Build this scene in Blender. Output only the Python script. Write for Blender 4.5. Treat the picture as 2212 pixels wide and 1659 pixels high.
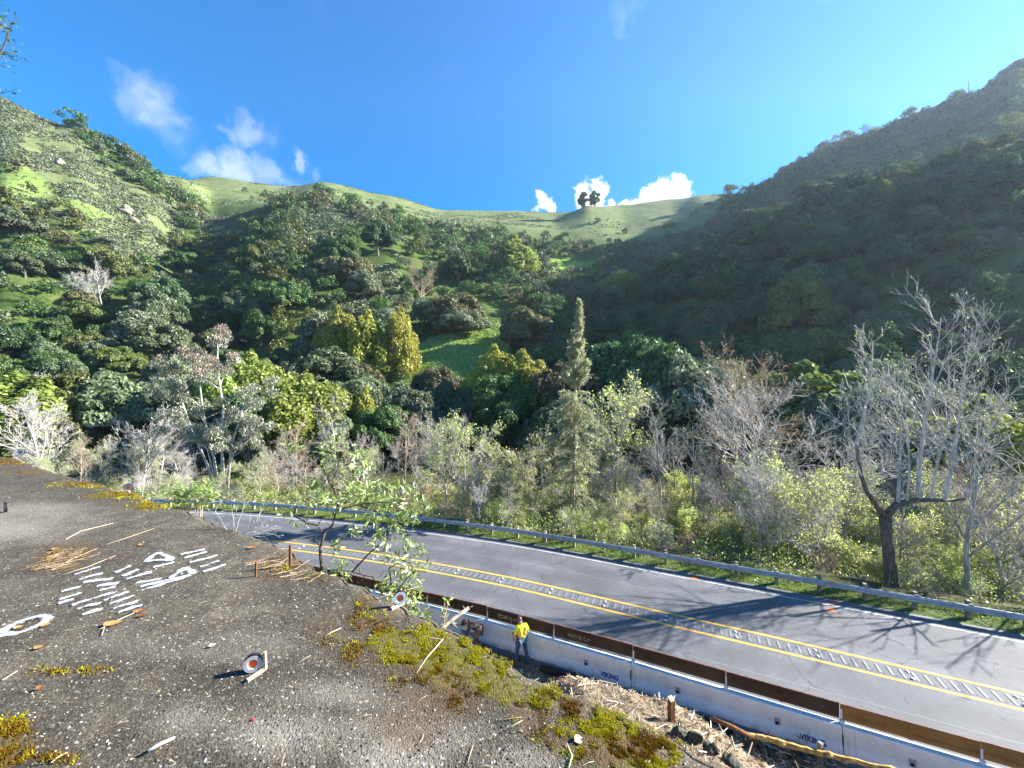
import bpy, math, random
import numpy as np
from mathutils import Vector, Matrix

# ------------------------------------------------------------------ camera, sky, sun, exposure
SC = bpy.context.scene
for o in list(bpy.data.objects):
    bpy.data.objects.remove(o)
COL = SC.collection
EYE = 11.1                       # metres above the road
FPX = 831.1                      # focal length in pixels of a 2212 pixel wide copy of the photograph
cam_d = bpy.data.cameras.new('camera')
cam_d.sensor_width = 36.0
cam_d.lens = 36.0 * FPX / 2212.0
cam_d.clip_start = 0.05
cam_d.clip_end = 5000.0
cam = bpy.data.objects.new('camera', cam_d)
cam.location = (0, 0, EYE)
cam.rotation_euler = (math.radians(90.0), 0, 0)
COL.objects.link(cam)
SC.camera = cam

SUN_EL, SUN_AZ = 27.0, 77.0      # elevation; azimuth clockwise from the view direction (+Y)
world = bpy.data.worlds.new('World')
SC.world = world
world.use_nodes = True
SKY_STRENGTH = 0.056
sun_d = bpy.data.lights.new('sun', 'SUN')
sun_d.energy = 5.0
sun_d.angle = math.radians(0.5)
sun_d.color = (1.0, 0.965, 0.90)
sun = bpy.data.objects.new('sun', sun_d)
el, az = math.radians(SUN_EL), math.radians(SUN_AZ)
SUNV = Vector((math.sin(az) * math.cos(el), math.cos(az) * math.cos(el), math.sin(el)))
sun.rotation_euler = SUNV.to_track_quat('Z', 'Y').to_euler()
sun.location = SUNV * 200
COL.objects.link(sun)
SC.view_settings.view_transform = 'Standard'
SC.view_settings.look = 'None'
SC.view_settings.gamma = 1.0
SC.view_settings.use_curve_mapping = False
SC.view_settings.exposure = 2.3
SC.render.engine = 'CYCLES'
SC.cycles.max_bounces = 6
SC.cycles.diffuse_bounces = 3
SC.cycles.glossy_bounces = 2
SC.cycles.transmission_bounces = 3
SC.cycles.transparent_max_bounces = 6
SC.cycles.volume_bounces = 0
SC.cycles.use_denoising = True

class NT:
    """small helper round a node tree"""
    def __init__(self, tree):
        self.t = tree
        tree.nodes.clear()
    def n(self, kind, ins=None, **props):
        nd = self.t.nodes.new(kind)
        for k, v in props.items():
            setattr(nd, k, v)
        for k, v in (ins or {}).items():
            self.put(nd.inputs[k], v)
        return nd
    def put(self, sock, v):
        if isinstance(v, bpy.types.NodeSocket):
            self.t.links.new(v, sock)
        elif isinstance(v, bpy.types.Node):
            self.t.links.new(v.outputs[0], sock)
        else:
            if sock.type == 'RGBA' and len(v) == 3:
                v = (*v, 1)
            sock.default_value = v
    def math(self, op, a, b=0.0, c=None, clamp=False):
        nd = self.t.nodes.new('ShaderNodeMath')
        nd.operation = op
        nd.use_clamp = clamp
        self.put(nd.inputs[0], a)
        self.put(nd.inputs[1], b)
        if c is not None:
            self.put(nd.inputs[2], c)
        return nd.outputs[0]
    def mix(self, f, a, b, blend='MIX'):
        nd = self.t.nodes.new('ShaderNodeMix')
        nd.data_type = 'RGBA'
        nd.blend_type = blend
        self.put(nd.inputs[0], f)
        self.put(nd.inputs[6], a)
        self.put(nd.inputs[7], b)
        return nd.outputs[2]
    def ramp(self, f, stops, interp='LINEAR'):
        nd = self.t.nodes.new('ShaderNodeValToRGB')
        cr = nd.color_ramp
        cr.interpolation = interp
        while len(cr.elements) < len(stops):
            cr.elements.new(0.5)
        for e, (p, c) in zip(cr.elements, stops):
            e.position = p
            e.color = (*c, 1) if len(c) == 3 else c
        self.put(nd.inputs[0], f)
        return nd.outputs[0]
    def smooth(self, x, lo, hi):
        nd = self.t.nodes.new('ShaderNodeMapRange')
        nd.interpolation_type = 'SMOOTHSTEP'
        self.put(nd.inputs[0], x)
        self.put(nd.inputs[1], lo)
        self.put(nd.inputs[2], hi)
        return nd.outputs[0]
    def noise(self, vec, scale, detail=4, rough=0.55, dist=0.0):
        nd = self.t.nodes.new('ShaderNodeTexNoise')
        if vec is not None:
            self.put(nd.inputs['Vector'], vec)
        nd.inputs['Scale'].default_value = scale
        nd.inputs['Detail'].default_value = detail
        nd.inputs['Roughness'].default_value = rough
        nd.inputs['Distortion'].default_value = dist
        return nd.outputs['Fac']

def ray(xd, yd):
    v = Vector(((xd - 1106.0) / FPX, 1.0, (830.0 - yd) / FPX))
    return v.normalized()

def build_world():
    w = NT(world.node_tree)
    sky = w.n('ShaderNodeTexSky', sky_type='NISHITA', sun_disc=False, sun_elevation=el, sun_rotation=az,
              altitude=200.0, air_density=1.0, dust_density=0.0, ozone_density=4.0)
    hs = w.n('ShaderNodeHueSaturation', {'Color': sky.outputs[0], 'Saturation': 1.72, 'Value': 1.12, 'Hue': 0.501})
    tc = w.n('ShaderNodeTexCoord')
    nrm = w.n('ShaderNodeVectorMath', {0: tc.outputs['Generated']}, operation='NORMALIZE').outputs[0]
    raw = nrm
    wn = w.n('ShaderNodeTexNoise', {'Vector': nrm, 'Scale': 14.0, 'Detail': 6.0, 'Roughness': 0.62})
    off = w.n('ShaderNodeVectorMath', {0: w.n('ShaderNodeVectorMath', {0: wn.outputs['Color'], 1: (.5, .5, .5)}, operation='SUBTRACT'), 3: 0.11}, operation='SCALE')
    nrm = w.n('ShaderNodeVectorMath', {0: nrm, 1: off}, operation='ADD').outputs[0]
    n1 = w.noise(nrm, 9.0, 8, 0.62, 0.4)
    n2 = w.noise(nrm, 30.0, 6, 0.6, 0.2)
    tex = w.math('ADD', w.math('MULTIPLY', n1, 0.72), w.math('MULTIPLY', n2, 0.28))
    # (x, y in the photo, radius in radians, density, how soft)
    wisps = [(300, 195, .042, .5), (325, 232, .055, .72), (355, 280, .042, .45), (318, 262, .035, .4), (505, 285, .03, .45), (545, 292, .04, .6), (590, 300, .03, .45),
             (455, 350, .04, .65), (510, 360, .055, .85), (570, 372, .05, .75), (620, 388, .04, .45), (655, 352, .016, .6), (680, 380, .02, .3),
             (1362, 15, .04, .45), (1350, 45, .03, .3), (960, 155, .035, .22), (1030, 240, .03, .15), (700, 20, .04, .12)]
    puffs = [(1165, 445, .030, 1.), (1150, 455, .025, .7), (1245, 430, .03, 1.), (1290, 415, .036, 1.), (1325, 430, .03, 1.), (1270, 440, .05, 1.),
             (1360, 440, .030, .9), (1400, 430, .045, 1.), (1435, 415, .05, 1.), (1415, 440, .045, 1.), (1462, 400, .024, .9), (1115, 460, .022, .5), (1210, 450, .02, .6), (1450, 425, .05, 1.)]
    def field(items):
        acc = None
        for x, y, r, d in items:
            c = ray(x, y)
            dist = w.n('ShaderNodeVectorMath', {0: nrm, 1: tuple(c)}, operation='DISTANCE').outputs['Value']
            f = w.math('MULTIPLY', w.smooth(dist, r * 1.25, r * 0.15), d)
            acc = f if acc is None else w.math('MAXIMUM', acc, f)
        return acc
    wf = field(wisps)
    wisp = w.smooth(w.math('ADD', w.math('MULTIPLY', wf, 0.75), w.math('MULTIPLY', tex, 1.0)), 0.55, 1.6)
    wisp = w.math('MULTIPLY', wisp, w.smooth(wf, 0.0, 0.25))
    pf = field(puffs)
    puff = w.smooth(w.math('ADD', w.math('MULTIPLY', pf, .9), w.math('MULTIPLY', tex, 1.25)), 0.95, 1.36)
    puff = w.math('MULTIPLY', puff, w.smooth(pf, 0.0, 0.2))
    m = w.math('MAXIMUM', w.math('MULTIPLY', wisp, 0.8), puff, clamp=True)
    cloud = w.mix(m, hs.outputs[0], (5.2, 5.4, 5.6))
    bg = w.n('ShaderNodeBackground', {'Color': cloud, 'Strength': SKY_STRENGTH})
    w.n('ShaderNodeOutputWorld', {'Surface': bg})
build_world()

# ------------------------------------------------------------------ general helpers
RNG = np.random.default_rng(7)
random.seed(7)

def P(xd, yd, Y):
    """the world point that a pixel of the photograph (2212 wide) shows at depth Y"""
    return Vector(((xd - 1106.0) / FPX * Y, Y, EYE + (830.0 - yd) / FPX * Y))

def PZ(xd, yd, z):
    """the world point that a pixel shows on the level z"""
    Y = (EYE - z) / ((yd - 830.0) / FPX)
    return P(xd, yd, Y)

def lattice(ix, iy, seed):
    h = (ix.astype(np.int64) * 374761393 + iy.astype(np.int64) * 668265263 + seed * 1274126177) & 0x7fffffff
    h = ((h ^ (h >> 13)) * 1274126177) & 0x7fffffff
    return ((h ^ (h >> 16)) & 0xffff) / 65535.0

def vnoise(x, y, seed=0):
    x, y = np.asarray(x, float), np.asarray(y, float)
    ix, iy = np.floor(x), np.floor(y)
    fx, fy = x - ix, y - iy
    fx, fy = fx * fx * (3 - 2 * fx), fy * fy * (3 - 2 * fy)
    a, b = lattice(ix, iy, seed), lattice(ix + 1, iy, seed)
    c, d = lattice(ix, iy + 1, seed), lattice(ix + 1, iy + 1, seed)
    return (a * (1 - fx) + b * fx) * (1 - fy) + (c * (1 - fx) + d * fx) * fy

def fbm(x, y, seed=0, oct=4):
    s, a, tot = 0.0, 1.0, 0.0
    for k in range(oct):
        s = s + a * vnoise(np.asarray(x) * 2 ** k, np.asarray(y) * 2 ** k, seed + k * 17)
        tot += a
        a *= 0.5
    return s / tot

def sstep(a, b, x):
    t = np.clip((np.asarray(x, float) - a) / (b - a), 0, 1)
    return t * t * (3 - 2 * t)

def np_mesh(name, V, F, mat=None, smooth=False, attrs=None):
    """V (n,3), F list of arrays (m,3) or (m,4); attrs {name: (domain, values)}"""
    me = bpy.data.meshes.new(name)
    V = np.ascontiguousarray(V, dtype=np.float32)
    if not isinstance(F, (list, tuple)):
        F = [F]
    F = [np.asarray(f, dtype=np.int32) for f in F if len(f)]
    me.vertices.add(len(V))
    me.vertices.foreach_set('co', V.ravel())
    nl = sum(f.size for f in F)
    npoly = sum(len(f) for f in F)
    me.loops.add(nl)
    me.polygons.add(npoly)
    me.loops.foreach_set('vertex_index', np.concatenate([f.ravel() for f in F]))
    tot = np.concatenate([np.full(len(f), f.shape[1], np.int32) for f in F])
    st = np.concatenate([[0], np.cumsum(tot)[:-1]]).astype(np.int32)
    me.polygons.foreach_set('loop_start', st)
    me.polygons.foreach_set('loop_total', tot)
    me.polygons.foreach_set('use_smooth', np.full(npoly, smooth, dtype=bool))
    for k, (dom, val) in (attrs or {}).items():
        at = me.attributes.new(k, 'FLOAT', dom)
        at.data.foreach_set('value', np.ascontiguousarray(val, dtype=np.float32))
    me.update(calc_edges=True)
    me.validate()
    if mat:
        me.materials.append(mat)
    return me

def link(name, data, parent=None, loc=None):
    o = bpy.data.objects.new(name, data)
    COL.objects.link(o)
    if parent is not None:
        o.parent = parent
    if loc is not None:
        o.location = loc
    return o

def tag(o, label=None, cat=None, group=None, kind=None):
    if label: o['label'] = label
    if cat: o['category'] = cat
    if group: o['group'] = group
    if kind: o['kind'] = kind
    return o

def thing(name, label, cat, loc=(0, 0, 0), rz=0.0, group=None):
    o = link(name, None, None, loc)
    o.empty_display_size = 0.2
    o.rotation_euler = (0, 0, rz)
    return tag(o, label, cat, group)

class MB:
    """collects boxes, prisms and tubes into one mesh"""
    def __init__(self):
        self.v, self.f3, self.f4, self.fn = [], [], [], []
    def add(self, vs, fs):
        b = len(self.v)
        self.v += [tuple(v) for v in vs]
        for f in fs:
            g = tuple(i + b for i in f)
            (self.f3 if len(g) == 3 else self.f4 if len(g) == 4 else self.fn).append(g)
        return b
    def box(self, c, s, M=None):
        hx, hy, hz = s[0] / 2, s[1] / 2, s[2] / 2
        vs = [Vector((x, y, z)) for x in (-hx, hx) for y in (-hy, hy) for z in (-hz, hz)]
        if M is not None:
            vs = [M @ v for v in vs]
        vs = [v + Vector(c) for v in vs]
        self.add(vs, [(0, 1, 3, 2), (4, 6, 7, 5), (0, 4, 5, 1), (2, 3, 7, 6), (0, 2, 6, 4), (1, 5, 7, 3)])
    def tube(self, pts, rad, sides=6, cap=True):
        pts = [Vector(p) for p in pts]
        if not hasattr(rad, '__len__'):
            rad = [rad] * len(pts)
        b = len(self.v)
        up = Vector((0.31, 0.17, 0.93))
        for i, p in enumerate(pts):
            d = pts[min(i + 1, len(pts) - 1)] - pts[max(i - 1, 0)]
            if d.length < 1e-9:
                d = Vector((0, 0, 1))
            d.normalize()
            u = d.cross(up)
            if u.length < 1e-3:
                u = d.cross(Vector((1, 0, 0)))
            u.normalize()
            w = d.cross(u)
            up = u.cross(d)
            for k in range(sides):
                a = 2 * math.pi * k / sides
                q = p + (u * math.cos(a) + w * math.sin(a)) * rad[i]
                self.v.append((q.x, q.y, q.z))
        for i in range(len(pts) - 1):
            for k in range(sides):
                k2 = (k + 1) % sides
                self.f4.append((b + i * sides + k, b + i * sides + k2, b + (i + 1) * sides + k2, b + (i + 1) * sides + k))
        if cap and sides >= 3:
            e = b + (len(pts) - 1) * sides
            self.fn.append(tuple(e + k for k in range(sides)))
            self.fn.append(tuple(b + sides - 1 - k for k in range(sides)))
    def mesh(self, name, mat=None, smooth=False):
        me = bpy.data.meshes.new(name)
        me.from_pydata(self.v, [], self.f3 + self.f4 + self.fn)
        if smooth:
            me.polygons.foreach_set('use_smooth', [True] * len(me.polygons))
        if mat:
            me.materials.append(mat)
        me.update()
        return me
    def build(self, name, mat, parent=None, loc=None, smooth=False):
        return link(name, self.mesh(name, mat, smooth), parent, loc)

def new_mat(name):
    m = bpy.data.materials.new(name)
    m.use_nodes = True
    return m, NT(m.node_tree)

def plain(name, col, rough=0.7, var=0.12, scale=8.0, bump=0.0, metal=0.0, spec=0.3):
    m, t = new_mat(name)
    tc = t.n('ShaderNodeTexCoord').outputs['Object']
    f = t.noise(tc, scale, 5, 0.6)
    lo = tuple(max(0, c * (1 - var * 2)) for c in col)
    hi = tuple(min(1, c * (1 + var * 2)) for c in col)
    c = t.ramp(f, [(0.3, lo), (0.7, hi)])
    b = t.n('ShaderNodeBsdfPrincipled', {'Base Color': c, 'Roughness': rough, 'Metallic': metal, 'Specular IOR Level': spec})
    if bump:
        bp = t.n('ShaderNodeBump', {'Height': t.noise(tc, scale * 3, 6, 0.65), 'Strength': bump, 'Distance': 0.02})
        t.put(b.inputs['Normal'], bp)
    t.n('ShaderNodeOutputMaterial', {'Surface': b})
    return m

def leaf_mat(name, lo, hi, trans=0.3, gloss=0.06, objvar=0.25, rough=0.5):
    """leaves: colour runs lo..hi with the face attribute 'tint'; part of the light passes through"""
    m, t = new_mat(name)
    at = t.n('ShaderNodeAttribute', attribute_name='tint').outputs['Fac']
    c = t.mix(at, lo, hi)
    oi = t.n('ShaderNodeObjectInfo').outputs['Random']
    k = t.math('MULTIPLY_ADD', oi, objvar * 2, 1 - objvar)
    hs = t.n('ShaderNodeHueSaturation', {'Color': c, 'Value': k, 'Hue': t.math('MULTIPLY_ADD', oi, 0.03, 0.485)})
    d = t.n('ShaderNodeBsdfDiffuse', {'Color': hs})
    tr = t.n('ShaderNodeBsdfTranslucent', {'Color': hs})
    ms = t.n('ShaderNodeMixShader', {0: trans, 1: d, 2: tr})
    if gloss:
        g = t.n('ShaderNodeBsdfGlossy', {'Color': (1, 1, 1), 'Roughness': rough})
        ms = t.n('ShaderNodeMixShader', {0: gloss, 1: ms, 2: g})
    t.n('ShaderNodeOutputMaterial', {'Surface': ms})
    return m
# ------------------------------------------------------------------ materials
M = {}
def mat_terrain():
    m, t = new_mat('terrain')
    pos = t.n('ShaderNodeNewGeometry').outputs['Position']
    A = lambda k: t.n('ShaderNodeAttribute', attribute_name=k).outputs['Fac']
    n1 = t.noise(pos, 0.06, 6, 0.6); n2 = t.noise(pos, 0.6, 5, 0.65); n3 = t.noise(pos, 4.0, 4, 0.6)
    base = t.ramp(t.math('ADD', t.math('MULTIPLY', n1, .6), t.math('MULTIPLY', n2, .4)), [(0.3, (0.035, 0.055, 0.014)), (0.5, (0.06, 0.095, 0.02)), (0.7, (0.12, 0.10, 0.05))])
    mead = t.ramp(t.math('ADD', t.math('MULTIPLY', n2, .55), t.math('MULTIPLY', n3, .45)), [(0.3, (0.085, 0.15, 0.018)), (0.5, (0.16, 0.25, 0.04)), (0.72, (0.27, 0.34, 0.10))])
    scr = t.ramp(t.math('ADD', t.math('MULTIPLY', n1, .5), t.math('MULTIPLY', n2, .5)), [(0.3, (0.07, 0.095, 0.03)), (0.52, (0.125, 0.15, 0.06)), (0.72, (0.22, 0.19, 0.11))])
    rid = t.ramp(t.math('ADD', t.math('MULTIPLY', n1, .65), t.math('MULTIPLY', n2, .35)), [(0.3, (0.085, 0.125, 0.03)), (0.5, (0.135, 0.17, 0.05)), (0.7, (0.21, 0.21, 0.10))])
    wil = t.ramp(t.math('ADD', t.math('MULTIPLY', n2, .5), t.math('MULTIPLY', n3, .5)), [(0.3, (0.03, 0.03, 0.015)), (0.48, (0.07, 0.075, 0.02)), (0.6, (0.09, 0.07, 0.035)), (0.72, (0.15, 0.11, 0.06))])
    n5 = t.noise(t.n('ShaderNodeMapping', {'Vector': pos, 'Scale': (.5, .5, 2.2)}), 0.28, 6, 0.7, 0.6)
    rid = t.mix(t.smooth(n5, .5, .68), rid, (0.26, 0.235, 0.12))
    rid = t.mix(t.smooth(n5, .46, .34), rid, (0.06, 0.085, 0.03))
    base = t.mix(t.math('MULTIPLY', t.smooth(n5, .5, .62), .5), base, (0.10, 0.125, 0.035))
    c = t.mix(A('ridge'), base, rid)
    c = t.mix(A('scrub'), c, scr)
    c = t.mix(A('meadow'), c, mead)
    c = t.mix(A('wild'), c, wil)
    bp = t.n('ShaderNodeBump', {'Height': n2, 'Strength': 0.6, 'Distance': 0.6})
    b = t.n('ShaderNodeBsdfPrincipled', {'Base Color': c, 'Roughness': 0.95, 'Specular IOR Level': 0.1, 'Normal': bp})
    t.n('ShaderNodeOutputMaterial', {'Surface': b})
    return m

def mat_asphalt():
    m, t = new_mat('asphalt')
    pos = t.n('ShaderNodeNewGeometry').outputs['Position']
    n1 = t.noise(pos, 0.35, 5, 0.65, 0.8); n2 = t.noise(pos, 6.0, 6, 0.75); n3 = t.noise(pos, 90.0, 3, 0.7)
    mix = t.math('ADD', t.math('ADD', t.math('MULTIPLY', n1, .45), t.math('MULTIPLY', n2, .3)), t.math('MULTIPLY', n3, .25))
    c = t.ramp(mix, [(0.34, (0.060, 0.061, 0.065)), (0.5, (0.104, 0.105, 0.109)), (0.64, (0.172, 0.172, 0.175))])
    tr = t.n('ShaderNodeAttribute', attribute_name='track').outputs['Fac']
    c = t.mix(t.math('MULTIPLY', t.math('MULTIPLY', tr, n1), 0.85), c, (0.066, 0.067, 0.072))
    wv = t.n('ShaderNodeVectorMath', {0: pos, 1: t.n('ShaderNodeVectorMath', {0: t.n('ShaderNodeTexNoise', {'Vector': pos, 'Scale': 1.3, 'Detail': 5.0}).outputs['Color'], 3: 1.1}, operation='SCALE')}, operation='ADD')
    vo = t.n('ShaderNodeTexVoronoi', {'Vector': wv, 'Scale': 0.28}, feature='DISTANCE_TO_EDGE')
    crack = t.math('MULTIPLY', t.smooth(vo.outputs['Distance'], 0.008, 0.002), t.smooth(n1, 0.42, 0.55))
    c = t.mix(t.math('MULTIPLY', crack, 0.7), c, (0.03, 0.03, 0.032))
    spot = t.smooth(t.noise(pos, 2.3, 3, 0.5), 0.68, 0.76)
    c = t.mix(t.math('MULTIPLY', spot, 0.45), c, (0.04, 0.04, 0.042))
    bp = t.n('ShaderNodeBump', {'Height': n3, 'Strength': 0.45, 'Distance': 0.01})
    b = t.n('ShaderNodeBsdfPrincipled', {'Base Color': c, 'Roughness': 0.7, 'Specular IOR Level': 0.3, 'Normal': bp})
    t.n('ShaderNodeOutputMaterial', {'Surface': b})
    return m

def mat_concrete_top():
    m, t = new_mat('mossy_concrete')
    pos = t.n('ShaderNodeNewGeometry').outputs['Position']
    A = lambda k: t.n('ShaderNodeAttribute', attribute_name=k).outputs['Fac']
    n0 = t.noise(pos, 0.8, 6, 0.62, 0.5); n1 = t.noise(pos, 5.0, 6, 0.7); n2 = t.noise(pos, 45.0, 4, 0.7)
    vo = t.n('ShaderNodeTexVoronoi', {'Vector': pos, 'Scale': 105.0})
    vr = t.n('ShaderNodeSeparateColor', {0: vo.outputs['Color']})
    base = t.ramp(t.math('ADD', t.math('MULTIPLY', n0, .5), t.math('MULTIPLY', n1, .5)), [(0.35, (0.018, 0.013, 0.007)), (0.46, (0.050, 0.039, 0.023)), (0.55, (0.092, 0.074, 0.047)), (0.68, (0.21, 0.18, 0.13))])
    base = t.mix(t.math('MULTIPLY', A('pale'), 0.85), base, (0.33, 0.295, 0.235))
    stone = t.ramp(vr.outputs[0], [(0.0, (0.009, 0.007, 0.005)), (0.3, (0.028, 0.023, 0.016)), (0.6, (0.066, 0.056, 0.040)), (0.86, (0.135, 0.112, 0.077)), (0.975, (0.26, 0.235, 0.19)), (0.992, (0.7, 0.66, 0.58))])
    c = t.mix(0.42, base, stone)
    dark = t.smooth(n2, 0.5, 0.28)
    c = t.mix(t.math('MULTIPLY', dark, 0.55), c, (0.03, 0.028, 0.024))
    brown = t.math('MULTIPLY', A('brown'), t.smooth(n1, 0.3, 0.6))
    c = t.mix(t.math('MULTIPLY', brown, 0.75), c, (0.075, 0.04, 0.012))
    ms = t.mix(t.smooth(A('brown'), .3, .9), t.ramp(n2, [(0.3, (0.03, 0.03, 0.004)), (0.6, (0.12, 0.105, 0.008))]), t.ramp(n2, [(0.3, (0.025, 0.012, 0.004)), (0.6, (0.10, 0.05, 0.010))]))
    c = t.mix(t.math('MULTIPLY', t.smooth(t.math('ADD', A('moss'), t.math('MULTIPLY', n1, .6)), 0.7, 1.1), .85), c, ms)
    hgt = t.math('ADD', t.math('MULTIPLY', vo.outputs['Distance'], -0.6), t.math('MULTIPLY', n2, 0.8))
    bp = t.n('ShaderNodeBump', {'Height': hgt, 'Strength': 0.65, 'Distance': 0.010})
    b = t.n('ShaderNodeBsdfPrincipled', {'Base Color': c, 'Roughness': 0.85, 'Specular IOR Level': 0.35, 'Normal': bp})
    t.n('ShaderNodeOutputMaterial', {'Surface': b})
    return m

def mat_spray(name, col, cover=0.5, scale=55.0):
    """sprayed paint that leaves the pits of rough concrete bare"""
    m, t = new_mat(name)
    pos = t.n('ShaderNodeNewGeometry').outputs['Position']
    e = t.n('ShaderNodeAttribute', attribute_name='core').outputs['Fac']
    n = t.math('ADD', t.math('MULTIPLY', t.noise(pos, scale, 4, 0.7), .6), t.math('MULTIPLY', t.noise(pos, scale * .28, 3, 0.6), .5))
    f = t.smooth(t.math('ADD', t.math('MULTIPLY', e, 0.50), t.math('MULTIPLY', n, 1.0)), cover + .1, cover + 0.42)
    b = t.n('ShaderNodeBsdfPrincipled', {'Base Color': col, 'Roughness': 0.8})
    tr = t.n('ShaderNodeBsdfTransparent')
    ms = t.n('ShaderNodeMixShader', {0: f, 1: tr, 2: b})
    t.n('ShaderNodeOutputMaterial', {'Surface': ms})
    return m

def mat_bark(name, lo, hi, scale=9.0):
    m, t = new_mat(name)
    pos = t.n('ShaderNodeTexCoord').outputs['Object']
    st = t.n('ShaderNodeMapping', {'Vector': pos, 'Scale': (1, 1, 0.22)})
    n = t.noise(st, scale, 5, 0.7)
    c = t.ramp(n, [(0.35, lo), (0.62, hi)])
    bp = t.n('ShaderNodeBump', {'Height': n, 'Strength': 0.7, 'Distance': 0.03})
    b = t.n('ShaderNodeBsdfPrincipled', {'Base Color': c, 'Roughness': 0.85, 'Specular IOR Level': 0.2, 'Normal': bp})
    t.n('ShaderNodeOutputMaterial', {'Surface': b})
    return m

def mat_wood_board(name, lo, hi):
    m, t = new_mat(name)
    pos = t.n('ShaderNodeTexCoord').outputs['Object']
    st = t.n('ShaderNodeMapping', {'Vector': pos, 'Scale': (0.5, 4, 6)})
    n = t.noise(st, 3.0, 6, 0.65, 0.4)
    n2 = t.noise(pos, 1.6, 5, 0.6)
    c = t.ramp(t.math('ADD', t.math('MULTIPLY', n, .5), t.math('MULTIPLY', n2, .5)), [(0.33, lo), (0.65, hi)])
    b = t.n('ShaderNodeBsdfPrincipled', {'Base Color': c, 'Roughness': 0.75, 'Specular IOR Level': 0.25})
    t.n('ShaderNodeOutputMaterial', {'Surface': b})
    return m

def mat_barrier():
    m, t = new_mat('barrier_white')
    pos = t.n('ShaderNodeTexCoord').outputs['Object']
    n = t.noise(pos, 2.2, 6, 0.65); n2 = t.noise(pos, 18, 4, 0.7)
    z = t.n('ShaderNodeSeparateXYZ', {0: pos}).outputs[2]
    c = t.ramp(t.math('ADD', t.math('MULTIPLY', n, .7), t.math('MULTIPLY', n2, .3)), [(0.3, (0.60, 0.60, 0.58)), (0.5, (0.74, 0.74, 0.73)), (0.7, (0.80, 0.80, 0.79))])
    dirt = t.math('MULTIPLY', t.smooth(z, 0.22, 0.0), t.smooth(n, 0.35, 0.65))
    c = t.mix(t.math('MULTIPLY', dirt, 0.8), c, (0.25, 0.21, 0.16))
    st = t.noise(t.n('ShaderNodeMapping', {'Vector': pos, 'Scale': (7, 1, .5)}), 1.6, 5, .65)
    c = t.mix(t.math('MULTIPLY', t.smooth(st, .56, .72), .45), c, (0.42, 0.40, 0.36))
    scuff = t.smooth(n2, 0.62, 0.72)
    c = t.mix(t.math('MULTIPLY', scuff, 0.5), c, (0.3, 0.29, 0.27))
    b = t.n('ShaderNodeBsdfPrincipled', {'Base Color': c, 'Roughness': 0.65})
    t.n('ShaderNodeOutputMaterial', {'Surface': b})
    return m

def mat_paint(name, col, wear=0.5):
    m, t = new_mat(name)
    pos = t.n('ShaderNodeNewGeometry').outputs['Position']
    n = t.noise(pos, 14, 5, 0.75); n2 = t.noise(pos, 1.1, 3, 0.5)
    f = t.smooth(t.math('ADD', t.math('MULTIPLY', n, .7), t.math('MULTIPLY', n2, .3)), wear, wear + 0.12)
    c = t.mix(t.math('MULTIPLY', f, .75), col, (0.16, 0.155, 0.15))
    b = t.n('ShaderNodeBsdfPrincipled', {'Base Color': c, 'Roughness': 0.6})
    t.n('ShaderNodeOutputMaterial', {'Surface': b})
    return m

def mat_tinted(name, stops, rough=0.8, trans=0.0):
    """colour from the face attribute 'tint'"""
    m, t = new_mat(name)
    at = t.n('ShaderNodeAttribute', attribute_name='tint').outputs['Fac']
    c = t.ramp(at, stops)
    b = t.n('ShaderNodeBsdfPrincipled', {'Base Color': c, 'Roughness': rough, 'Specular IOR Level': 0.15})
    if trans:
        tr = t.n('ShaderNodeBsdfTranslucent', {'Color': c})
        b = t.n('ShaderNodeMixShader', {0: trans, 1: b, 2: tr})
    t.n('ShaderNodeOutputMaterial', {'Surface': b})
    return m

M['terrain'] = mat_terrain()
M['asphalt'] = mat_asphalt()
M['slab'] = mat_concrete_top()
M['spray_white'] = mat_spray('white_spray_paint', (0.68, 0.72, 0.80), 0.70, 38)
M['spray_orange'] = mat_spray('orange_spray_paint', (0.85, 0.12, 0.02), 0.4, 30)
M['scrawl'] = mat_spray('scratched_scrawl', (0.40, 0.36, 0.26), 0.3, 30)
M['barrier'] = mat_barrier()
M['yellow_paint'] = mat_paint('yellow_road_paint', (0.70, 0.37, 0.04), 0.54)
M['white_paint'] = mat_paint('white_road_paint', (0.50, 0.50, 0.495), 0.47)
M['seam'] = mat_paint('pale_seam', (0.26, 0.26, 0.265), 0.45)
M['steel'] = plain('galvanised_steel', (0.36, 0.37, 0.385), 0.42, 0.15, 3.0, 0.0, 0.55, 0.5)
M['grey_wood'] = plain('weathered_post_wood', (0.20, 0.175, 0.13), 0.85, 0.25, 6.0, 0.4)
M['board_dark'] = mat_wood_board('dark_brown_plywood', (0.022, 0.012, 0.007), (0.085, 0.05, 0.026))
M['board_tan'] = mat_wood_board('tan_plywood', (0.16, 0.078, 0.02), (0.34, 0.18, 0.055))
M['board_edge'] = plain('board_top_edge', (0.16, 0.085, 0.07), 0.7, 0.2, 5)
M['white_metal'] = plain('white_bracket', (0.72, 0.72, 0.70), 0.5, 0.08)
M['grey_plate'] = plain('grey_plate', (0.32, 0.33, 0.35), 0.6, 0.1)
M['black'] = plain('black_and_hole_shade', (0.012, 0.012, 0.013), 0.8, 0.2)
M['blue_ink'] = plain('blue_stencil', (0.012, 0.035, 0.20), 0.7, 0.15, 30)
M['post_brown'] = mat_bark('brown_post_wood', (0.07, 0.028, 0.012), (0.20, 0.09, 0.035), 12)
M['pine'] = mat_wood_board('fresh_cut_pine', (0.42, 0.27, 0.15), (0.62, 0.44, 0.28))
M['rotten'] = mat_bark('yellow_rotten_timber', (0.22, 0.10, 0.03), (0.58, 0.40, 0.13), 7)
M['bark_white'] = mat_bark('pale_bark', (0.24, 0.21, 0.18), (0.58, 0.55, 0.51), 7)
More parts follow.
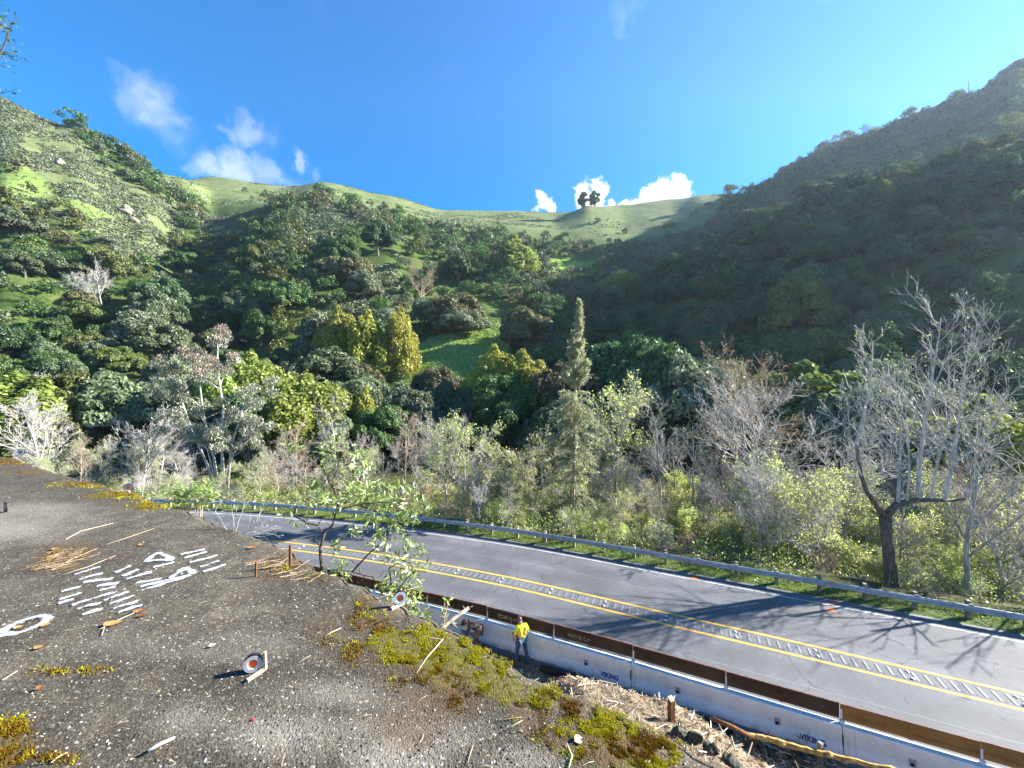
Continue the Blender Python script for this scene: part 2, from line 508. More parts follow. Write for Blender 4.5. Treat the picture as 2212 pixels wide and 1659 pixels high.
M['twig_pale'] = mat_bark('pale_twig', (0.34, 0.31, 0.27), (0.70, 0.66, 0.60), 5)
M['bark_grey'] = mat_bark('grey_bark', (0.17, 0.15, 0.125), (0.46, 0.43, 0.38), 7)
M['bark_tan'] = mat_bark('tan_bark', (0.20, 0.15, 0.10), (0.44, 0.36, 0.27), 6)
M['bark_dark'] = mat_bark('dark_bark', (0.05, 0.038, 0.027), (0.17, 0.13, 0.095), 9)
M['bark_oak'] = mat_bark('oak_bark', (0.05, 0.045, 0.038), (0.16, 0.145, 0.125), 4)
OAK_TONES = [
    ('dark green', (0.024, 0.048, 0.011), (0.072, 0.122, 0.030)),
    ('grey green', (0.046, 0.063, 0.028), (0.118, 0.145, 0.070)),
    ('olive', (0.044, 0.058, 0.011), (0.125, 0.142, 0.036)),
    ('brown tinged', (0.056, 0.054, 0.022), (0.145, 0.135, 0.062)),
    ('deep bottle green', (0.020, 0.046, 0.016), (0.062, 0.112, 0.038)),
    ('pale sage', (0.074, 0.092, 0.046), (0.175, 0.19, 0.11)),
]
for i, (nm, lo, hi) in enumerate(OAK_TONES):
    M['oak%d' % i] = leaf_mat('oak_leaf_' + nm.replace(' ', '_'), tuple(c * 1.2 for c in lo), tuple(c * 1.5 for c in hi), 0.34, 0.02, 0.22)
M['sun_tinted_leaf'] = leaf_mat('crest_leaf_painted_sun', (0.10, 0.12, 0.045), (0.28, 0.30, 0.13), 0.58, 0.02, 0.12)  # crest sunlight put into the colour: lighter, more translucent oak leaves
M['yellow_leaf'] = leaf_mat('yellow_poplar_leaf', (0.19, 0.20, 0.025), (0.46, 0.44, 0.08), 0.42, 0.02, 0.10)
M['lime_leaf'] = leaf_mat('lime_leaf', (0.14, 0.19, 0.025), (0.36, 0.42, 0.10), 0.46, 0.02, 0.14)
M['willow_leaf'] = leaf_mat('willow_spring_leaf', (0.34, 0.40, 0.08), (0.70, 0.74, 0.26), 0.62, 0.02, 0.12)
M['gum_leaf'] = leaf_mat('gum_leaf', (0.14, 0.16, 0.09), (0.34, 0.35, 0.24), 0.35, 0.08, 0.12)
M['gum_red'] = leaf_mat('gum_red_leaf', (0.26, 0.17, 0.115), (0.45, 0.33, 0.25), 0.3, 0.08, 0.1)
M['needle'] = leaf_mat('needle_spray', (0.16, 0.185, 0.085), (0.44, 0.45, 0.26), 0.48, 0.04, 0.1)
M['laurel'] = leaf_mat('laurel_leaf', (0.11, 0.19, 0.03), (0.40, 0.52, 0.15), 0.45, 0.09, 0.2, 0.4)
M['rust_leaf'] = leaf_mat('rust_leaf', (0.18, 0.10, 0.03), (0.40, 0.24, 0.08), 0.4, 0.04, 0.1)
M['weed_leaf'] = leaf_mat('weed_leaf', (0.16, 0.25, 0.03), (0.42, 0.54, 0.12), 0.5, 0.05, 0.2)
M['scrub_leaf'] = leaf_mat('sage_scrub_leaf', (0.058, 0.080, 0.038), (0.135, 0.158, 0.086), 0.15, 0.03, 0.0)
# ------------------------------------------------------------------ road curve
def catmull(pts, step=0.5):
    pts = [Vector((*p, 0)) if len(p) == 2 else Vector(p) for p in pts]
    q = [pts[0] * 2 - pts[1]] + pts + [pts[-1] * 2 - pts[-2]]
    out = []
    for i in range(1, len(q) - 2):
        p0, p1, p2, p3 = q[i - 1:i + 3]
        n = max(2, int((p2 - p1).length / step))
        for k in range(n):
            t = k / n
            out.append(0.5 * ((2 * p1) + (p2 - p0) * t + (2 * p0 - 5 * p1 + 4 * p2 - p3) * t * t + (3 * p1 - p0 - 3 * p2 + p3) * t ** 3))
    out.append(q[-2])
    return out

ROAD = catmull([(-90, 16), (-70, 24), (-54, 27.6), (-42, 28.9), (-32, 29.0), (-24, 28.2), (-17.2, 26.8), (-11.9, 25.5), (-6.6, 23.9), (0, 21.5), (7.3, 18.2), (10.9, 16.6), (18, 13.35), (26, 9.7), (40, 3.2), (60, -6)], 0.4)
RX = np.array([p.x for p in ROAD]); RY = np.array([p.y for p in ROAD])
RTX, RTY = np.gradient(RX), np.gradient(RY)
_l = np.hypot(RTX, RTY); RTX, RTY = RTX / _l, RTY / _l
RNX, RNY = -RTY, RTX                      # points away from the camera side
RS = np.concatenate([[0], np.cumsum(np.hypot(np.diff(RX), np.diff(RY)))])

def road_pt(s, off, z=0.0):
    return Vector((float(np.interp(s, RS, RX) + np.interp(s, RS, RNX) * off), float(np.interp(s, RS, RY) + np.interp(s, RS, RNY) * off), z))

def road_off(x, y):
    """signed distance from the road's centre line (positive = far side), vectorised"""
    x = np.asarray(x, float); y = np.asarray(y, float)
    sh = x.shape
    x, y = x.ravel(), y.ravel()
    out = np.empty(len(x)); sc = np.empty(len(x))
    for a in range(0, len(x), 20000):
        dx = x[a:a + 20000, None] - RX[None, ::2]; dy = y[a:a + 20000, None] - RY[None, ::2]
        d2 = dx * dx + dy * dy
        i = d2.argmin(1)
        r = np.arange(len(i))
        sg = dx[r, i] * RNX[::2][i] + dy[r, i] * RNY[::2][i]
        out[a:a + 20000] = np.sign(sg) * np.sqrt(d2[r, i])
        sc[a:a + 20000] = RS[::2][i]
    return out.reshape(sh), sc.reshape(sh)

RAIL_OFF = 5.65
def near_ground(x, y):
    o, s = road_off(x, y)
    n = fbm(x * 0.35, y * 0.35, 3, 3) - 0.5
    z = np.where(o < 5.0, -0.06, -0.06 + 0.07 * sstep(5.0, 5.45, o))
    z = z + 0.05 * (fbm(x * 1.9, y * 1.9, 31, 2) - 0.5) * sstep(5.2, 5.6, o)
    z = z - 3.2 * sstep(7.2, 17.0, o) + n * 0.8 * sstep(7.5, 12, o)
    return z

# hill profiles: for a column of the photograph (x), ground points as (depth in metres, y)
PROFILES = {
    -1200: [(60, 1000), (100, 860), (150, 640), (220, 450), (320, 320), (440, 360), (640, 400), (900, 440)],
    -300: [(60, 1005), (95, 870), (140, 680), (200, 450), (315, 160), (420, 240), (640, 330), (900, 380)],
    0: [(60, 1012), (88, 900), (125, 730), (165, 545), (215, 400), (320, 208), (450, 260), (650, 330), (900, 380)],
    140: [(60, 1015), (90, 900), (128, 745), (170, 590), (215, 450), (330, 272), (460, 320), (650, 380), (900, 420)],
    300: [(60, 1018), (92, 900), (135, 750), (185, 610), (232, 505), (335, 358), (480, 372), (650, 400), (900, 440)],
    390: [(60, 1018), (96, 900), (150, 740), (205, 610), (260, 530), (330, 445), (400, 385), (520, 390), (650, 400), (900, 440)],
    460: [(60, 1020), (98, 900), (150, 755), (200, 640), (250, 555), (330, 480), (450, 410), (560, 381), (700, 405), (900, 440)],
    620: [(60, 1022), (98, 900), (130, 795), (170, 660), (210, 555), (262, 462), (320, 452), (450, 430), (560, 402), (700, 430), (900, 460)],
    700: [(60, 1022), (98, 905), (130, 800), (170, 670), (220, 545), (272, 455), (330, 444), (450, 418), (560, 393), (700, 420), (900, 450)],
    830: [(60, 1022), (100, 910), (125, 828), (150, 750), (200, 605), (250, 515), (290, 482), (350, 474), (480, 443), (570, 419), (700, 440), (900, 460)],
    960: [(60, 1022), (100, 905), (128, 808), (160, 742), (190, 690), (230, 605), (290, 530), (340, 500), (450, 476), (570, 453), (700, 480), (900, 490)],
    1060: [(60, 1022), (100, 908), (128, 812), (160, 748), (190, 692), (235, 620), (300, 550), (350, 512), (450, 480), (570, 456), (720, 480), (900, 490)],
    1200: [(60, 1022), (100, 912), (128, 835), (160, 765), (200, 695), (240, 645), (300, 570), (360, 512), (450, 486), (560, 458), (700, 480), (900, 490)],
    1270: [(60, 1022), (100, 912), (128, 835), (160, 765), (200, 690), (240, 640), (300, 575), (370, 515), (430, 478), (490, 443), (620, 470), (900, 490)],
    1350: [(60, 1022), (100, 912), (130, 830), (165, 745), (200, 680), (240, 632), (300, 585), (370, 525), (440, 482), (520, 441), (650, 465), (900, 480)],
    1450: [(60, 1022), (100, 908), (130, 815), (160, 720), (195, 625), (225, 585), (260, 575), (310, 560), (370, 512), (440, 470), (530, 429), (660, 450), (900, 470)],
    1520: [(60, 1022), (98, 905), (126, 800), (155, 690), (192, 570), (230, 560), (300, 545), (390, 482), (500, 420), (640, 450), (900, 470)],
    1620: [(60, 1022), (92, 895), (118, 775), (145, 645), (176, 520), (220, 525), (290, 515), (370, 462), (470, 414), (600, 440), (900, 460)],
    1720: [(60, 1022), (88, 885), (110, 765), (134, 625), (162, 490), (210, 500), (290, 450), (400, 364), (560, 400), (900, 430)],
    1830: [(60, 1022), (85, 880), (106, 750), (128, 605), (154, 463), (205, 470), (280, 410), (385, 315), (540, 350), (900, 390)],
    2000: [(60, 1022), (82, 870), (102, 725), (122, 570), (146, 418), (200, 420), (270, 350), (365, 256), (520, 300), (900, 350)],
    2100: [(60, 1022), (80, 865), (98, 715), (118, 550), (140, 392), (195, 400), (260, 320), (350, 216), (500, 260), (900, 320)],
    2212: [(60, 1022), (78, 860), (96, 700), (115, 530), (136, 365), (190, 370), (250, 275), (340, 158), (500, 210), (900, 280)],
    2600: [(60, 1022), (78, 850), (96, 690), (115, 520), (136, 370), (190, 330), (250, 230), (340, 110), (500, 150), (900, 220)],
    4200: [(60, 1022), (80, 850), (100, 690), (120, 540), (150, 400), (200, 320), (260, 230), (340, 150), (500, 150), (900, 220)],
}
HY = np.concatenate([np.linspace(40, 330, 146), np.linspace(335, 900, 114)])
HXD = np.array(sorted(PROFILES))
HT = (HXD - 1106.0) / FPX
def _smooth1(a, n):
    k = np.ones(n) / n
    return np.convolve(np.pad(a, (n // 2, n // 2), mode='edge'), k, mode='valid')[:len(a)]
HZ = []
for xk in HXD:
    p = PROFILES[xk]
    yy = np.array([q[0] for q in p], float)
    zz = np.array([EYE + (830.0 - q[1]) / FPX * q[0] for q in p])
    z = np.interp(HY, yy, zz)
    HZ.append(_smooth1(z, 5))
HZ = np.array(HZ)

def hill_ground(t, Y):
    """height of the hills at x = t*Y, bilinear between smooth columns"""
    t = np.clip(np.asarray(t, float), HT[0], HT[-1]); Y = np.clip(np.asarray(Y, float), HY[0], HY[-1])
    i = np.clip(np.searchsorted(HT, t) - 1, 0, len(HT) - 2)
    f = (t - HT[i]) / (HT[i + 1] - HT[i])
    f = f * f * (3 - 2 * f) * 0.5 + f * 0.5
    j = np.clip(np.searchsorted(HY, Y) - 1, 0, len(HY) - 2)
    g = (Y - HY[j]) / (HY[j + 1] - HY[j])
    return (HZ[i, j] * (1 - g) + HZ[i, j + 1] * g) * (1 - f) + (HZ[i + 1, j] * (1 - g) + HZ[i + 1, j + 1] * g) * f

def ground(x, y):
    x = np.asarray(x, float); y = np.asarray(y, float)
    a = near_ground(x, y)
    yy = np.maximum(y, 30)
    b = hill_ground(x / yy, yy)
    am = sstep(70, 200, y)
    b = b + (fbm(x * 0.02, y * 0.02, 5, 4) - 0.5) * 14 * am * (1 - 0.75 * sstep(300, 420, y)) + (fbm(x * 0.12, y * 0.12, 9, 3) - 0.5) * 3.0 * sstep(62, 100, y) * (1 - 0.6 * sstep(300, 400, y))
    k = sstep(48, 70, y)
    return a * (1 - k) + b * k

def gz(x, y):
    return float(ground(np.array([x]), np.array([y]))[0])

def to_px(p):
    return 1106.0 + FPX * p[0] / p[1], 830.0 - FPX * (p[2] - EYE) / p[1]

def inpoly(x, y, poly):
    x = np.asarray(x, float); y = np.asarray(y, float)
    r = np.zeros(x.shape, bool)
    n = len(poly)
    for i in range(n):
        x1, y1 = poly[i]; x2, y2 = poly[(i + 1) % n]
        c = ((y1 > y) != (y2 > y)) & (x < (x2 - x1) * (y - y1) / ((y2 - y1) if y2 != y1 else 1e-9) + x1)
        r ^= c
    return r

MEADOW = [(790, 815), (850, 772), (905, 742), (985, 708), (1040, 684), (1085, 690), (1110, 720), (1085, 790), (1050, 830), (900, 830)]
SCRUB = [(-400, 100), (0, 195), (130, 262), (240, 372), (330, 420), (420, 445), (395, 485), (352, 560), (300, 590), (200, 520), (130, 478), (60, 460), (0, 455), (-400, 520)]
OPEN2 = [(660, 455), (735, 440), (790, 480), (770, 520), (720, 560), (660, 520)]
OPEN3 = [(770, 580), (850, 570), (880, 620), (850, 680), (770, 690), (740, 640)]
OPEN4 = [(430, 455), (560, 430), (590, 470), (500, 520), (420, 540)]
OPEN5 = [(1190, 560), (1330, 560), (1300, 590), (1180, 600)]
OPEN6 = [(620, 590), (720, 560), (740, 600), (640, 640)]

def build_terrain():
    ts = np.concatenate([np.linspace(-2.75, -1.45, 40)[:-1], np.linspace(-1.45, 1.45, 330), np.linspace(1.45, 3.6, 60)[1:]])
    Ys = np.concatenate([np.geomspace(9.0, 60.0, 190)[:-1], np.geomspace(60.0, 880.0, 190)])
    T, Y = np.meshgrid(ts, Ys)
    X = T * Y
    Z = ground(X, Y)
    n, m = T.shape
    V = np.stack([X.ravel(), Y.ravel(), Z.ravel()], 1)
    idx = np.arange(n * m).reshape(n, m)
    F = np.stack([idx[:-1, :-1].ravel(), idx[:-1, 1:].ravel(), idx[1:, 1:].ravel(), idx[1:, :-1].ravel()], 1)
    xd, yd = 1106 + FPX * T, 830 - FPX * (Z - EYE) / Y
    jx = (fbm(X * 0.05, Y * 0.05, 41, 3) - 0.5) * 26; jy = (fbm(X * 0.05, Y * 0.05, 47, 3) - 0.5) * 20
    scrub = inpoly(xd + jx, yd + jy, SCRUB).astype(float) * (Y > 100) * (Y < 345)
    for pl in (OPEN2, OPEN3, OPEN4, OPEN6):
        scrub = np.maximum(scrub, inpoly(xd + jx, yd + jy, pl) * 0.75 * (Y > 100) * (Y < 345))
    mead = (inpoly(xd + jx * .4, yd + jy * .4, MEADOW) * (Y > 100) * (Y < 230)).astype(float)
    mead = np.maximum(mead, inpoly(xd + jx, yd + jy, OPEN5) * .9 * (Y > 100) * (Y < 345))
    lush = inpoly(xd + jx, yd + jy, [(-200, 350), (60, 360), (120, 420), (190, 440), (250, 470), (190, 475), (60, 440), (-100, 450)]) * (Y > 100) * (Y < 345)
    far = sstep(335, 420, Y)
    off, _ = road_off(X, Y)
    wild = sstep(6.4, 8.5, off) * (1 - sstep(62, 80, Y))
    me = np_mesh('terrain', V, F, M['terrain'], True, {'scrub': ('POINT', scrub.ravel()), 'meadow': ('POINT', np.maximum(mead, lush * .45).ravel()), 'ridge': ('POINT', far.ravel()), 'wild': ('POINT', wild.ravel())})
    tag(link('terrain', me), kind='structure')
# ------------------------------------------------------------------ leaves, crowns, branching
def unit(v):
    return v / np.maximum(np.linalg.norm(v, axis=-1, keepdims=True), 1e-9)

def leaf_quads(C, N, size, asp, rng, axis=None):
    """diamond leaves at C with normals N; returns V, F"""
    n = len(C)
    N = unit(N)
    a = rng.normal(size=(n, 3)) if axis is None else axis
    U = unit(a - (a * N).sum(1, keepdims=True) * N)
    W = np.cross(N, U)
    s = size * (0.65 + 0.7 * rng.random((n, 1)))
    V = np.stack([C - U * s, C + W * s * asp, C + U * s, C - W * s * asp], 1).reshape(-1, 3)
    F = np.arange(n * 4).reshape(n, 4)
    return V, F

def clump_leaves(centers, radii, per_area, size, rng, flat=0.8, jit=0.5, low=-0.45):
    """leaf quads on the shells of billows"""
    Cs, Ns, Ts = [], [], []
    for c, r in zip(centers, radii):
        n = max(12, int(per_area * r * r))
        d = unit(rng.normal(size=(n * 2, 3)))
        d = d[d[:, 2] > low][:n]
        n = len(d)
        rr = r * (0.62 + 0.42 * rng.random((n, 1)) ** 0.6)
        bump = 1 + 0.22 * np.sin(d[:, :1] * 5 + c[0]) * np.cos(d[:, 1:2] * 5 + c[1])
        p = d * rr * bump
        p[:, 2] *= flat
        Cs.append(p + c)
        Ns.append(d + rng.normal(size=(n, 3)) * jit)
        Ts.append(np.clip(0.5 + rng.normal(size=n) * 0.22 + 0.12 * rng.normal(), 0, 1))
    C, Nn, T = np.concatenate(Cs), np.concatenate(Ns), np.concatenate(Ts)
    V, F = leaf_quads(C, Nn, size, 0.62, rng)
    return V, F, T

def crown_dome(rng, R, H, n, rmin, rmax, base=0.28):
    """billow centres of a broad oak-like crown"""
    cs, rs = [], []
    for k in range(n):
        rho = math.sqrt(rng.random()) * 0.92
        th = rng.random() * 2 * math.pi
        r = R * (rmin + (rmax - rmin) * rng.random()) * (1.1 - 0.3 * rho)
        top = H * (1 - 0.52 * rho ** 2) - r * 0.7
        lo = H * (base + 0.12 * rho)
        z = lo + (top - lo) * (rng.random() ** 0.55)
        cs.append((R * rho * math.cos(th) * 0.86, R * rho * math.sin(th) * 0.86, z))
        rs.append(r)
    return np.array(cs), np.array(rs)

def crown_column(rng, R, H, n, base=0.12):
    cs, rs = [], []
    for k in range(n):
        u = (k + 0.5) / n
        z = H * (base + (0.95 - base) * u)
        prof = math.sin(math.pi * min(1, 0.18 + 0.80 * u)) ** 0.7 if u > .3 else 0.75 + .5 * u
        w = R * max(0.12, prof) * (1.0 if u < 0.75 else max(0.2, (1 - u) / 0.25))
        th = rng.random() * 2 * math.pi
        q = w * (0.2 + 0.8 * rng.random())
        cs.append((q * math.cos(th), q * math.sin(th), z))
        rs.append(max(R * .16, w * (0.26 + 0.34 * rng.random())))
    return np.array(cs), np.array(rs)

def wander(rng, p, d, L, nseg, bend, lift):
    pts = [Vector(p)]
    d = Vector(d).normalized()
    for i in range(nseg):
        d = (d + Vector(rng.normal(size=3)) * bend + Vector((0, 0, lift))).normalized()
        pts.append(pts[-1] + d * (L / nseg))
    return pts

def grow(mb, rng, p, d, L, r, lvl, prm, tips, sides=None):
    """recursive branching; prm[lvl] = (children, angle, length ratio, segments, bend, lift)"""
    nch, ang, lr, nseg, bend, lift = prm[lvl]
    pts = wander(rng, p, d, L, nseg, bend, lift)
    r1 = max(prm['rmin'], r * prm.get('taper', 0.35))
    mb.tube(pts, [r + (r1 - r) * i / nseg for i in range(nseg + 1)], sides or (7 if lvl == 0 else 5 if lvl == 1 else 3), cap=False)
    last = (lvl + 1) not in prm
    if last:
        tips.append((pts[-1], (pts[-1] - pts[-2]).normalized(), pts[len(pts) // 2]))
        return pts
    u0 = prm.get('start', {}).get(lvl, 0.3)
    for k in range(nch):
        u = u0 + (1 - u0) * ((k + rng.random()) / nch)
        x = min(u * nseg, nseg - 1e-3)
        i = int(x)
        q = pts[i].lerp(pts[i + 1], x - i)
        dd = (pts[i + 1] - pts[i]).normalized()
        a = math.radians(ang * (0.7 + 0.6 * rng.random()))
        side = dd.cross(Vector(rng.normal(size=3)))
        if side.length < 1e-3:
            continue
        side.normalize()
        nd = dd * math.cos(a) + side * math.sin(a)
        rr = max(prm['rmin'], (r + (r1 - r) * u) * 0.62)
        grow(mb, rng, q, nd, L * lr * (0.65 + 0.6 * rng.random()) * (1.12 - 0.45 * u), rr, lvl + 1, prm, tips)
    return pts

def twig_leaves(tips, n, spread, size, rng, asp=0.42):
    k = len(tips)
    i = rng.integers(0, k, n)
    A = np.array([tuple(t[0]) for t in tips]); B = np.array([tuple(t[2]) for t in tips])
    u = rng.random((n, 1))
    C = A[i] * u + B[i] * (1 - u) + rng.normal(size=(n, 3)) * spread
    V, F = leaf_quads(C, rng.normal(size=(n, 3)) + np.array([0, 0, .4]), size, asp, rng)
    return V, F, np.clip(0.5 + rng.normal(size=n) * 0.28, 0, 1)

def leaf_mesh(name, V, F, T, mat):
    return np_mesh(name, V, F, mat, False, {'tint': ('FACE', T)})

def oak_proto(seed, R=5.2, H=8.5, n=30, per=340, leaf=0.195, rmin=.20, rmax=.36):
    rng = np.random.default_rng(seed)
    cs, rs = crown_dome(rng, R, H, n, rmin, rmax, .12)
    V, F, T = clump_leaves(cs, rs, per, leaf, rng)
    mb = MB()
    trunk = wander(rng, (0, 0, -0.8), (rng.normal() * .15, rng.normal() * .15, 1), H * 0.36 + .8, 5, 0.12, 0.05)
    mb.tube(trunk, [0.42, 0.36, 0.32, 0.28, 0.24, 0.2], 7)
    for k in rng.choice(len(cs), min(9, len(cs)), replace=False):
        a = trunk[-1 - (k % 3)]
        b = Vector(cs[k])
        mid = a.lerp(b, 0.5) + Vector(rng.normal(size=3)) * 0.35
        mb.tube([a, mid, b], [0.17, 0.11, 0.05], 5, cap=False)
    return (V, F, T), mb

class Tree:
    """shared meshes of one kind of tree"""
    def __init__(self, parts):
        self.parts = parts                 # [(part name, mesh)]
    def put(self, name, label, cat, loc, scale=(1, 1, 1), rz=0.0, group=None, swap=None, tilt=(0, 0)):
        root = thing(name, label, cat, loc, rz, group)
        root.rotation_euler = (tilt[0], tilt[1], rz)
        root.scale = scale if hasattr(scale, '__len__') else (scale,) * 3
        for pn, me in self.parts:
            c = link(pn, me, root)
            if swap and pn in swap:
                c.material_slots[0].link = 'OBJECT'
                c.material_slots[0].material = swap[pn]
        return root

OAKS = []
for s in range(8):
    R, H = [(5.4, 8.2), (4.8, 9.2), (6.0, 8.0), (5.0, 7.6), (5.6, 9.6), (4.4, 8.0), (6.2, 9.0), (5.0, 8.6)][s]
    (V, F, T), mb = oak_proto(100 + s, R, H, 30 + (s % 3) * 6)
    OAKS.append(Tree([('crown', leaf_mesh('oak_crown', V, F, T, M['oak0'])), ('trunk', mb.mesh('oak_trunk', M['bark_oak'], True))]))

def column_proto(seed, R, H, n, mat, leaf=0.19, per=360):
    rng = np.random.default_rng(seed)
    cs, rs = crown_column(rng, R, H, n)
    V, F, T = clump_leaves(cs, rs, per, leaf, rng, 1.15, 0.75, -0.9)
    mb = MB()
    mb.tube(wander(rng, (0, 0, -1), (0, 0, 1), H * 0.8 + 1, 6, 0.05, 0.02), [0.26, 0.24, 0.2, 0.16, 0.12, 0.08, 0.04], 6)
    return Tree([('crown', leaf_mesh('poplar_crown', V, F, T, mat)), ('trunk', mb.mesh('poplar_trunk', M['bark_grey'], True))])
POPLARS = [column_proto(200, 3.6, 11, 46, M['yellow_leaf']), column_proto(201, 4.4, 10, 56, M['yellow_leaf']), column_proto(202, 2.6, 9, 36, M['yellow_leaf'])]
LIMES = [column_proto(210, 3.4, 9.0, 48, M['lime_leaf']), column_proto(211, 2.8, 8.0, 40, M['lime_leaf'])]

# ------------------------------------------------------------------ where the woods stand
MEADOW_CLEAR = [(780, 822), (850, 765), (905, 735), (985, 700), (1040, 668), (1110, 665), (1180, 690), (1190, 760), (1150, 800), (1060, 840), (900, 840)]
def wood_ok(xd, yd, Y):
    """does the photograph show woodland on the ground point that appears at (xd, yd)?"""
    if (104 < Y < 128 and 790 < xd < 1080) or (Y < 104 and 160 < xd < 345):
        return False
    if Y > 345:                                     # the bare grass ridges behind
        if xd > 1560:
            return True
        return False
    for pl in (MEADOW_CLEAR, SCRUB, OPEN2, OPEN4, OPEN5):
        if inpoly(np.array([xd]), np.array([yd]), pl)[0]:
            return False
    for pl in (OPEN3, OPEN6):
        if inpoly(np.array([xd]), np.array([yd]), pl)[0] and random.random() > 0.15:
            return False
    return True

def zone(xd, yd, Y):
    if xd > 1560 and Y > 215:
        return ('on the hazy back ridge', 'trees on the shaded back ridge')
    if xd > 1400 and yd < 560:
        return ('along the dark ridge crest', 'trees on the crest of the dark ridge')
    if xd > 1290 and Y > 84:
        return ('on the shaded ridge flank', 'trees on the shaded flank')
    if Y < 100:
        return ('behind the creek', 'trees behind the creek')
    if xd < 430:
        return ('under the scrub hillside', 'trees under the scrub hillside')
    if 640 < xd < 1160 and yd > 600:
        return ('beside the bright green meadow', 'trees round the meadow')
    if yd < 520:
        return ('below the bare grass skyline', 'trees below the grass skyline')
    return ('on the central hill', 'trees on the central hill')

def size_word(s):
    return 'small' if s < 1.2 else 'broad' if s > 1.7 else 'medium'

def plant_woods():
    rng = np.random.default_rng(11)
    pts = []
    cell = {}
    def free(x, y, d):
        c = 8.0
        i, j = int(x // c), int(y // c)
        for a in range(i - 2, i + 3):
            for b in range(j - 2, j + 3):
                for (u, v, e) in cell.get((a, b), ()):
                    if (u - x) ** 2 + (v - y) ** 2 < (0.5 * (d + e)) ** 2:
                        return False
        cell.setdefault((i, j), []).append((x, y, d))
        return True
    cand = []
    for k in range(34000):
        Y = 63 * (470 / 63) ** (rng.random() ** 0.9)
        t = -1.62 + 3.26 * rng.random()
        cand.append((t, Y))
    ts = np.array([c[0] for c in cand]); Ys = np.array([c[1] for c in cand])
    Zs = ground(ts * Ys, Ys)
    for t, Y, z in zip(ts, Ys, Zs):
        x = t * Y
        xd, yd = 1106 + FPX * t, 830 - FPX * (z - EYE) / Y
        if not wood_ok(xd, yd, Y):
            continue
        s = float(np.clip(rng.lognormal(0.36, 0.27), 0.8, 2.1))
        if Y < 110: s = min(s, 1.25)
        gap = 6.3 * s * (1.0 if fbm(np.array([x * .03]), np.array([Y * .03]), 77, 2)[0] < 0.62 else 1.5)
        if xd > 1300: gap *= .82
        if not free(x, Y, gap):
            continue
        pts.append((x, Y, z, s, xd, yd))
    # trees the photograph shows standing alone or in the scrub
    for xd, yd, Y, s in [(40, 350, 235, 1.0), (22, 385, 225, .9), (60, 405, 215, .8), (140, 408, 205, 1.2), (165, 412, 207, .9), (228, 462, 200, .9), (320, 505, 195, .6), (215, 458, 203, .7),
                         (160, 272, 325, 1.1), (185, 290, 322, 1.2), (205, 305, 325, 1.1), (228, 318, 327, 1.0), (245, 330, 325, 1.1), (262, 345, 327, 1.2), (280, 352, 329, 1.1), (298, 362, 330, 1.2), (318, 372, 331, 1.0), (335, 385, 331, 1.1),
                         (350, 398, 332, 1.1), (365, 410, 333, 1.1), (382, 418, 334, 1.0), (400, 430, 334, 1.0), (270, 385, 305, 1.0), (300, 395, 305, 1.1), (325, 410, 310, 1.0), (345, 425, 310, 1.2), (370, 440, 315, 1.1), (395, 450, 318, 1.0), (420, 452, 330, 1.0), (440, 446, 340, 1.1),
                         (530, 414, 460, .8), (608, 417, 440, .9), (800, 433, 430, .9), (690, 450, 280, 1.1), (660, 452, 275, 1.2), (740, 455, 290, 1.2), (770, 462, 290, 1.2), (820, 478, 300, 1.1),
                         (1290, 478, 420, .9), (1350, 492, 400, .8), (1450, 480, 400, 1.2), (1440, 490, 395, 1.0), (1500, 470, 420, 1.0), (1530, 455, 440, .9)]:
        p = P(xd, yd, Y)
        pts.append((p.x, p.y, gz(p.x, p.y), s, xd, yd))
    pts.sort(key=lambda q: q[1] / q[3])
    near, far = [], []
    n_in = 0
    for q in pts:
        inside = -60 < q[4] < 2270
        if inside and n_in < 285:
            near.append(q); n_in += 1
        elif inside or q[1] < 260:
            far.append(q)
    for (x, y, z, s, xd, yd) in near:
        zn, grp = zone(xd, yd, y)
        u = rng.random()
        if xd > 1300:
            k = int(rng.choice(6, p=[.36, .18, .12, .04, .26, .04]))
        elif xd < 430:
            k = int(rng.choice(6, p=[.30, .26, .20, .07, .09, .08]))
        else:
            k = int(rng.choice(6, p=[.28, .27, .14, .09, .10, .12]))
        tone = OAK_TONES[k][0]
        hz = 0.8 + 0.45 * rng.random()
        shape = 'tall' if hz > 1.1 else 'low' if hz < 0.92 else 'round'
        lab = '%s %s oak with %s leaves %s' % (size_word(s), shape, tone, zn)
        OAKS[rng.integers(len(OAKS))].put('oak_tree', lab, 'tree', (x, y, z - 0.1), (s, s * (0.85 + .3 * rng.random()), s * hz), rng.random() * 6.28, grp, {'crown': M['oak%d' % k]})
    # the rest of the woods, too many to count: one mass for each tone
    rngf = np.random.default_rng(23)
    sets = {k: ([], [], []) for k in (0, 1, 2, 3)}
    for (x, y, z, s, xd, yd) in far:
        R, H = 5.2 * s, (7.0 + 3 * rngf.random()) * s
        inside = -60 < xd < 2270
        cs, rs = crown_dome(rngf, R, H, 14 if inside else 6, .26, .42, .12)
        lf = float(np.clip(.0023 * y, .40, .85)) if inside else 1.2
        per = 2 * math.pi * R * R / (1.24 * lf * lf) * (.85 if inside else .6) / float((rs ** 2).sum())
        V, F, T = clump_leaves(cs, rs, per, lf, rngf)
        k = int(rngf.choice(4, p=[.42, .26, .18, .14]))
        V = V + np.array([x, y, z - .2])
        sets[k][0].append(V); sets[k][1].append(T); sets[k][2].append(len(F))
    for k, (vs, ts_, ns) in sets.items():
        V = np.concatenate(vs); T = np.concatenate(ts_)
        o = link('distant_woodland', leaf_mesh('distant_woodland', V, np.arange(len(V)).reshape(-1, 4), T, M['oak%d' % k]))
        tag(o, kind='stuff')

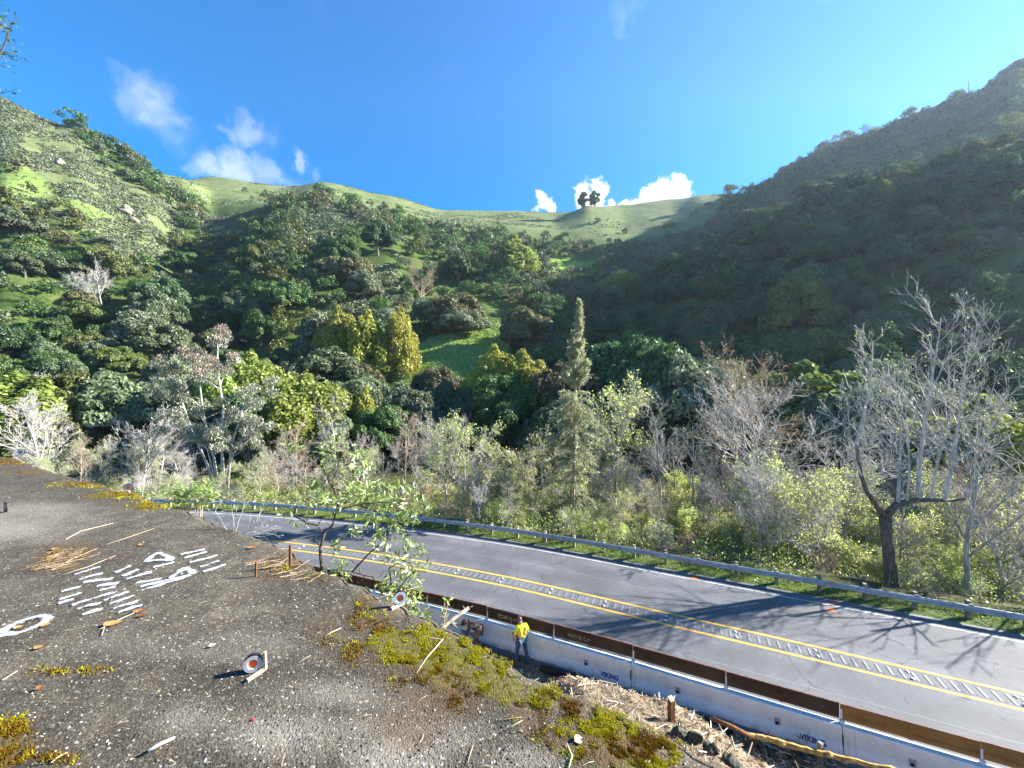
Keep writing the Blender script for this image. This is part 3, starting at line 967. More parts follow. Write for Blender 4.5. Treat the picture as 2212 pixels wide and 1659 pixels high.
def plant_scrub():
    """knee-high sage scrub on the open slopes, past counting"""
    rng = np.random.default_rng(31)
    t = -1.7 + 1.75 * rng.random(110000)
    Y = 130 + 215 * rng.random(110000) ** .8
    X = t * Y
    Z = ground(X, Y)
    xd, yd = 1106 + FPX * t, 830 - FPX * (Z - EYE) / Y
    ok = np.zeros(len(t), bool)
    for pl in (SCRUB, OPEN2, OPEN3, OPEN4, OPEN6):
        ok |= inpoly(xd, yd, pl)
    lush = inpoly(xd, yd, [(-200, 350), (60, 360), (120, 420), (190, 440), (250, 470), (190, 475), (60, 440), (-100, 450)])
    dens = fbm(X * 0.045, Y * 0.045, 51, 4)
    ok &= (dens > 0.36) & ~(lush & (rng.random(len(t)) > .06))
    X, Y, Z = X[ok][:25000], Y[ok][:25000], Z[ok][:25000]
    n = len(X)
    m = 5
    r = 0.45 + 0.8 * rng.random((n, 1)) ** 1.6
    d = unit(rng.normal(size=(n, m, 3))); d[:, :, 2] = np.abs(d[:, :, 2])
    C = np.stack([X, Y, Z], 1)[:, None, :] + d * r[:, None] * np.array([1, 1, .8])
    N = (d + rng.normal(size=d.shape) * .4).reshape(-1, 3)
    V, F = leaf_quads(C.reshape(-1, 3), N, .52, .7, rng)
    T = np.clip(np.repeat(rng.random(n), m) * .8 + rng.random(n * m) * .25, 0, 1)
    tag(link('sage_scrub', leaf_mesh('sage_scrub', V, F, T, M['scrub_leaf'])), kind='stuff')

def plant_grass_texture():
    """tussocks on the meadow, low brush on the bare ridges"""
    rng = np.random.default_rng(37)
    t = -.45 + .55 * rng.random(60000); Y = 105 + 120 * rng.random(60000)
    X = t * Y; Z = ground(X, Y)
    xd, yd = 1106 + FPX * t, 830 - FPX * (Z - EYE) / Y
    ok = inpoly(xd, yd, MEADOW)
    X, Y, Z = X[ok][:9000], Y[ok][:9000], Z[ok][:9000]
    n = len(X)
    C = np.stack([X, Y, Z + .12], 1)
    V, F = leaf_quads(C, np.stack([rng.normal(size=n) * .5, -np.ones(n), rng.random(n) * .8], 1), .34, .8, rng)
    tag(link('meadow_grass', leaf_mesh('meadow_grass', V, F, np.clip(rng.normal(.5, .3, n), 0, 1), M['meadow_grass'])), kind='stuff')
    t = -1.15 + 1.85 * rng.random(90000); Y = 330 + 260 * rng.random(90000)
    X = t * Y; Z = ground(X, Y)
    d = fbm(X * .018, Y * .03, 57, 4)
    ok = (d > .56) & ~((t > .55) & (Y < 470))
    X, Y, Z = X[ok][:7000], Y[ok][:7000], Z[ok][:7000]
    n, m = len(X), 4
    dd = unit(rng.normal(size=(n, m, 3))); dd[:, :, 2] = np.abs(dd[:, :, 2])
    C = (np.stack([X, Y, Z], 1)[:, None, :] + dd * (.4 + .8 * rng.random((n, 1, 1)) ** 2)).reshape(-1, 3)
    V, F = leaf_quads(C, dd.reshape(-1, 3), .7, .6, rng)
    tag(link('ridge_brush', leaf_mesh('ridge_brush', V, F, np.clip(rng.normal(.5, .3, n * m), 0, 1), M['scrub_leaf'])), kind='stuff')

def on_ground(xd, Y):
    x = (xd - 1106) / FPX * Y
    return (x, Y, gz(x, Y))

def plant_named_hill_trees():
    # (x, top y, depth, proto, width scale, material, label)
    L = [
        ('poplar_tree', POPLARS[0], 730, 658, 122, .68, None, 'yellow-green poplar, most uphill of the three by the meadow'),
        ('poplar_tree', POPLARS[2], 795, 668, 120, 1.0, None, 'slim yellow-green poplar between two broader yellow poplars'),
        ('poplar_tree', POPLARS[0], 866, 660, 124, .70, None, 'broad golden poplar touching the meadow edge'),
        ('poplar_tree', POPLARS[0], 1068, 742, 88, .9, None, 'pale yellow poplar standing below the meadow in front of dark oaks'),
        ('poplar_tree', POPLARS[2], 1128, 752, 86, 1.1, None, 'slim yellow poplar behind the brightest yellow one below the meadow'),
        ('poplar_tree', POPLARS[1], 1165, 775, 80, .82, None, 'brightest yellow poplar beside the tall spire conifer'),
        ('poplar_tree', POPLARS[2], 790, 832, 74, .75, None, 'little yellow poplar in front of grey oaks'),
        ('poplar_tree', POPLARS[2], 1112, 505, 250, 1.3, M['lime_leaf'], 'lone yellow-green tree among dark oaks below the grass skyline'),
        ('poplar_tree', LIMES[0], 540, 752, 78, .95, None, 'lime green poplar just behind the pink-tipped gum tree'),
        ('poplar_tree', LIMES[1], 512, 770, 74, .9, None, 'narrow lime green poplar half hidden by the gum tree'),
        ('poplar_tree', LIMES[0], 660, 800, 70, 1.25, M['lime_leaf'], 'wide yellow-green tree to the side of the gum tree'),
        ('poplar_tree', LIMES[1], 605, 815, 68, 1.2, M['lime_leaf'], 'rounded yellow-green tree next to the lime poplars'),
        ('poplar_tree', LIMES[0], 40, 800, 66, 1.5, M['lime_leaf'], 'bushy yellow-green tree beyond the end of the mossy wall'),
        ('poplar_tree', LIMES[1], 95, 815, 64, 1.2, M['lime_leaf'], 'bushy olive-green tree behind the white bare tree'),
        ('poplar_tree', LIMES[0], 1340, 580, 236, 1.3, M['lime_leaf'], 'soft yellow-green tree in the gap below the dark ridge'),
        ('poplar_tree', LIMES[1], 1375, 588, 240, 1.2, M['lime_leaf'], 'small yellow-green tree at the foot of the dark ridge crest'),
        ('poplar_tree', POPLARS[1], 1905, 384, 146, .5, M['oak2'], 'sunlit olive-green tree standing above the crest of the dark ridge'),
        ('poplar_tree', LIMES[0], 1740, 775, 66, 1.6, M['oak2'], 'deep green round tree in shade behind the orange-topped bare tree'),
        ('poplar_tree', LIMES[1], 2120, 850, 42, 1.1, M['lime_leaf'], 'bright yellow-green bush behind the big branching bare tree'),
    ]
    for name, proto, xd, ytop, Y, wide, mat, lab in L:
        x, y, z = on_ground(xd, Y)
        top = EYE + (830 - ytop) / FPX * Y
        h = max(4.0, top - z)
        H0 = max(v.co.z for v in proto.parts[0][1].vertices)
        s = h / H0
        proto.put(name, lab, 'tree', (x, y, z), (s * wide, s * wide, s), random.random() * 6.28, 'yellow and lime poplars', {'crown': mat} if mat else None)
    for k, (xd, ytop, Y, s, tone, lab) in enumerate([
        (1480, 715, 72, .95, 5, 'large round sunlit sage oak in front of the dark ridge'),
        (1420, 740, 74, .9, 0, 'dark oak joined to the round sunlit sage oak'),
        (1350, 690, 84, 1.0, 4, 'bottle green oak between the spire conifer and the sunlit sage oak'),
        (1230, 745, 76, 1.0, 3, 'grey-brown leafy oak right behind the spire conifer'),
        (1090, 795, 80, 1.0, 0, 'very dark oak under the yellow poplars below the meadow'),
        (980, 620, 168, 1.5, 3, 'big grey-brown oak in full sun above the meadow'),
        (1000, 660, 160, 1.2, 5, 'pale oak at the upper edge of the meadow'),
        (1135, 660, 150, 1.15, 3, 'open grey-brown oak at the shaded end of the meadow'),
        (1900, 765, 56, .9, 5, 'sage green oak seen through the big branching bare tree'),
        (2060, 820, 52, .8, 5, 'pale green oak behind the upright stems of the big bare tree'),
        (2185, 805, 50, .8, 2, 'olive oak at the edge of the frame behind the big bare tree'),
        (1880, 735, 66, .7, 1, 'small pale oak catching sun in the shaded hollow'),
        (165, 795, 70, .95, 2, 'olive oak behind the white-trunked snag'),
        (260, 780, 72, 1.0, 1, 'grey-green oak behind the pale dirt bank'),
        (780, 802, 84, 1.0, 1, 'grey oak just downhill of the meadow pole'),
        (700, 745, 92, 1.2, 1, 'grey-green oak between the yellow poplars and the lime trees'),
        (925, 816, 86, .8, 5, 'small sage oak in front of the meadow'),
        (850, 824, 86, .9, 1, 'grey oak along the lower meadow edge'),
        (1000, 812, 84, .6, 1, 'small pointed grey tree at the lower meadow corner')]):
        x, y, z = on_ground(xd, Y)
        h = EYE + (830 - ytop) / FPX * Y - z
        OAKS[k % 8].put('oak_tree', lab, 'tree', (x, y, z), (s * h / 8.8, s * h / 8.8, h / 8.8), k * 1.3, 'named oaks', {'crown': M['oak%d' % tone]})
    # oaks along the dark ridge crest, sunlight painted into most of their leaf colours
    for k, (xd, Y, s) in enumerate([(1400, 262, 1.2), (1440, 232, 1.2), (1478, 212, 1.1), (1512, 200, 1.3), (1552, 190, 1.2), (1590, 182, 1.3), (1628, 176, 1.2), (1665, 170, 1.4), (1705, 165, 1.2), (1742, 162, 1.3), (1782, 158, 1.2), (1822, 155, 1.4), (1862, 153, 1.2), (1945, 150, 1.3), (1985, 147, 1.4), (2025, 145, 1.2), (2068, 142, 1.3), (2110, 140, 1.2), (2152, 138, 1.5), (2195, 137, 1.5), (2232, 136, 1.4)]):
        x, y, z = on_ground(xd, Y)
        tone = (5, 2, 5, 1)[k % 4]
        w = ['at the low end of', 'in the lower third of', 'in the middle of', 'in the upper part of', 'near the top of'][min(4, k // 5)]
        OAKS[(k * 3) % 8].put('oak_tree', '%s oak %s the dark ridge crest' % (('olive sunlit', 'pale sunlit', 'dusty sunlit', 'grey green')[k % 4], w), 'tree', (x, y, z), (s, s, s * .95), k * 2.1, 'sunlit oaks on the ridge crest', {'crown': M['sun_tinted_leaf'] if k % 4 != 3 else M['oak1']})
    # two round-headed gums on the skyline knoll
    for k, (xd, lab) in enumerate([(1258, 'tall dark tree on the skyline knoll, narrower of the pair'), (1285, 'tall dark tree on the skyline knoll, wider of the pair')]):
        rng = np.random.default_rng(300 + k)
        cs, rs = [], []
        for i in range(44):
            th = rng.random() * 6.28; u = rng.random() ** .5
            zz = 3.5 + 12.5 * rng.random()
            cs.append((7.0 * u * math.cos(th) * (1 - abs(zz - 9) / 15), 7.0 * u * math.sin(th) * (1 - abs(zz - 9) / 15), zz)); rs.append(1.3 + 1.3 * rng.random())
        V, F, T = clump_leaves(np.array(cs), np.array(rs), 60, .5, rng)
        mb = MB()
        for i in range(4):
            e = cs[i * 3]
            mb.tube([(rng.normal() * .5, rng.normal() * .5, -1), (e[0] * .4, e[1] * .4, 6), e], [.5, .32, .12], 5)
        x, y, z = on_ground(xd, 486 + 6 * k)
        Tree([('crown', leaf_mesh('gum_crown', V, F, T, M['oak0'])), ('trunk', mb.mesh('gum_trunk', M['bark_oak'], True))]).put('ridge_tree', lab, 'tree', (x, y, z), (.95 + .15 * k, .95, 1.1), 0, 'pair of trees on the skyline')
# ------------------------------------------------------------------ bare trees and thickets along the creek
def bare_proto(seed, H, prm, bark, leaves=None, lean=(0, 0), r0=None):
    """leaves = (material, number, size, spread)"""
    rng = np.random.default_rng(seed)
    mb, tips = MB(), []
    grow(mb, rng, (0, 0, -0.4), (lean[0], lean[1], 1), H * prm.get('trunk', .62), r0 or H * 0.0115, 0, prm, tips)
    parts = [('branches', mb.mesh('bare_branches', bark, True))]
    if leaves:
        V, F, T = twig_leaves(tips, leaves[1], leaves[3], leaves[2], rng)
        parts.append(('leaves', leaf_mesh('sparse_leaves', V, F, T, leaves[0])))
    t = Tree(parts)
    t.H = max(v[2] for v in mb.v)
    return t

BROOM = {0: (10, 50, .66, 9, .06, .04), 1: (8, 42, .5, 6, .09, .09), 2: (7, 40, .48, 4, .1, .09), 3: (4, 36, .5, 3, .12, .08), 4: (0, 0, 0, 2, .1, .06), 'rmin': .008, 'start': {0: .28, 1: .15, 2: .1, 3: .1}}
SLIM = {0: (13, 48, .36, 10, .04, .02), 1: (7, 40, .5, 5, .08, .06), 2: (6, 38, .5, 3, .1, .06), 3: (3, 34, .55, 2, .1, .05), 'rmin': .011, 'start': {0: .35, 1: .15, 2: .1}, 'trunk': .9}
BUSHY = {0: (8, 42, .75, 6, .1, .06), 1: (8, 40, .6, 5, .1, .07), 2: (7, 38, .5, 3, .12, .05), 3: (2, 36, .6, 2, .12, .03), 'rmin': .009, 'start': {0: .12, 1: .1, 2: .1}, 'trunk': .45}

BARE = {
    'white': [bare_proto(400 + i, 10, BROOM, M['bark_white'], None, (.1 * (i - 1), 0)) for i in range(3)],
    'grey': [bare_proto(410 + i, 8, BROOM, M['bark_grey'], None, (.1 * (i - 1), .05)) for i in range(3)],
    'slim': [bare_proto(420 + i, 9, SLIM, M['bark_tan'], (M['rust_leaf'], 420, .05, .06)) for i in range(2)],
    'slimgrey': [bare_proto(425 + i, 9, SLIM, M['bark_grey'], (M['willow_leaf'], 260, .05, .06)) for i in range(2)],
    'orange': [bare_proto(430, 13, BROOM, M['bark_tan'], (M['rust_leaf'], 1300, .075, .14))],
    'budding': [bare_proto(440 + i, 8, BROOM, M['bark_grey'], (M['willow_leaf'], 2600, .065, .10)) for i in range(3)],
}
WILLOWS = [bare_proto(450 + i, 5, BUSHY, [M['twig_pale'], M['bark_grey'], M['bark_grey'], M['twig_pale'], M['bark_tan'], M['twig_pale']][i], (M['willow_leaf'] if i < 4 else M['lime_leaf'], [1700, 1100, 2600, 600, 2600, 1500][i], .07, .16)) for i in range(6)]
THICKETS = [bare_proto(460 + i, 4, BUSHY, [M['bark_tan'], M['twig_pale'], M['bark_grey']][i], None) for i in range(3)]

LIMBED = [bare_proto(470 + i, 11, {0: (6, 40, .6, 9, .05, .04), 1: (4, 36, .5, 6, .07, .09), 2: (2, 34, .5, 3, .09, .08), 3: (0, 0, 0, 2, .1, .05), 'rmin': .012, 'start': {0: .3, 1: .2, 2: .2}}, M['bark_grey'], None, (-.1 + .2 * i, 0)) for i in range(2)]

def put_bare(kind, k, xd, Y, ytop, lab, group=None, name='bare_tree', rz=None, wide=1.0):
    pr = (BARE[kind] if isinstance(kind, str) else kind)[k]
    x, y, z = on_ground(xd, Y)
    h = EYE + (830 - ytop) / FPX * Y - z
    s = h / pr.H
    return pr.put(name, lab, 'tree', (x, y, z), (s * wide, s * wide, s), random.random() * 6.28 if rz is None else rz, group)

def plant_creek():
    G = 'bare trees along the creek'
    for a in [
        ('white', 0, 112, 50, 838, 'white bare tree with forked trunk beyond the far end of the mossy wall'),
        ('white', 1, 305, 47, 868, 'white leaning bare tree behind the pale dirt bank end'),
        ('white', 2, 345, 55, 885, 'white bare tree whose trunk slants behind the gum tree stems'),
        ('grey', 0, 186, 70, 800, 'white-limbed snag standing out before the dark oaks by the dirt bank'),
        ('grey', 1, 600, 50, 915, 'small violet-grey bare tree beyond the rail next to the gum tree'),
        ('slim', 0, 640, 49, 905, 'small russet bare tree behind the leafy laurel on the wall'),
        ('slimgrey', 0, 728, 56, 845, 'tall bare tree with open fan crown behind the laurel top'),
        ('slim', 1, 872, 47, 880, 'slim bare tree with rusty hanging leaves beyond the rail'),
        ('slimgrey', 1, 898, 46, 930, 'thin bare sapling next to the rusty-leaved slim tree'),
        ('grey', 2, 965, 44, 890, 'lilac-grey bare tree with wide crown beyond the rail'),
        ('budding', 0, 1005, 43, 878, 'bare tree with silvery bushy head beside the lilac-grey tree'),
        ('budding', 1, 1095, 38, 925, 'budding bare tree with several leaning stems near the spire conifer'),
        ('budding', 2, 1150, 39, 915, 'budding yellow-green tree right before the spire conifer'),
        ('slimgrey', 0, 1430, 42, 832, 'upright bare tree with fan-shaped top between conifer and orange-topped tree'),
        ('budding', 0, 1330, 46, 800, 'pale twiggy tree rising behind the spire conifer'),
        ('orange', 0, 1640, 44, 718, 'tall tan bare tree with orange leaves at its very top'),
        ('white', 0, 1590, 42, 800, 'pale many-branched bare tree below the orange-topped tree'),
        ('grey', 1, 1730, 36, 905, 'dark-stemmed grey bare tree beyond the rail post line'),
        ('budding', 1, 1700, 28, 960, 'budding tree with thin dark trunk close to the rail'),
        ('budding', 2, 1780, 26, 1000, 'budding tree with two thin dark trunks close to the rail'),
        ('grey', 2, 2170, 23, 985, 'grey bare tree at the end of the rail'),
        ('white', 1, 2120, 38, 880, 'white bare tree behind the horizontal limb of the big bare tree'),
        ('grey', 0, 1250, 52, 900, 'violet-grey bare tree half behind the spire conifer'),
        ('slimgrey', 1, 1500, 40, 870, 'thin pale bare tree in the willow thicket past the conifer'),
        ('white', 2, 1830, 32, 880, 'pale bare tree next to the big branching bare tree'),
        ('grey', 1, 1030, 36, 985, 'dark forked bare tree low beyond the rail'),
        ('white', 2, 415, 60, 900, 'thin white bare tree half hidden by the gum tree'),
        ('slim', 0, 1210, 44, 935, 'slim russet tree at the foot of the spire conifer'),
        ('orange', 0, 905, 195, 556, 'pale tan bare tree high on the hillside among dark oaks'),
        ('white', 1, 222, 150, 560, 'white bare snag on the wooded slope under the scrub hillside'),
    ]:
        put_bare(*a, group=G)
    # the trees past the frame that throw the branch shadows on the road
    for i, (x, y, h) in enumerate([(25.5, 21.5, 10), (30, 19.5, 11), (35, 21, 12), (39, 15.5, 11), (46, 15, 13), (44, 20, 13)]):
        pr = LIMBED[i % 2]
        s = h / pr.H
        pr.put('bare_tree', 'grey bare tree beyond the rail where the road leaves the view', 'tree', (x, y, gz(x, y)), s, i * 1.1, 'bare trees past the end of the rail')
    # the rest of the bare trees: the nearest marks tell them apart
    rng = np.random.default_rng(59)
    n = 0
    look = {'white': 'pale bare tree', 'grey': 'grey bare tree', 'slimgrey': 'slender grey bare tree', 'slim': 'slender russet bare tree', 'budding': 'bare tree in first leaf'}
    near_by = [(260, 'past the wall end'), (560, 'beside the gum tree'), (800, 'behind the laurel top'), (1000, 'around the lilac-grey tree'), (1180, 'short of the spire conifer'), (1400, 'just past the spire conifer'), (1600, 'short of the orange-topped tree'), (1800, 'past the orange-topped tree'), (2400, 'near the big branching tree')]
    for k in range(4000):
        t = -1.28 + 2.7 * rng.random()
        Y = 24 + 42 * rng.random()
        x = t * Y
        o = float(road_off(np.array([x]), np.array([Y]))[0][0])
        if o < 9.5 or o > 36:
            continue
        xd = 1106 + FPX * t
        if 880 < xd < 1020 and rng.random() < .3:
            continue
        kind = str(rng.choice(['white', 'grey', 'slimgrey', 'slim', 'budding'], p=[.2, .2, .24, .1, .26]))
        pr = BARE[kind][int(rng.integers(len(BARE[kind])))]
        h = (4.2 + 3.6 * rng.random()) * (1.15 if xd > 1150 else .9) * (.75 if o < 13 else 1)
        s = h / pr.H
        far = 'close to the rail' if o < 14 else 'halfway to the creek' if o < 23 else 'near the creek'
        size = 'tall' if h > 7.4 else 'low' if h < 5.2 else 'middling'
        pr.put('bare_tree', '%s %s %s, %s' % (size, look[kind], next(w for lim, w in near_by if xd < lim), far), 'tree', (x, Y, gz(x, Y) - .1), (s, s, s * (.9 + .25 * rng.random())), rng.random() * 6.28, G, None, (rng.normal() * .08, rng.normal() * .08))
        n += 1
        if n >= 110:
            break
    for k, (xd, Y, s, i, lab) in enumerate([(1610, 27, 1.0, 4, 'bright lime willow shrub short of the thin dark trunks'), (1655, 28, 1.15, 4, 'tallest bright lime willow shrub by the thin dark trunks'), (1700, 30, 1.1, 2, 'wide yellow-green willow shrub behind the thin dark trunks'),
            (1560, 30, .9, 4, 'bright lime willow shrub below the orange-topped tree'), (2050, 24, .9, 2, 'yellow-green willow shrub under the level limb'), (2110, 26, 1.0, 4, 'bright lime willow shrub past the level limb'), (1990, 27, 1.0, 2, 'yellow-green willow shrub behind the dark forked trunk'),
            (1250, 36, .8, 2, 'yellow-green willow shrub at the foot of the conifer'), (1090, 37, .8, 2, 'yellow-green willow shrub among leaning stems'), (840, 46, 1.0, 4, 'bright lime willow shrub beside the rusty-leaved slim tree'), (770, 47, .8, 2, 'yellow-green willow shrub behind the laurel top'), (1400, 34, .9, 0, 'silvery willow shrub past the conifer')]):
        WILLOWS[i].put('willow_shrub', lab, 'shrub', on_ground(xd, Y), (s * 1.2, s * 1.2, s), k * 1.7, 'willow shrubs along the creek')
    rng = np.random.default_rng(61)
    tones = ['silvery', 'yellow-green', 'leafy yellow-green', 'thin grey', 'bright lime', 'lime']
    n = 0
    marks = [(560, 'left of the laurel'), (800, 'behind the laurel'), (1000, 'below the lilac-grey bare tree'), (1180, 'before the spire conifer'), (1330, 'past the spire conifer'), (1550, 'below the pale many-branched tree'), (1760, 'by the thin dark trunks'), (1960, 'round the big branching tree'), (2400, 'at the end of the rail')]
    cnt = {}
    for k in range(2500):
        t = -1.25 + 2.7 * rng.random()
        Y = 21 + 44 * rng.random()
        x = t * Y
        o = float(road_off(np.array([x]), np.array([Y]))[0][0])
        if o < 8.2 or o > 38:
            continue
        xd = 1106 + FPX * t
        if xd < 480 and rng.random() > .4:
            continue
        i = int(rng.choice(6, p=[.26, .2, .16, .14, .12, .12])) if xd > 560 else int(rng.choice(6, p=[.3, .15, .1, .35, .05, .05]))
        s = (0.5 + 0.5 * rng.random()) * (0.7 if o < 11 else .9 if o < 17 else 1.1) * (0.85 if xd < 1000 else 1.12)
        where = next(w for lim, w in marks if xd < lim)
        dist = 'near the rail' if o < 13 else 'midway to the creek' if o < 22 else 'deep in the thicket'
        lab = '%s willow shrub %s, %s' % (tones[i], where, dist)
        WILLOWS[i].put('willow_shrub', lab, 'shrub', (x, Y, gz(x, Y) - .2), (s * 1.15, s * 1.15, s), rng.random() * 6.28, 'willow shrubs along the creek')
        n += 1
        if n >= 150:
            break
    n = 0
    for k in range(1500):
        t = -1.2 + 2.6 * rng.random()
        Y = 22 + 42 * rng.random()
        x = t * Y
        o = float(road_off(np.array([x]), np.array([Y]))[0][0])
        if o < 8.0 or o > 34:
            continue
        xd = 1106 + FPX * t
        i = int(rng.integers(3))
        s = .6 + .6 * rng.random()
        where = next(w for lim, w in marks if xd < lim)
        lab = 'leafless %s thicket bush %s' % (['tan', 'white', 'grey'][i], where)
        THICKETS[i].put('thicket_bush', lab, 'shrub', (x, Y, gz(x, Y) - .2), (s * 1.2, s * 1.2, s), rng.random() * 6.28, 'leafless bushes along the creek')
        n += 1
        if n >= 80:
            break

def plant_undergrowth():
    """brambles, litter and low leaves past the rail: one mass each"""
    rng = np.random.default_rng(71)
    mb = MB()
    smp = []
    for k in range(16000):
        s = RS[-1] * rng.random(); o = 6.6 + 22 * rng.random() ** 1.5
        p = road_pt(s, o)
        if abs(p.x / max(p.y, 1)) < 1.6 and p.y > 12:
            smp.append((p.x, p.y))
    A = np.array(smp); Z = ground(A[:, 0], A[:, 1])
    for (x, y), z in zip(A[:4600], Z[:4600]):
        L = .5 + 1.1 * rng.random()
        pts = wander(rng, (x, y, z), (rng.normal() * .9, rng.normal() * .9, .9), L, 3, .22, -.18)
        mb.tube(pts, [.012, .01, .008, .005], 3, cap=False)
    tag(mb.build('bramble_undergrowth', M['bark_tan']), kind='stuff')
    i = rng.integers(0, len(A), 60000)
    C = np.stack([A[i, 0] + rng.normal(size=len(i)) * .5, A[i, 1] + rng.normal(size=len(i)) * .5, Z[i] + .05 + 1.3 * rng.random(len(i)) ** 1.8], 1)
    patch = fbm(C[:, 0] * .3, C[:, 1] * .3, 81, 3)
    C = C[patch > .46]
    V, F = leaf_quads(C, rng.normal(size=C.shape) + np.array([0, 0, .8]), .07, .55, rng)
    tag(link('low_weeds', leaf_mesh('low_weeds', V, F, np.clip(rng.normal(.45, .3, len(C)), 0, 1), M['weed_leaf'])), kind='stuff')
    # grass along the rail
    s = rng.random(52000) * (RS[-1] - 40) + 20
    o = 5.35 + np.abs(rng.normal(size=52000)) * .85
    x = np.interp(s, RS, RX) + np.interp(s, RS, RNX) * o; y = np.interp(s, RS, RY) + np.interp(s, RS, RNY) * o
    keep = (y > 12) & (np.abs(x) < y * 1.5) & (fbm(s * .5, o * .9, 91, 3) > .40)
    x, y, o = x[keep], y[keep], o[keep]
    z = ground(x, y)
    n = len(x)
    h = (.06 + .16 * rng.random(n) ** 1.5)[:, None] * (1 + .5 * sstep(5.7, 6.8, o))[:, None]
    base = np.stack([x, y, z - .01], 1)
    d = unit(np.concatenate([rng.normal(size=(n, 2)) * .45, np.ones((n, 1))], 1))
    w = unit(np.concatenate([rng.normal(size=(n, 2)), np.zeros((n, 1))], 1)) * .010
    V = np.stack([base - w, base + w, base + d * h], 1).reshape(-1, 3)
    T = np.clip(.45 + .5 * (fbm(x * .8, y * .8, 95, 2) - .5) + rng.normal(size=n) * .25, 0, 1)
    tag(link('verge_grass', leaf_mesh('verge_grass', V, np.arange(n * 3).reshape(n, 3), T, M['verge'])), kind='stuff')

M['verge'] = leaf_mat('verge_grass', (0.10, 0.16, 0.012), (0.40, 0.42, 0.10), 0.45, 0.05, 0.0)

def big_bare_tree():
    """dark forked trunk with a level limb that carries upright pale stems"""
    Y = 21.5
    rng = np.random.default_rng(83)
    root = thing('branching_bare_tree', 'big dark-trunked tree with one level limb carrying upright white bare stems', 'tree', on_ground(1935, Y))
    O = Vector(root.location)
    W = lambda xd, yd, dy=0.0: P(xd, yd, Y + dy) - O
    mb = MB()
    fork = W(1912, 1118)
    mb.tube([Vector((0, 0, -.5)), W(1930, 1290), W(1922, 1215), W(1916, 1160), fork], [.36, .33, .29, .27, .28], 10)
    limb = [fork, W(1935, 1092), W(1965, 1082, .2), W(2000, 1080, .3), W(2040, 1082, .4), W(2085, 1079, .5)]
    mb.tube(limb, [.22, .18, .15, .13, .10, .07], 8)
    left = [fork, W(1895, 1095), W(1872, 1062, -.2), W(1858, 1020, -.3), W(1850, 960, -.3)]
    mb.tube(left, [.18, .14, .11, .09, .08], 7)
    mb.build('trunk', M['bark_dark'], root, smooth=True)
    st, tips = MB(), []
    prm = {1: (12, 52, .42, 10, .03, .08), 2: (7, 42, .42, 6, .06, .13), 3: (4, 36, .45, 3, .08, .14), 4: (0, 30, .5, 2, .08, .1), 'rmin': .0075, 'start': {1: .18, 2: .15, 3: .1}, 'taper': .15}
    for (a, b, r, dy) in [(W(1850, 962, -.3), W(1905, 700, -.8), .085, 0), (W(1862, 1030, -.3), W(1780, 850, -1.2), .06, 0), (W(1940, 1090), W(1935, 760, .8), .09, 0),
                          (W(1985, 1082, .3), W(1992, 610, .2), .13, 0), (W(2010, 1082, .3), W(2040, 760, 1.), .07, 0), (W(2038, 1082, .4), W(2130, 640, .5), .12, 0), (W(2084, 1079, .5), W(2190, 820, .4), .09, 0), (W(1958, 1084, .1), W(1985, 820, -1.4), .07, 0), (W(2060, 1000, .5), W(2215, 870, .8), .05, 0)]:
        d = b - a
        grow(st, rng, a, d - Vector((0, 0, .25 * d.length)) if d.z > 0 else d, d.length * .84, r, 1, prm, tips, sides=6)
    st.build('stem', M['bark_white'], root, smooth=True)
    tw = MB()
    V, F, T = twig_leaves(tips, 700, .1, .05, rng)
    link('leaves', leaf_mesh('big_tree_leaves', V, F, T, M['willow_leaf']), root)

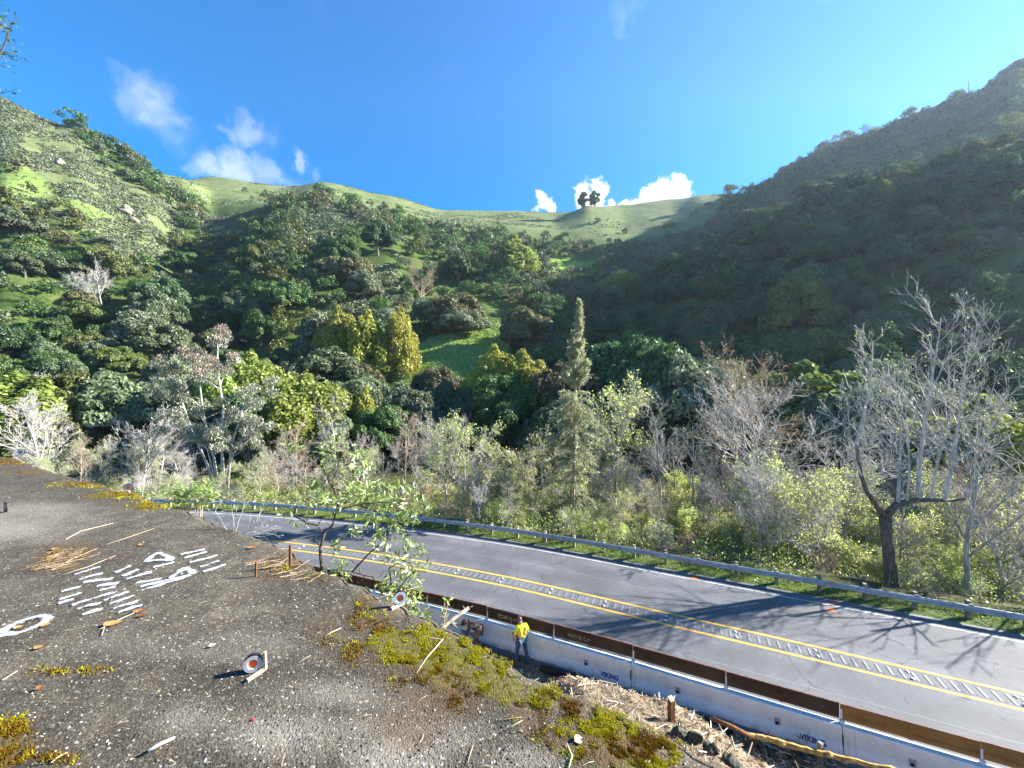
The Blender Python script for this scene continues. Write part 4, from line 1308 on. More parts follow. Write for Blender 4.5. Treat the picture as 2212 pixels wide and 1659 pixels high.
def spire_conifer():
    """tall feathery conifer with a thin leaning spire"""
    Y = 33.0
    rng = np.random.default_rng(91)
    x, y, z = on_ground(1238, Y)
    root = thing('spire_conifer', 'tall feathery grey-green conifer ending in a thin spire beyond the rail', 'tree', (x, y, z))
    top = P(1253, 652, Y) - Vector((x, y, z))
    H = top.z
    mb = MB()
    axis = lambda u: Vector((top.x * u ** 2.2, 0, H * u))
    mb.tube([axis(u) - Vector((0, 0, .5 if u == 0 else 0)) for u in np.linspace(0, 1, 14)], list(np.linspace(.2, .015, 14)), 7)
    C, N, Tn, AX = [], [], [], []
    tw = []
    prof = [(0.0, .6), (.1, 1.6), (.25, 2.4), (.4, 2.5), (.5, 2.2), (.6, 1.9), (.7, 1.4), (.78, 1.0), (.86, .6), (.93, .3), (1, .03)]
    pu = [p[0] for p in prof]; pr = [p[1] for p in prof]
    for k in range(330):
        u = .06 + .94 * rng.random() ** .85
        R = float(np.interp(u, pu, pr)) * (.55 + .6 * rng.random())
        if u < .3 and rng.random() < .35:
            continue
        th = rng.random() * 6.28
        a = axis(u)
        out = Vector((math.cos(th), math.sin(th), .40 + .25 * (u > .6)))
        out.normalize()
        n = 6
        pts = [a]
        d = out.copy()
        for i in range(n):
            d = (d + Vector((0, 0, -.16 if u < .62 else .05))).normalized()
            pts.append(pts[-1] + d * R / n)
        mb.tube(pts, [.028 * (1.2 - u), .022 * (1.2 - u), .016, .012, .009, .007, .005], 3, cap=False)
        m = int(20 + R * 46)
        for j in range(m):
            q = .15 + .85 * rng.random()
            i = min(int(q * n), n - 1)
            b = pts[i].lerp(pts[i + 1], q * n - i)
            dd = Vector(rng.normal(size=3)) * .55 + d * .5 + Vector((0, 0, -.55 if u < .62 else .5))
            L = .14 + .22 * rng.random()
            C.append(tuple(b + dd.normalized() * L * .7)); AX.append(tuple(dd)); N.append(tuple(rng.normal(size=3)))
            Tn.append(min(1, max(0, .35 + .35 * u + rng.normal() * .2)))
    mb.build('trunk', M['bark_tan'], root, smooth=True)
    V, F = leaf_quads(np.array(C), np.array(N), .19, .15, rng, np.array(AX))
    link('needles', leaf_mesh('conifer_needles', V, F, np.array(Tn), M['needle']), root)

def gum_tree():
    """multi-stemmed pale gum with drooping leaves, pink tips at the top"""
    Y = 46.0
    rng = np.random.default_rng(97)
    x, y, z = on_ground(462, Y)
    O = Vector((x, y, z))
    root = thing('gum_tree', 'many-stemmed pale gum tree with drooping grey-green leaves and pinkish tips', 'tree', O)
    W = lambda xd, yd, dy=0.0: P(xd, yd, Y + dy) - O
    mb = MB()
    heads = []
    for pts, r in [([W(466, 1075), W(450, 1010), W(415, 930), W(390, 860), W(372, 800)], .16), ([W(474, 1075), W(462, 990), W(440, 900), W(430, 820), W(420, 780)], .17),
                   ([W(484, 1075), W(480, 980), W(482, 880), W(470, 800), W(470, 740)], .19), ([W(490, 1075), W(500, 960), W(520, 900), W(530, 850)], .15), ([W(486, 1060), W(498, 1000), W(512, 960), W(540, 930)], .1), ([W(470, 1060), W(448, 970), W(400, 940), W(350, 900)], .09)]:
        mb.tube(pts, list(np.linspace(r, .05, len(pts))), 7)
        heads += [(pts[-1], 1.0), (pts[-2], .9)]
        for i in range(9):
            u = .35 + .65 * rng.random()
            k = min(int(u * (len(pts) - 1)), len(pts) - 2)
            a = pts[k].lerp(pts[k + 1], rng.random())
            e = a + Vector((rng.normal() * 1.6, rng.normal() * 1.4, .6 + 1.6 * rng.random()))
            mb.tube([a, a.lerp(e, .5) + Vector((0, 0, .25)), e], [.05, .035, .015], 4, cap=False)
            heads.append((e, .75))
    mb.build('trunk', M['bark_white'], root, smooth=True)
    def spray(hs, per, mat, name):
        C, AX = [], []
        for c, s in hs:
            r = 1.15 * s
            n = int(per * s)
            d = unit(rng.normal(size=(n, 3)))
            C.append(np.array(c) + d * r * rng.random((n, 1)) ** .45 * np.array([1.1, 1.1, .8]))
            AX.append(np.stack([rng.normal(size=n) * .45, rng.normal(size=n) * .45, -np.ones(n)], 1))
        C, AX = np.concatenate(C), np.concatenate(AX)
        V, F = leaf_quads(C, rng.normal(size=C.shape), .15, .3, rng, AX)
        link(name, leaf_mesh('gum_' + name, V, F, np.clip(rng.normal(.5, .3, len(C)), 0, 1), mat), root)
    spray(heads, 430, M['gum_leaf'], 'leaves')
    hi = sorted(heads, key=lambda h: -h[0].z)[:16]
    spray([(h + Vector((0, 0, .5)), .6) for h, s in hi], 330, M['gum_red'], 'young_leaves')
# ------------------------------------------------------------------ road, markings, rail
def strip(name, o0, o1, z, mat, s0, s1, step=0.5, cols=1, parent=None, attrs=None):
    ss = np.arange(s0, s1 + step * .5, step)
    os_ = np.linspace(o0, o1, cols + 1)
    V, tr = [], []
    for s in ss:
        for o in os_:
            V.append(tuple(road_pt(s, o, z))); tr.append((s, o))
    n, m = len(ss), cols + 1
    idx = np.arange(n * m).reshape(n, m)
    F = np.stack([idx[:-1, :-1].ravel(), idx[1:, :-1].ravel(), idx[1:, 1:].ravel(), idx[:-1, 1:].ravel()], 1)
    F = F[:, ::-1]
    a = None
    if attrs:
        tr = np.array(tr)
        a = {k: ('POINT', f(tr[:, 0], tr[:, 1])) for k, f in attrs.items()}
    return link(name, np_mesh(name, np.array(V), F, mat, False, a), parent)

def s_at(x, y):
    return float(road_off(np.array([x]), np.array([y]))[1][0])

def build_road():
    s0, s1 = 30.0, RS[-1] - 20
    def track(s, o):
        return np.clip(np.exp(-((o - 1.55) / .5) ** 2) + np.exp(-((o - 3.3) / .5) ** 2) + np.exp(-((o + 1.5) / .5) ** 2) + np.exp(-((o + 3.3) / .5) ** 2), 0, 1)
    road = strip('road', -5.4, 5.32, 0.0, M['asphalt'], s0, s1, .5, 48, None, {'track': track})
    tag(road, kind='structure')
    # ragged far edge of the asphalt
    for (o0, o1, mat, nm, z) in [(.42, .55, 'yellow_paint', 'yellow_line', .004), (-.55, -.42, 'yellow_paint', 'yellow_line', .004), (4.51, 4.60, 'white_paint', 'edge_line', .004),
                                 (2.45, 2.468, 'seam', 'pavement_seam', .004), (-2.3, -2.28, 'seam', 'pavement_seam', .004), (-3.95, -3.93, 'seam', 'pavement_seam', .004)]:
        strip(nm, o0, o1, z, M[mat], s0 + 2, s1 - 2, .5, 1, road)
    # rumble strips ground into the median: a row of shallow dishes, and pairs of raised markers
    me_r = bpy.data.meshes.new('rumble')
    mb = MB()
    n = 8
    vs = []
    for j, oy in enumerate((-.26, .26)):
        for i in range(n + 1):
            u = -1 + 2 * i / n
            vs.append((u * .10, oy, .004 + .010 * (1 - math.cos(math.pi * (abs(u)))) * .5))
    mb.add(vs, [(i, i + 1, n + 2 + i, n + 1 + i) for i in range(n)])
    rum = mb.mesh('rumble_strip', M['rumble'])
    dot = MB()
    ring = [(.05 * math.cos(a), .05 * math.sin(a)) for a in np.linspace(0, 2 * math.pi, 10, endpoint=False)]
    dv = [(x, y, .004) for x, y in ring] + [(x * .7, y * .7, .02) for x, y in ring] + [(0, 0, .023)]
    df = [(i, (i + 1) % 10, 10 + (i + 1) % 10, 10 + i) for i in range(10)] + [(10 + i, 10 + (i + 1) % 10, 20) for i in range(10)]
    dot.add(dv, df)
    dome = dot.mesh('marker_dome', M['marker'], True)
    sa = s_at(-19, 27.1); sb = s_at(24, 10.6)
    k = 0
    s = sa
    while s < sb:
        p = road_pt(s, 0); q = road_pt(s + .1, 0)
        rz = math.atan2(q.y - p.y, q.x - p.x)
        o = link('rumble_strip', rum, road, p); o.rotation_euler = (0, 0, rz)
        if k % 8 == 4:
            for off in (-.2, .2):
                d = link('pavement_marker', dome, road, road_pt(s + .16, off, .008)); d.scale = (1.5, 1.5, 1.6); d.rotation_euler = (0, 0, rz)
        k += 1
        s += .36
    # orange survey paint beside the edge line
    for (xd, yd) in [(1499, 1248), (1799, 1301), (1795, 1318)]:
        c = PZ(xd, yd, .006)
        w = .22
        V = np.array([(c.x - w, c.y + .1, .006), (c.x + w, c.y + .12, .006), (c.x + .02, c.y - .35, .006), (c.x, c.y, .006)])
        o = link('paint_mark', np_mesh('paint_mark', V, np.array([(0, 2, 3), (2, 1, 3), (1, 0, 3)]), M['spray_orange'], False, {'core': ('POINT', [.3, .3, .3, 1.])}), road)

def build_guardrail():
    root = thing('guardrail', 'galvanised steel guardrail on wooden posts along the far side of the road', 'guardrail', (0, 0, 0))
    sa, sb = s_at(-40, 34), s_at(33, 12.5)
    prof = [(-.155, 0), (-.135, -.035), (-.10, -.075), (-.055, -.075), (-.02, -.02), (0, .0), (.02, -.02), (.055, -.075), (.10, -.075), (.135, -.035), (.155, 0)]
    s = sa
    i = 0
    while s < sb:
        e = s + 3.81
        ss = np.linspace(s - .04, e + .04, 9)
        V = []
        lap = .004 * (i % 2)
        for x in ss:
            for (dz, do) in prof:
                V.append(tuple(road_pt(x, RAIL_OFF + do - lap, .60 + dz)))
        for x in ss:
            for (dz, do) in prof:
                V.append(tuple(road_pt(x, RAIL_OFF + do - lap + .005, .60 + dz)))
        n, m = len(ss), len(prof)
        idx = np.arange(n * m).reshape(n, m)
        F = np.stack([idx[:-1, :-1].ravel(), idx[1:, :-1].ravel(), idx[1:, 1:].ravel(), idx[:-1, 1:].ravel()], 1)
        G = F[:, ::-1] + n * m
        rim = []
        for a in range(n - 1):
            for c in (0, m - 1):
                rim.append((idx[a, c], idx[a + 1, c], idx[a + 1, c] + n * m, idx[a, c] + n * m))
        link('beam', np_mesh('guardrail_beam', np.array(V), [np.concatenate([F, G, np.array(rim)])], M['steel'], True), root)
        s = e; i += 1
    pm = MB(); pm.box((0, 0, .12), (.15, .2, 1.25))
    post = pm.mesh('guardrail_post', M['grey_wood'])
    bm_ = MB(); bm_.box((0, 0, 0), (.15, .2, .36))
    block = bm_.mesh('guardrail_block', M['grey_wood'])
    s = sa + .5
    while s < sb:
        p, q = road_pt(s, RAIL_OFF + .29), road_pt(s + .1, RAIL_OFF + .29)
        rz = math.atan2(q.y - p.y, q.x - p.x)
        p.z = .1 + .02 * math.sin(s * 7)
        o = link('post', post, root, p); o.rotation_euler = (0, .015 * math.sin(s * 5), rz)
        b = link('spacer_block', block, root, road_pt(s, RAIL_OFF + .105, .60)); b.rotation_euler = (0, 0, rz)
        s += 1.905
    for (xd, yd) in [(1497, 1213), (1799, 1270), (1486, 1207)]:
        # sprayed patch on the rail's upper wave
        Y = 0
        for Yt in np.linspace(15, 32, 400):
            p = P(xd, yd, Yt)
            o, sx = road_off(np.array([p.x]), np.array([p.y]))
            if abs(o[0] - RAIL_OFF + .08) < .06:
                Y = Yt; sp = float(sx[0]); break
        if Y:
            V = [tuple(road_pt(sp + a, RAIL_OFF - .084, z)) for a, z in ((-.09, .65), (.09, .65), (.08, .72), (-.09, .72))]
            link('paint_mark', np_mesh('rail_paint', np.array(V), np.array([(0, 1, 2, 3)]), M['spray_orange'], False, {'core': ('POINT', [1., 1., .8, .8])}), root)

# ------------------------------------------------------------------ concrete barrier with plywood screens
BAR_DIR = Vector((5.6, -2.47, 0)).normalized()
JOINTS = [(-24.3, 24.4), (-18.6, 22.85), (-12.75, 21.25), (-6.85, 19.02), (-1.14, 16.76), (4.455, 14.24), (9.97, 11.66), (15.5, 9.1), (21.0, 6.5)]

def text_mesh(txt, size, mat, bold=0.0):
    cu = bpy.data.curves.new('lettering', 'FONT')
    cu.body = txt
    cu.size = size
    cu.offset = bold
    cu.extrude = 0.0015
    o = bpy.data.objects.new('tmp_text', cu)
    COL.objects.link(o)
    dg = bpy.context.evaluated_depsgraph_get()
    me = bpy.data.meshes.new_from_object(o.evaluated_get(dg))
    bpy.data.objects.remove(o)
    me.materials.clear()
    me.materials.append(mat)
    return me

def ribbon(pts, w, z_off=None):
    """flat ribbon through 2-D points; returns verts (2-D) and faces, core"""
    V, F, core = [], [], []
    pts = [Vector(p) for p in pts]
    for i, p in enumerate(pts):
        d = (pts[min(i + 1, len(pts) - 1)] - pts[max(i - 1, 0)])
        d = d.normalized() if d.length > 1e-9 else Vector((1, 0))
        nn = Vector((-d.y, d.x))
        for k, c in ((-1, 0.), (0, 1.), (1, 0.)):
            V.append(p + nn * (w * .5 * k)); core.append(c if 0 < i < len(pts) - 1 else c * .55)
    for i in range(len(pts) - 1):
        for k in (0, 1):
            F.append((i * 3 + k, i * 3 + k + 1, (i + 1) * 3 + k + 1, (i + 1) * 3 + k))
    return V, F, core

def build_barriers():
    L = 6.08
    prof = [(-.30, 0), (-.30, .05), (-.275, .10), (-.165, .34), (-.12, .78), (-.10, .81), (.10, .81), (.12, .78), (.165, .34), (.275, .10), (.30, .05), (.30, 0)]
    ends = np.linspace(.012, L - .012, 9)
    V = [(x, y, z) for x in ends for (y, z) in prof]
    n, m = len(ends), len(prof)
    mb = MB()
    mb.add(V, [(i * m + k, (i + 1) * m + k, (i + 1) * m + (k + 1) % m, i * m + (k + 1) % m) for i in range(n - 1) for k in range(m)] + [tuple(range(m)), tuple(range(n * m - 1, n * m - m - 1, -1))])
    body = mb.mesh('barrier_body', M['barrier'])
    # near side is -y in the barrier's own frame
    rc = MB(); rc.box((0, 0, 0), (.16, .012, .20))
    plate = rc.mesh('lift_slot', M['grey_plate'])
    hl = MB(); hl.box((0, 0, 0), (.085, .012, .09))  # black box on the plate, painted shade for the inside of the slot
    hole_shade = hl.mesh('slot_shade_box', M['black'])
    ds = MB()
    rg = [(.052 * math.cos(a), .062 * math.sin(a)) for a in np.linspace(0, 2 * math.pi, 14, endpoint=False)]
    ds.add([(x, 0, z) for x, z in rg] + [(x * .9, -.012, z * .9) for x, z in rg], [tuple(range(14, 28))] + [(i, (i + 1) % 14, 14 + (i + 1) % 14, 14 + i) for i in range(14)])
    disc = ds.mesh('reflector_disc', M['white_metal'])
    let = text_mesh('VIKING', .20, M['blue_ink'], .007)
    lip = MB(); lip.tube([(0, 0, 0), (0, -.004, .47)], [.016, .016], 6)
    pin = lip.mesh('joint_pin', M['black'])
    names = ['concrete barrier hidden beyond the wall edge', 'white concrete barrier farthest along the road', 'white concrete barrier behind the hanging laurel leaves',
             'white concrete barrier behind the cut log and stump', 'white concrete barrier with scrawled screen behind the road worker',
             'white concrete barrier between the road worker and the rotten beam', 'white concrete barrier above the rotten yellow beam, tan screen', 'white concrete barrier at the near end of the row', '']
    B = math.atan
    for i in range(1, len(JOINTS) - 1):
        a, b = Vector((*JOINTS[i], 0)), Vector((*JOINTS[i + 1], 0))
        d = (b - a)
        rz = math.atan2(d.y, d.x)
        root = thing('concrete_barrier', names[i], 'barrier', a, rz, 'concrete barriers along the road')
        o = link('body', body, root)
        o.scale = (d.length / L, 1, 1)
        sl = math.atan2(.11, .44 - 0)       # tilt of the upper face
        for x in (1.55, 4.45):
            yf = -.165 + (.42 - .34) / (.78 - .34) * .045
            p = link('lift_slot', plate, root, (x, yf - .010, .40)); p.rotation_euler = (-.1, 0, 0)
            h = link('hole_shade', hole_shade, p, (-.01, -.008, -.05))
            q = link('reflector', disc, root, (x, -.139, .62)); q.rotation_euler = (-.1, 0, 0)
        t = link('lettering', let, root, (L - 1.06, -.258, .150)); t.rotation_euler = (math.radians(90 - 24.6), 0, 0)
        j = link('joint_pin', pin, root, (L + .01, -.2, .12)); j.rotation_euler = (-.1, 0, 0)
        # plywood screens bolted to the road side
        half = d.length / 2
        for k in range(2):
            tan = (i == 6 and True) or (i == 4 and k == 0 and False)
            mat = M['board_tan'] if (i == 6) else M['board_dark']
            pm = MB()
            w = half - .02
            pm.box((0, 0, 0), (w, .022, .46))
            bd = pm.build('plywood_screen', mat, root, (half * (k + .5), .115 + .02 * (k % 2), 1.10 + .012 * ((i + k) % 3)), )
            bd.rotation_euler = (random.uniform(-.02, .02), random.uniform(-.006, .006), random.uniform(-.006, .006))
            em = MB(); em.box((0, 0, .242), (w, .045, .026))
            em.build('top_rail', M['board_edge'], bd)
            vb = MB(); vb.box((0, -.02, 0), (.09, .02, .45))
            vb.build('batten', mat, bd, (random.uniform(-.2, .2), 0, -.008))
            if tan:
                lb = MB(); lb.box((0, -.016, -.14), (w, .014, .12))
                lb.build('lower_strip', M['board_tan'], bd)
        br = MB(); br.box((half, .085, 1.0), (.045, .012, .36)); br.box((half, .05, .85), (.10, .09, .08))
        br.build('bracket', M['white_metal'], root)
        br = MB(); br.box((.03, .085, 1.0), (.045, .012, .36)); br.box((.03, .03, .85), (.12, .10, .09))
        br.build('bracket', M['white_metal'], root)
        if i == 4:
            # scratched scrawls on the dark screens
            V, F, core = [], [], []
            def add(strokes, x0, z0, sc):
                for st in strokes:
                    v, f, c = ribbon([(x0 + x * sc, z0 + z * sc) for x, z in st], .028)
                    base = len(V)
                    V.extend(v); F.extend(tuple(q + base for q in g) for g in f); core.extend(c)
            add([[(.0, .5), (.5, .55), (.6, .9), (.2, 1.), (0, .5), (.2, .05), (.7, .1)], [(.8, 1), (1.2, .1)], [(1.2, .9), (1., .3), (1.6, .2), (1.7, .8), (1.3, .85)], [(1.9, .8), (1.8, .3), (2.2, .2), (2.5, .8), (2.2, .9), (2.0, .5)],
                 [(2.9, .2), (3.2, .9), (2.8, .8), (3.3, .2), (3.3, -.4)], [(3.6, .2), (3.8, .8), (4.1, .2)]], .55, 1.0, .19)
            add([[(0, .9), (.4, .1)], [(.1, .5), (.6, .6)], [(.6, 1), (.9, .2)], [(1, .2), (1.2, .9), (1.5, .1)], [(1.6, .9), (2., .2), (2.2, .9)], [(2.4, .3), (2.9, .7), (2.6, .9), (2.4, .3), (2.9, .2)],
                 [(3.2, .9), (3.8, .8), (3.3, .4), (3.9, .2)], [(4.1, .2), (4.3, .8), (4.8, .7)]], 3.05 + .6, 1.0, .19)
            W3 = np.array([(v[0], .098, v[1]) for v in V])
            link('scrawl', np_mesh('scrawl', W3, np.array(F), M['scrawl'], False, {'core': ('POINT', core)}), root, (0, 0, 0))

M['marker'] = plain('ceramic_marker', (0.62, 0.55, 0.42), 0.35, 0.15, 20)
def _rum():
    m, t = new_mat('rumble_strip')
    pos = t.n('ShaderNodeNewGeometry').outputs['Position']
    n = t.noise(pos, 40, 4, .7)
    c = t.ramp(n, [(.3, (.10, .102, .107)), (.7, (.19, .192, .198))])
    t.n('ShaderNodeOutputMaterial', {'Surface': t.n('ShaderNodeBsdfPrincipled', {'Base Color': c, 'Roughness': .55})})
    return m
M['rumble'] = _rum()
# ------------------------------------------------------------------ the mossy concrete top and what lies on it
SLAB = 1.6                                   # eye height above the concrete
SZ = EYE - SLAB
EDGE = catmull([(-26, 15.9), (-17, 11.4), (-11, 8.4), (-7.4, 6.55), (-4.9, 5.3), (-2.76, 4.1), (-1.36, 3.17), (-.5, 2.58), (.35, 2.0), (1.03, 1.55), (2.4, .55), (4.5, -1.1)], .05)
EX = np.array([p.x for p in EDGE]); EY = np.array([p.y for p in EDGE])
_tx, _ty = np.gradient(EX), np.gradient(EY)
_n = np.hypot(_tx, _ty); ETX, ETY = _tx / _n, _ty / _n
ENX, ENY = ETY, -ETX                         # points inwards, onto the concrete
if (ENX[100] * (0 - EX[100]) + ENY[100] * (0 - EY[100])) < 0:
    ENX, ENY = -ENX, -ENY
ES = np.concatenate([[0], np.cumsum(np.hypot(np.diff(EX), np.diff(EY)))])

def edge_pt(s, w, z=SZ):
    return Vector((float(np.interp(s, ES, EX) + np.interp(s, ES, ENX) * w), float(np.interp(s, ES, EY) + np.interp(s, ES, ENY) * w), z))

def edge_dist(x, y):
    x = np.asarray(x, float).ravel(); y = np.asarray(y, float).ravel()
    out = np.empty(len(x))
    for a in range(0, len(x), 20000):
        dx = x[a:a + 20000, None] - EX[None, ::2]; dy = y[a:a + 20000, None] - EY[None, ::2]
        i = (dx * dx + dy * dy).argmin(1)
        r = np.arange(len(i))
        out[a:a + 20000] = dx[r, i] * ENX[::2][i] + dy[r, i] * ENY[::2][i]
    return out

# (x, y, half width, half height in the photograph; moss, brown)
MOSS = [(800, 1345, 45, 30, .5, .8), (840, 1395, 60, 40, 1., .3), (920, 1390, 70, 45, 1., .2), (880, 1430, 70, 30, 1., .4), (985, 1425, 70, 50, 1., .2), (1040, 1475, 60, 40, 1., .3), (960, 1480, 50, 25, .8, .6), (1090, 1490, 40, 30, .8, .5),
        (1000, 1520, 45, 25, .5, .9), (1180, 1510, 45, 30, .8, .5), (1240, 1540, 60, 40, .6, 1.), (1290, 1580, 70, 45, .8, 1.), (1370, 1610, 80, 40, .8, 1.), (1440, 1610, 30, 30, 1., .3), (1300, 1640, 60, 30, .7, .9), (1210, 1600, 50, 35, .5, 1.), (1390, 1650, 60, 30, 1., .5),
        (1160, 1560, 40, 40, .3, .9), (860, 1480, 40, 40, .3, .8), (900, 1560, 50, 40, .1, .6), (30, 1600, 50, 40, .7, .6), (10, 1640, 50, 40, .8, .6), (110, 1640, 60, 20, .4, .6), (110, 1450, 50, 12, .5, .5), (200, 1450, 45, 10, .55, .5), (10, 998, 50, 7, 1., 1.), (60, 1020, 40, 5, .6, .7),
        (180, 1047, 80, 8, .8, .6), (240, 1070, 70, 9, .9, .5), (310, 1092, 50, 9, .9, .5), (140, 1200, 60, 22, .25, .9), (110, 1225, 60, 12, .2, .9), (620, 1220, 40, 18, .5, .9), (600, 1240, 50, 16, .25, .8), (690, 1250, 35, 12, .4, .6), (780, 1300, 30, 16, .5, .5), (1060, 1440, 40, 26, 1., .1),
        (700, 1380, 40, 30, .3, .6), (770, 1420, 40, 30, .35, .6), (1120, 1540, 30, 20, .4, .8)]
PALE = [(30, 1140, 120, 45, .9), (80, 1110, 120, 25, .7), (700, 1500, 140, 40, .7), (620, 1590, 170, 60, .85), (950, 1600, 120, 40, .5), (1150, 1640, 120, 35, .6), (420, 1560, 120, 50, .5), (560, 1400, 160, 40, .35), (300, 1400, 120, 30, .25), (850, 1640, 120, 40, .8)]

def slab_masks(x, y):
    """moss, brown and pale from the patches, for points on the concrete"""
    yy = np.maximum(y, .05)
    xd = 1106 + FPX * x / yy; yd = 830 + FPX * SLAB / yy
    nz = fbm(x * 6 + 31, y * 6, 61, 4); nz2 = fbm(x * 2.2, y * 2.2 + 9, 67, 3)
    moss = np.zeros_like(x); brown = np.zeros_like(x); pale = np.zeros_like(x)
    for (cx, cy, rx, ry, m, b) in MOSS:
        d = np.hypot((xd - cx) / rx, (yd - cy) / ry) * .87
        f = sstep(1.35, .35, d + (nz - .5) * 1.6)
        moss = np.maximum(moss, f * m); brown = np.maximum(brown, sstep(1.7, .5, d + (nz2 - .5) * 1.4) * b)
    for (cx, cy, rx, ry, m) in PALE:
        d = np.hypot((xd - cx) / rx, (yd - cy) / ry)
        pale = np.maximum(pale, sstep(1.5, .2, d + (nz2 - .5) * 1.3) * m)
    inside = (y > .3)
    return moss * inside, brown * inside, pale * inside

def build_slab():
    su = [0.0]
    while su[-1] < ES[-1] - .02:
        p = edge_pt(su[-1], 0)
        dist = math.hypot(p.x, p.y)
        su.append(min(ES[-1], su[-1] + max(.022, min(.25, .011 * dist))))
    su = np.array(su)
    sw = [0.0]
    while sw[-1] < 24:
        sw.append(sw[-1] + max(.02, min(1.2, .02 + .03 * max(0, sw[-1] - 2.2))))
    sw = np.array(sw)
    U, Wd = np.meshgrid(su, sw, indexing='ij')
    X = np.interp(U, ES, EX) + np.interp(U, ES, ENX) * Wd
    Y = np.interp(U, ES, EY) + np.interp(U, ES, ENY) * Wd
    rag = (fbm(U * 3.0, U * 0 + 2, 15, 4) - .5) * .12 + (vnoise(U * 14, U * 0, 19) - .5) * .035
    k = np.exp(-Wd / .12)
    X = X + np.interp(U, ES, ENX) * rag * k; Y = Y + np.interp(U, ES, ENY) * rag * k
    moss, brown, pale = slab_masks(X.ravel(), Y.ravel())
    Z = SZ + (fbm(X * 1.1, Y * 1.1, 21, 3) - .5) * .025 + (fbm(X * 9, Y * 9, 22, 3) - .5) * .012 - .05 * np.exp(-Wd / .035) + moss.reshape(X.shape) * .012 * vnoise(X * 30, Y * 30, 25)
    n, m = X.shape
    V = np.stack([X.ravel(), Y.ravel(), Z.ravel()], 1)
    idx = np.arange(n * m).reshape(n, m)
    F = np.stack([idx[:-1, :-1].ravel(), idx[1:, :-1].ravel(), idx[1:, 1:].ravel(), idx[:-1, 1:].ravel()], 1)
    tri = V[F[100]]
    if np.cross(tri[1] - tri[0], tri[2] - tri[0])[2] < 0:
        F = F[:, ::-1]
    # the outer face of the wall
    b = len(V)
    lev = [.05, .18, .6, 2., 5., 9.6]
    W2 = []
    for j, dz in enumerate(lev):
        q = V[idx[:, 0]].copy()
        q[:, 2] = SZ - dz
        q[:, 0] += np.interp(su, ES, ENX) * -.015 * (1 + vnoise(su * 6, su * 0 + j, 29)); q[:, 1] += np.interp(su, ES, ENY) * -.015 * (1 + vnoise(su * 6, su * 0 + j, 29))
        W2.append(q)
    rows = [idx[:, 0]] + [b + j * n + np.arange(n) for j in range(len(lev))]
    F2 = np.concatenate([np.stack([rows[j][:-1], rows[j + 1][:-1], rows[j + 1][1:], rows[j][1:]], 1) for j in range(len(lev))])
    V = np.concatenate([V] + W2)
    ex = np.zeros(len(lev) * n)
    at = {'moss': ('POINT', np.concatenate([moss, ex])), 'brown': ('POINT', np.concatenate([brown, ex])), 'pale': ('POINT', np.concatenate([pale, ex + .1]))}
    root = thing('concrete_wall', 'rough grey concrete wall top with moss patches overlooking the road', 'wall', (0, 0, 0))
    link('top', np_mesh('wall_top', V, [F, F2], M['slab'], True, at), root)
    # sprayed survey marks
    Z0 = lambda a, b: PZ((a / 2.4578) * .5486, (b / 2.4578 + 2100) * .5486, SZ)
    S = [[(590, 575), (690, 545), (780, 530)], [(570, 650), (690, 615), (800, 580)], [(560, 690), (640, 662), (720, 640)], [(690, 700), (800, 668), (900, 640)], [(740, 745), (860, 705), (985, 685)], [(790, 805), (880, 770), (1000, 738)],
         [(710, 412), (850, 372), (985, 335)], [(760, 462), (880, 425), (1000, 400)], [(800, 487), (940, 465), (1085, 450)], [(930, 522), (1050, 500), (1160, 488)], [(960, 562), (1040, 545), (1130, 520)],
         [(905, 640), (1020, 600), (1130, 580)], [(1000, 662), (1130, 615), (1250, 568)], [(1050, 698), (1180, 655), (1310, 610)], [(1090, 742), (1210, 705), (1340, 668)], [(1140, 778), (1260, 742), (1390, 703)],
         [(1120, 392), (1200, 355), (1270, 318)], [(1190, 424), (1270, 388), (1345, 355)], [(1210, 455), (1340, 415), (1475, 372)],
         [(1385, 295), (1460, 245), (1530, 198)], [(1530, 198), (1600, 230), (1685, 262)], [(1410, 285), (1550, 268), (1690, 268)], [(1475, 338), (1580, 318), (1690, 288)],
         [(1310, 485), (1440, 468), (1580, 440)], [(1350, 525), (1520, 485), (1700, 440)], [(1355, 568), (1600, 490), (1885, 400)], [(1640, 440), (1720, 390), (1800, 335)], [(1800, 335), (1845, 368), (1885, 400)], [(1650, 460), (1760, 430), (1850, 400)],
         [(1740, 218), (1860, 192), (1990, 163)], [(1780, 252), (1890, 222), (2005, 188)], [(1830, 292), (1970, 258), (2120, 218)], [(1930, 335), (2030, 302), (2130, 268)], [(1960, 378), (2080, 345), (2195, 300)]]
    rng = np.random.default_rng(5)
    V, F, core = [], [], []
    def add(pts, w):
        q = [Vector((Z0(*p).x, Z0(*p).y)) for p in pts]
        fine = []
        for i in range(len(q) - 1):
            for t in np.linspace(0, 1, 8, endpoint=False):
                fine.append(q[i].lerp(q[i + 1], t))
        fine.append(q[-1])
        v, f, c = ribbon(fine, w)
        b = len(V)
        zz = SZ + .0085 + .0006 * rng.random()
        V.extend((a.x, a.y, zz) for a in v); F.extend(tuple(k + b for k in g) for g in f); core.extend(c)
    for st in S:
        add(st, .12)
    ell = []
    for a in np.linspace(0, 2 * math.pi, 26):
        u, v = 235 * math.cos(a), 52 * math.sin(a)
        ell.append((242 + u * .96 + v * .2, 900 - u * .33 + v))
    add(ell, .13)
    Vn = np.array(V)
    # follow the concrete's own relief
    Vn[:, 2] += (fbm(Vn[:, 0] * 1.1, Vn[:, 1] * 1.1, 21, 3) - .5) * .025
    link('spray_paint_mark', np_mesh('spray_paint_mark', Vn, np.array(F), M['spray_white'], False, {'core': ('POINT', core)}), root)

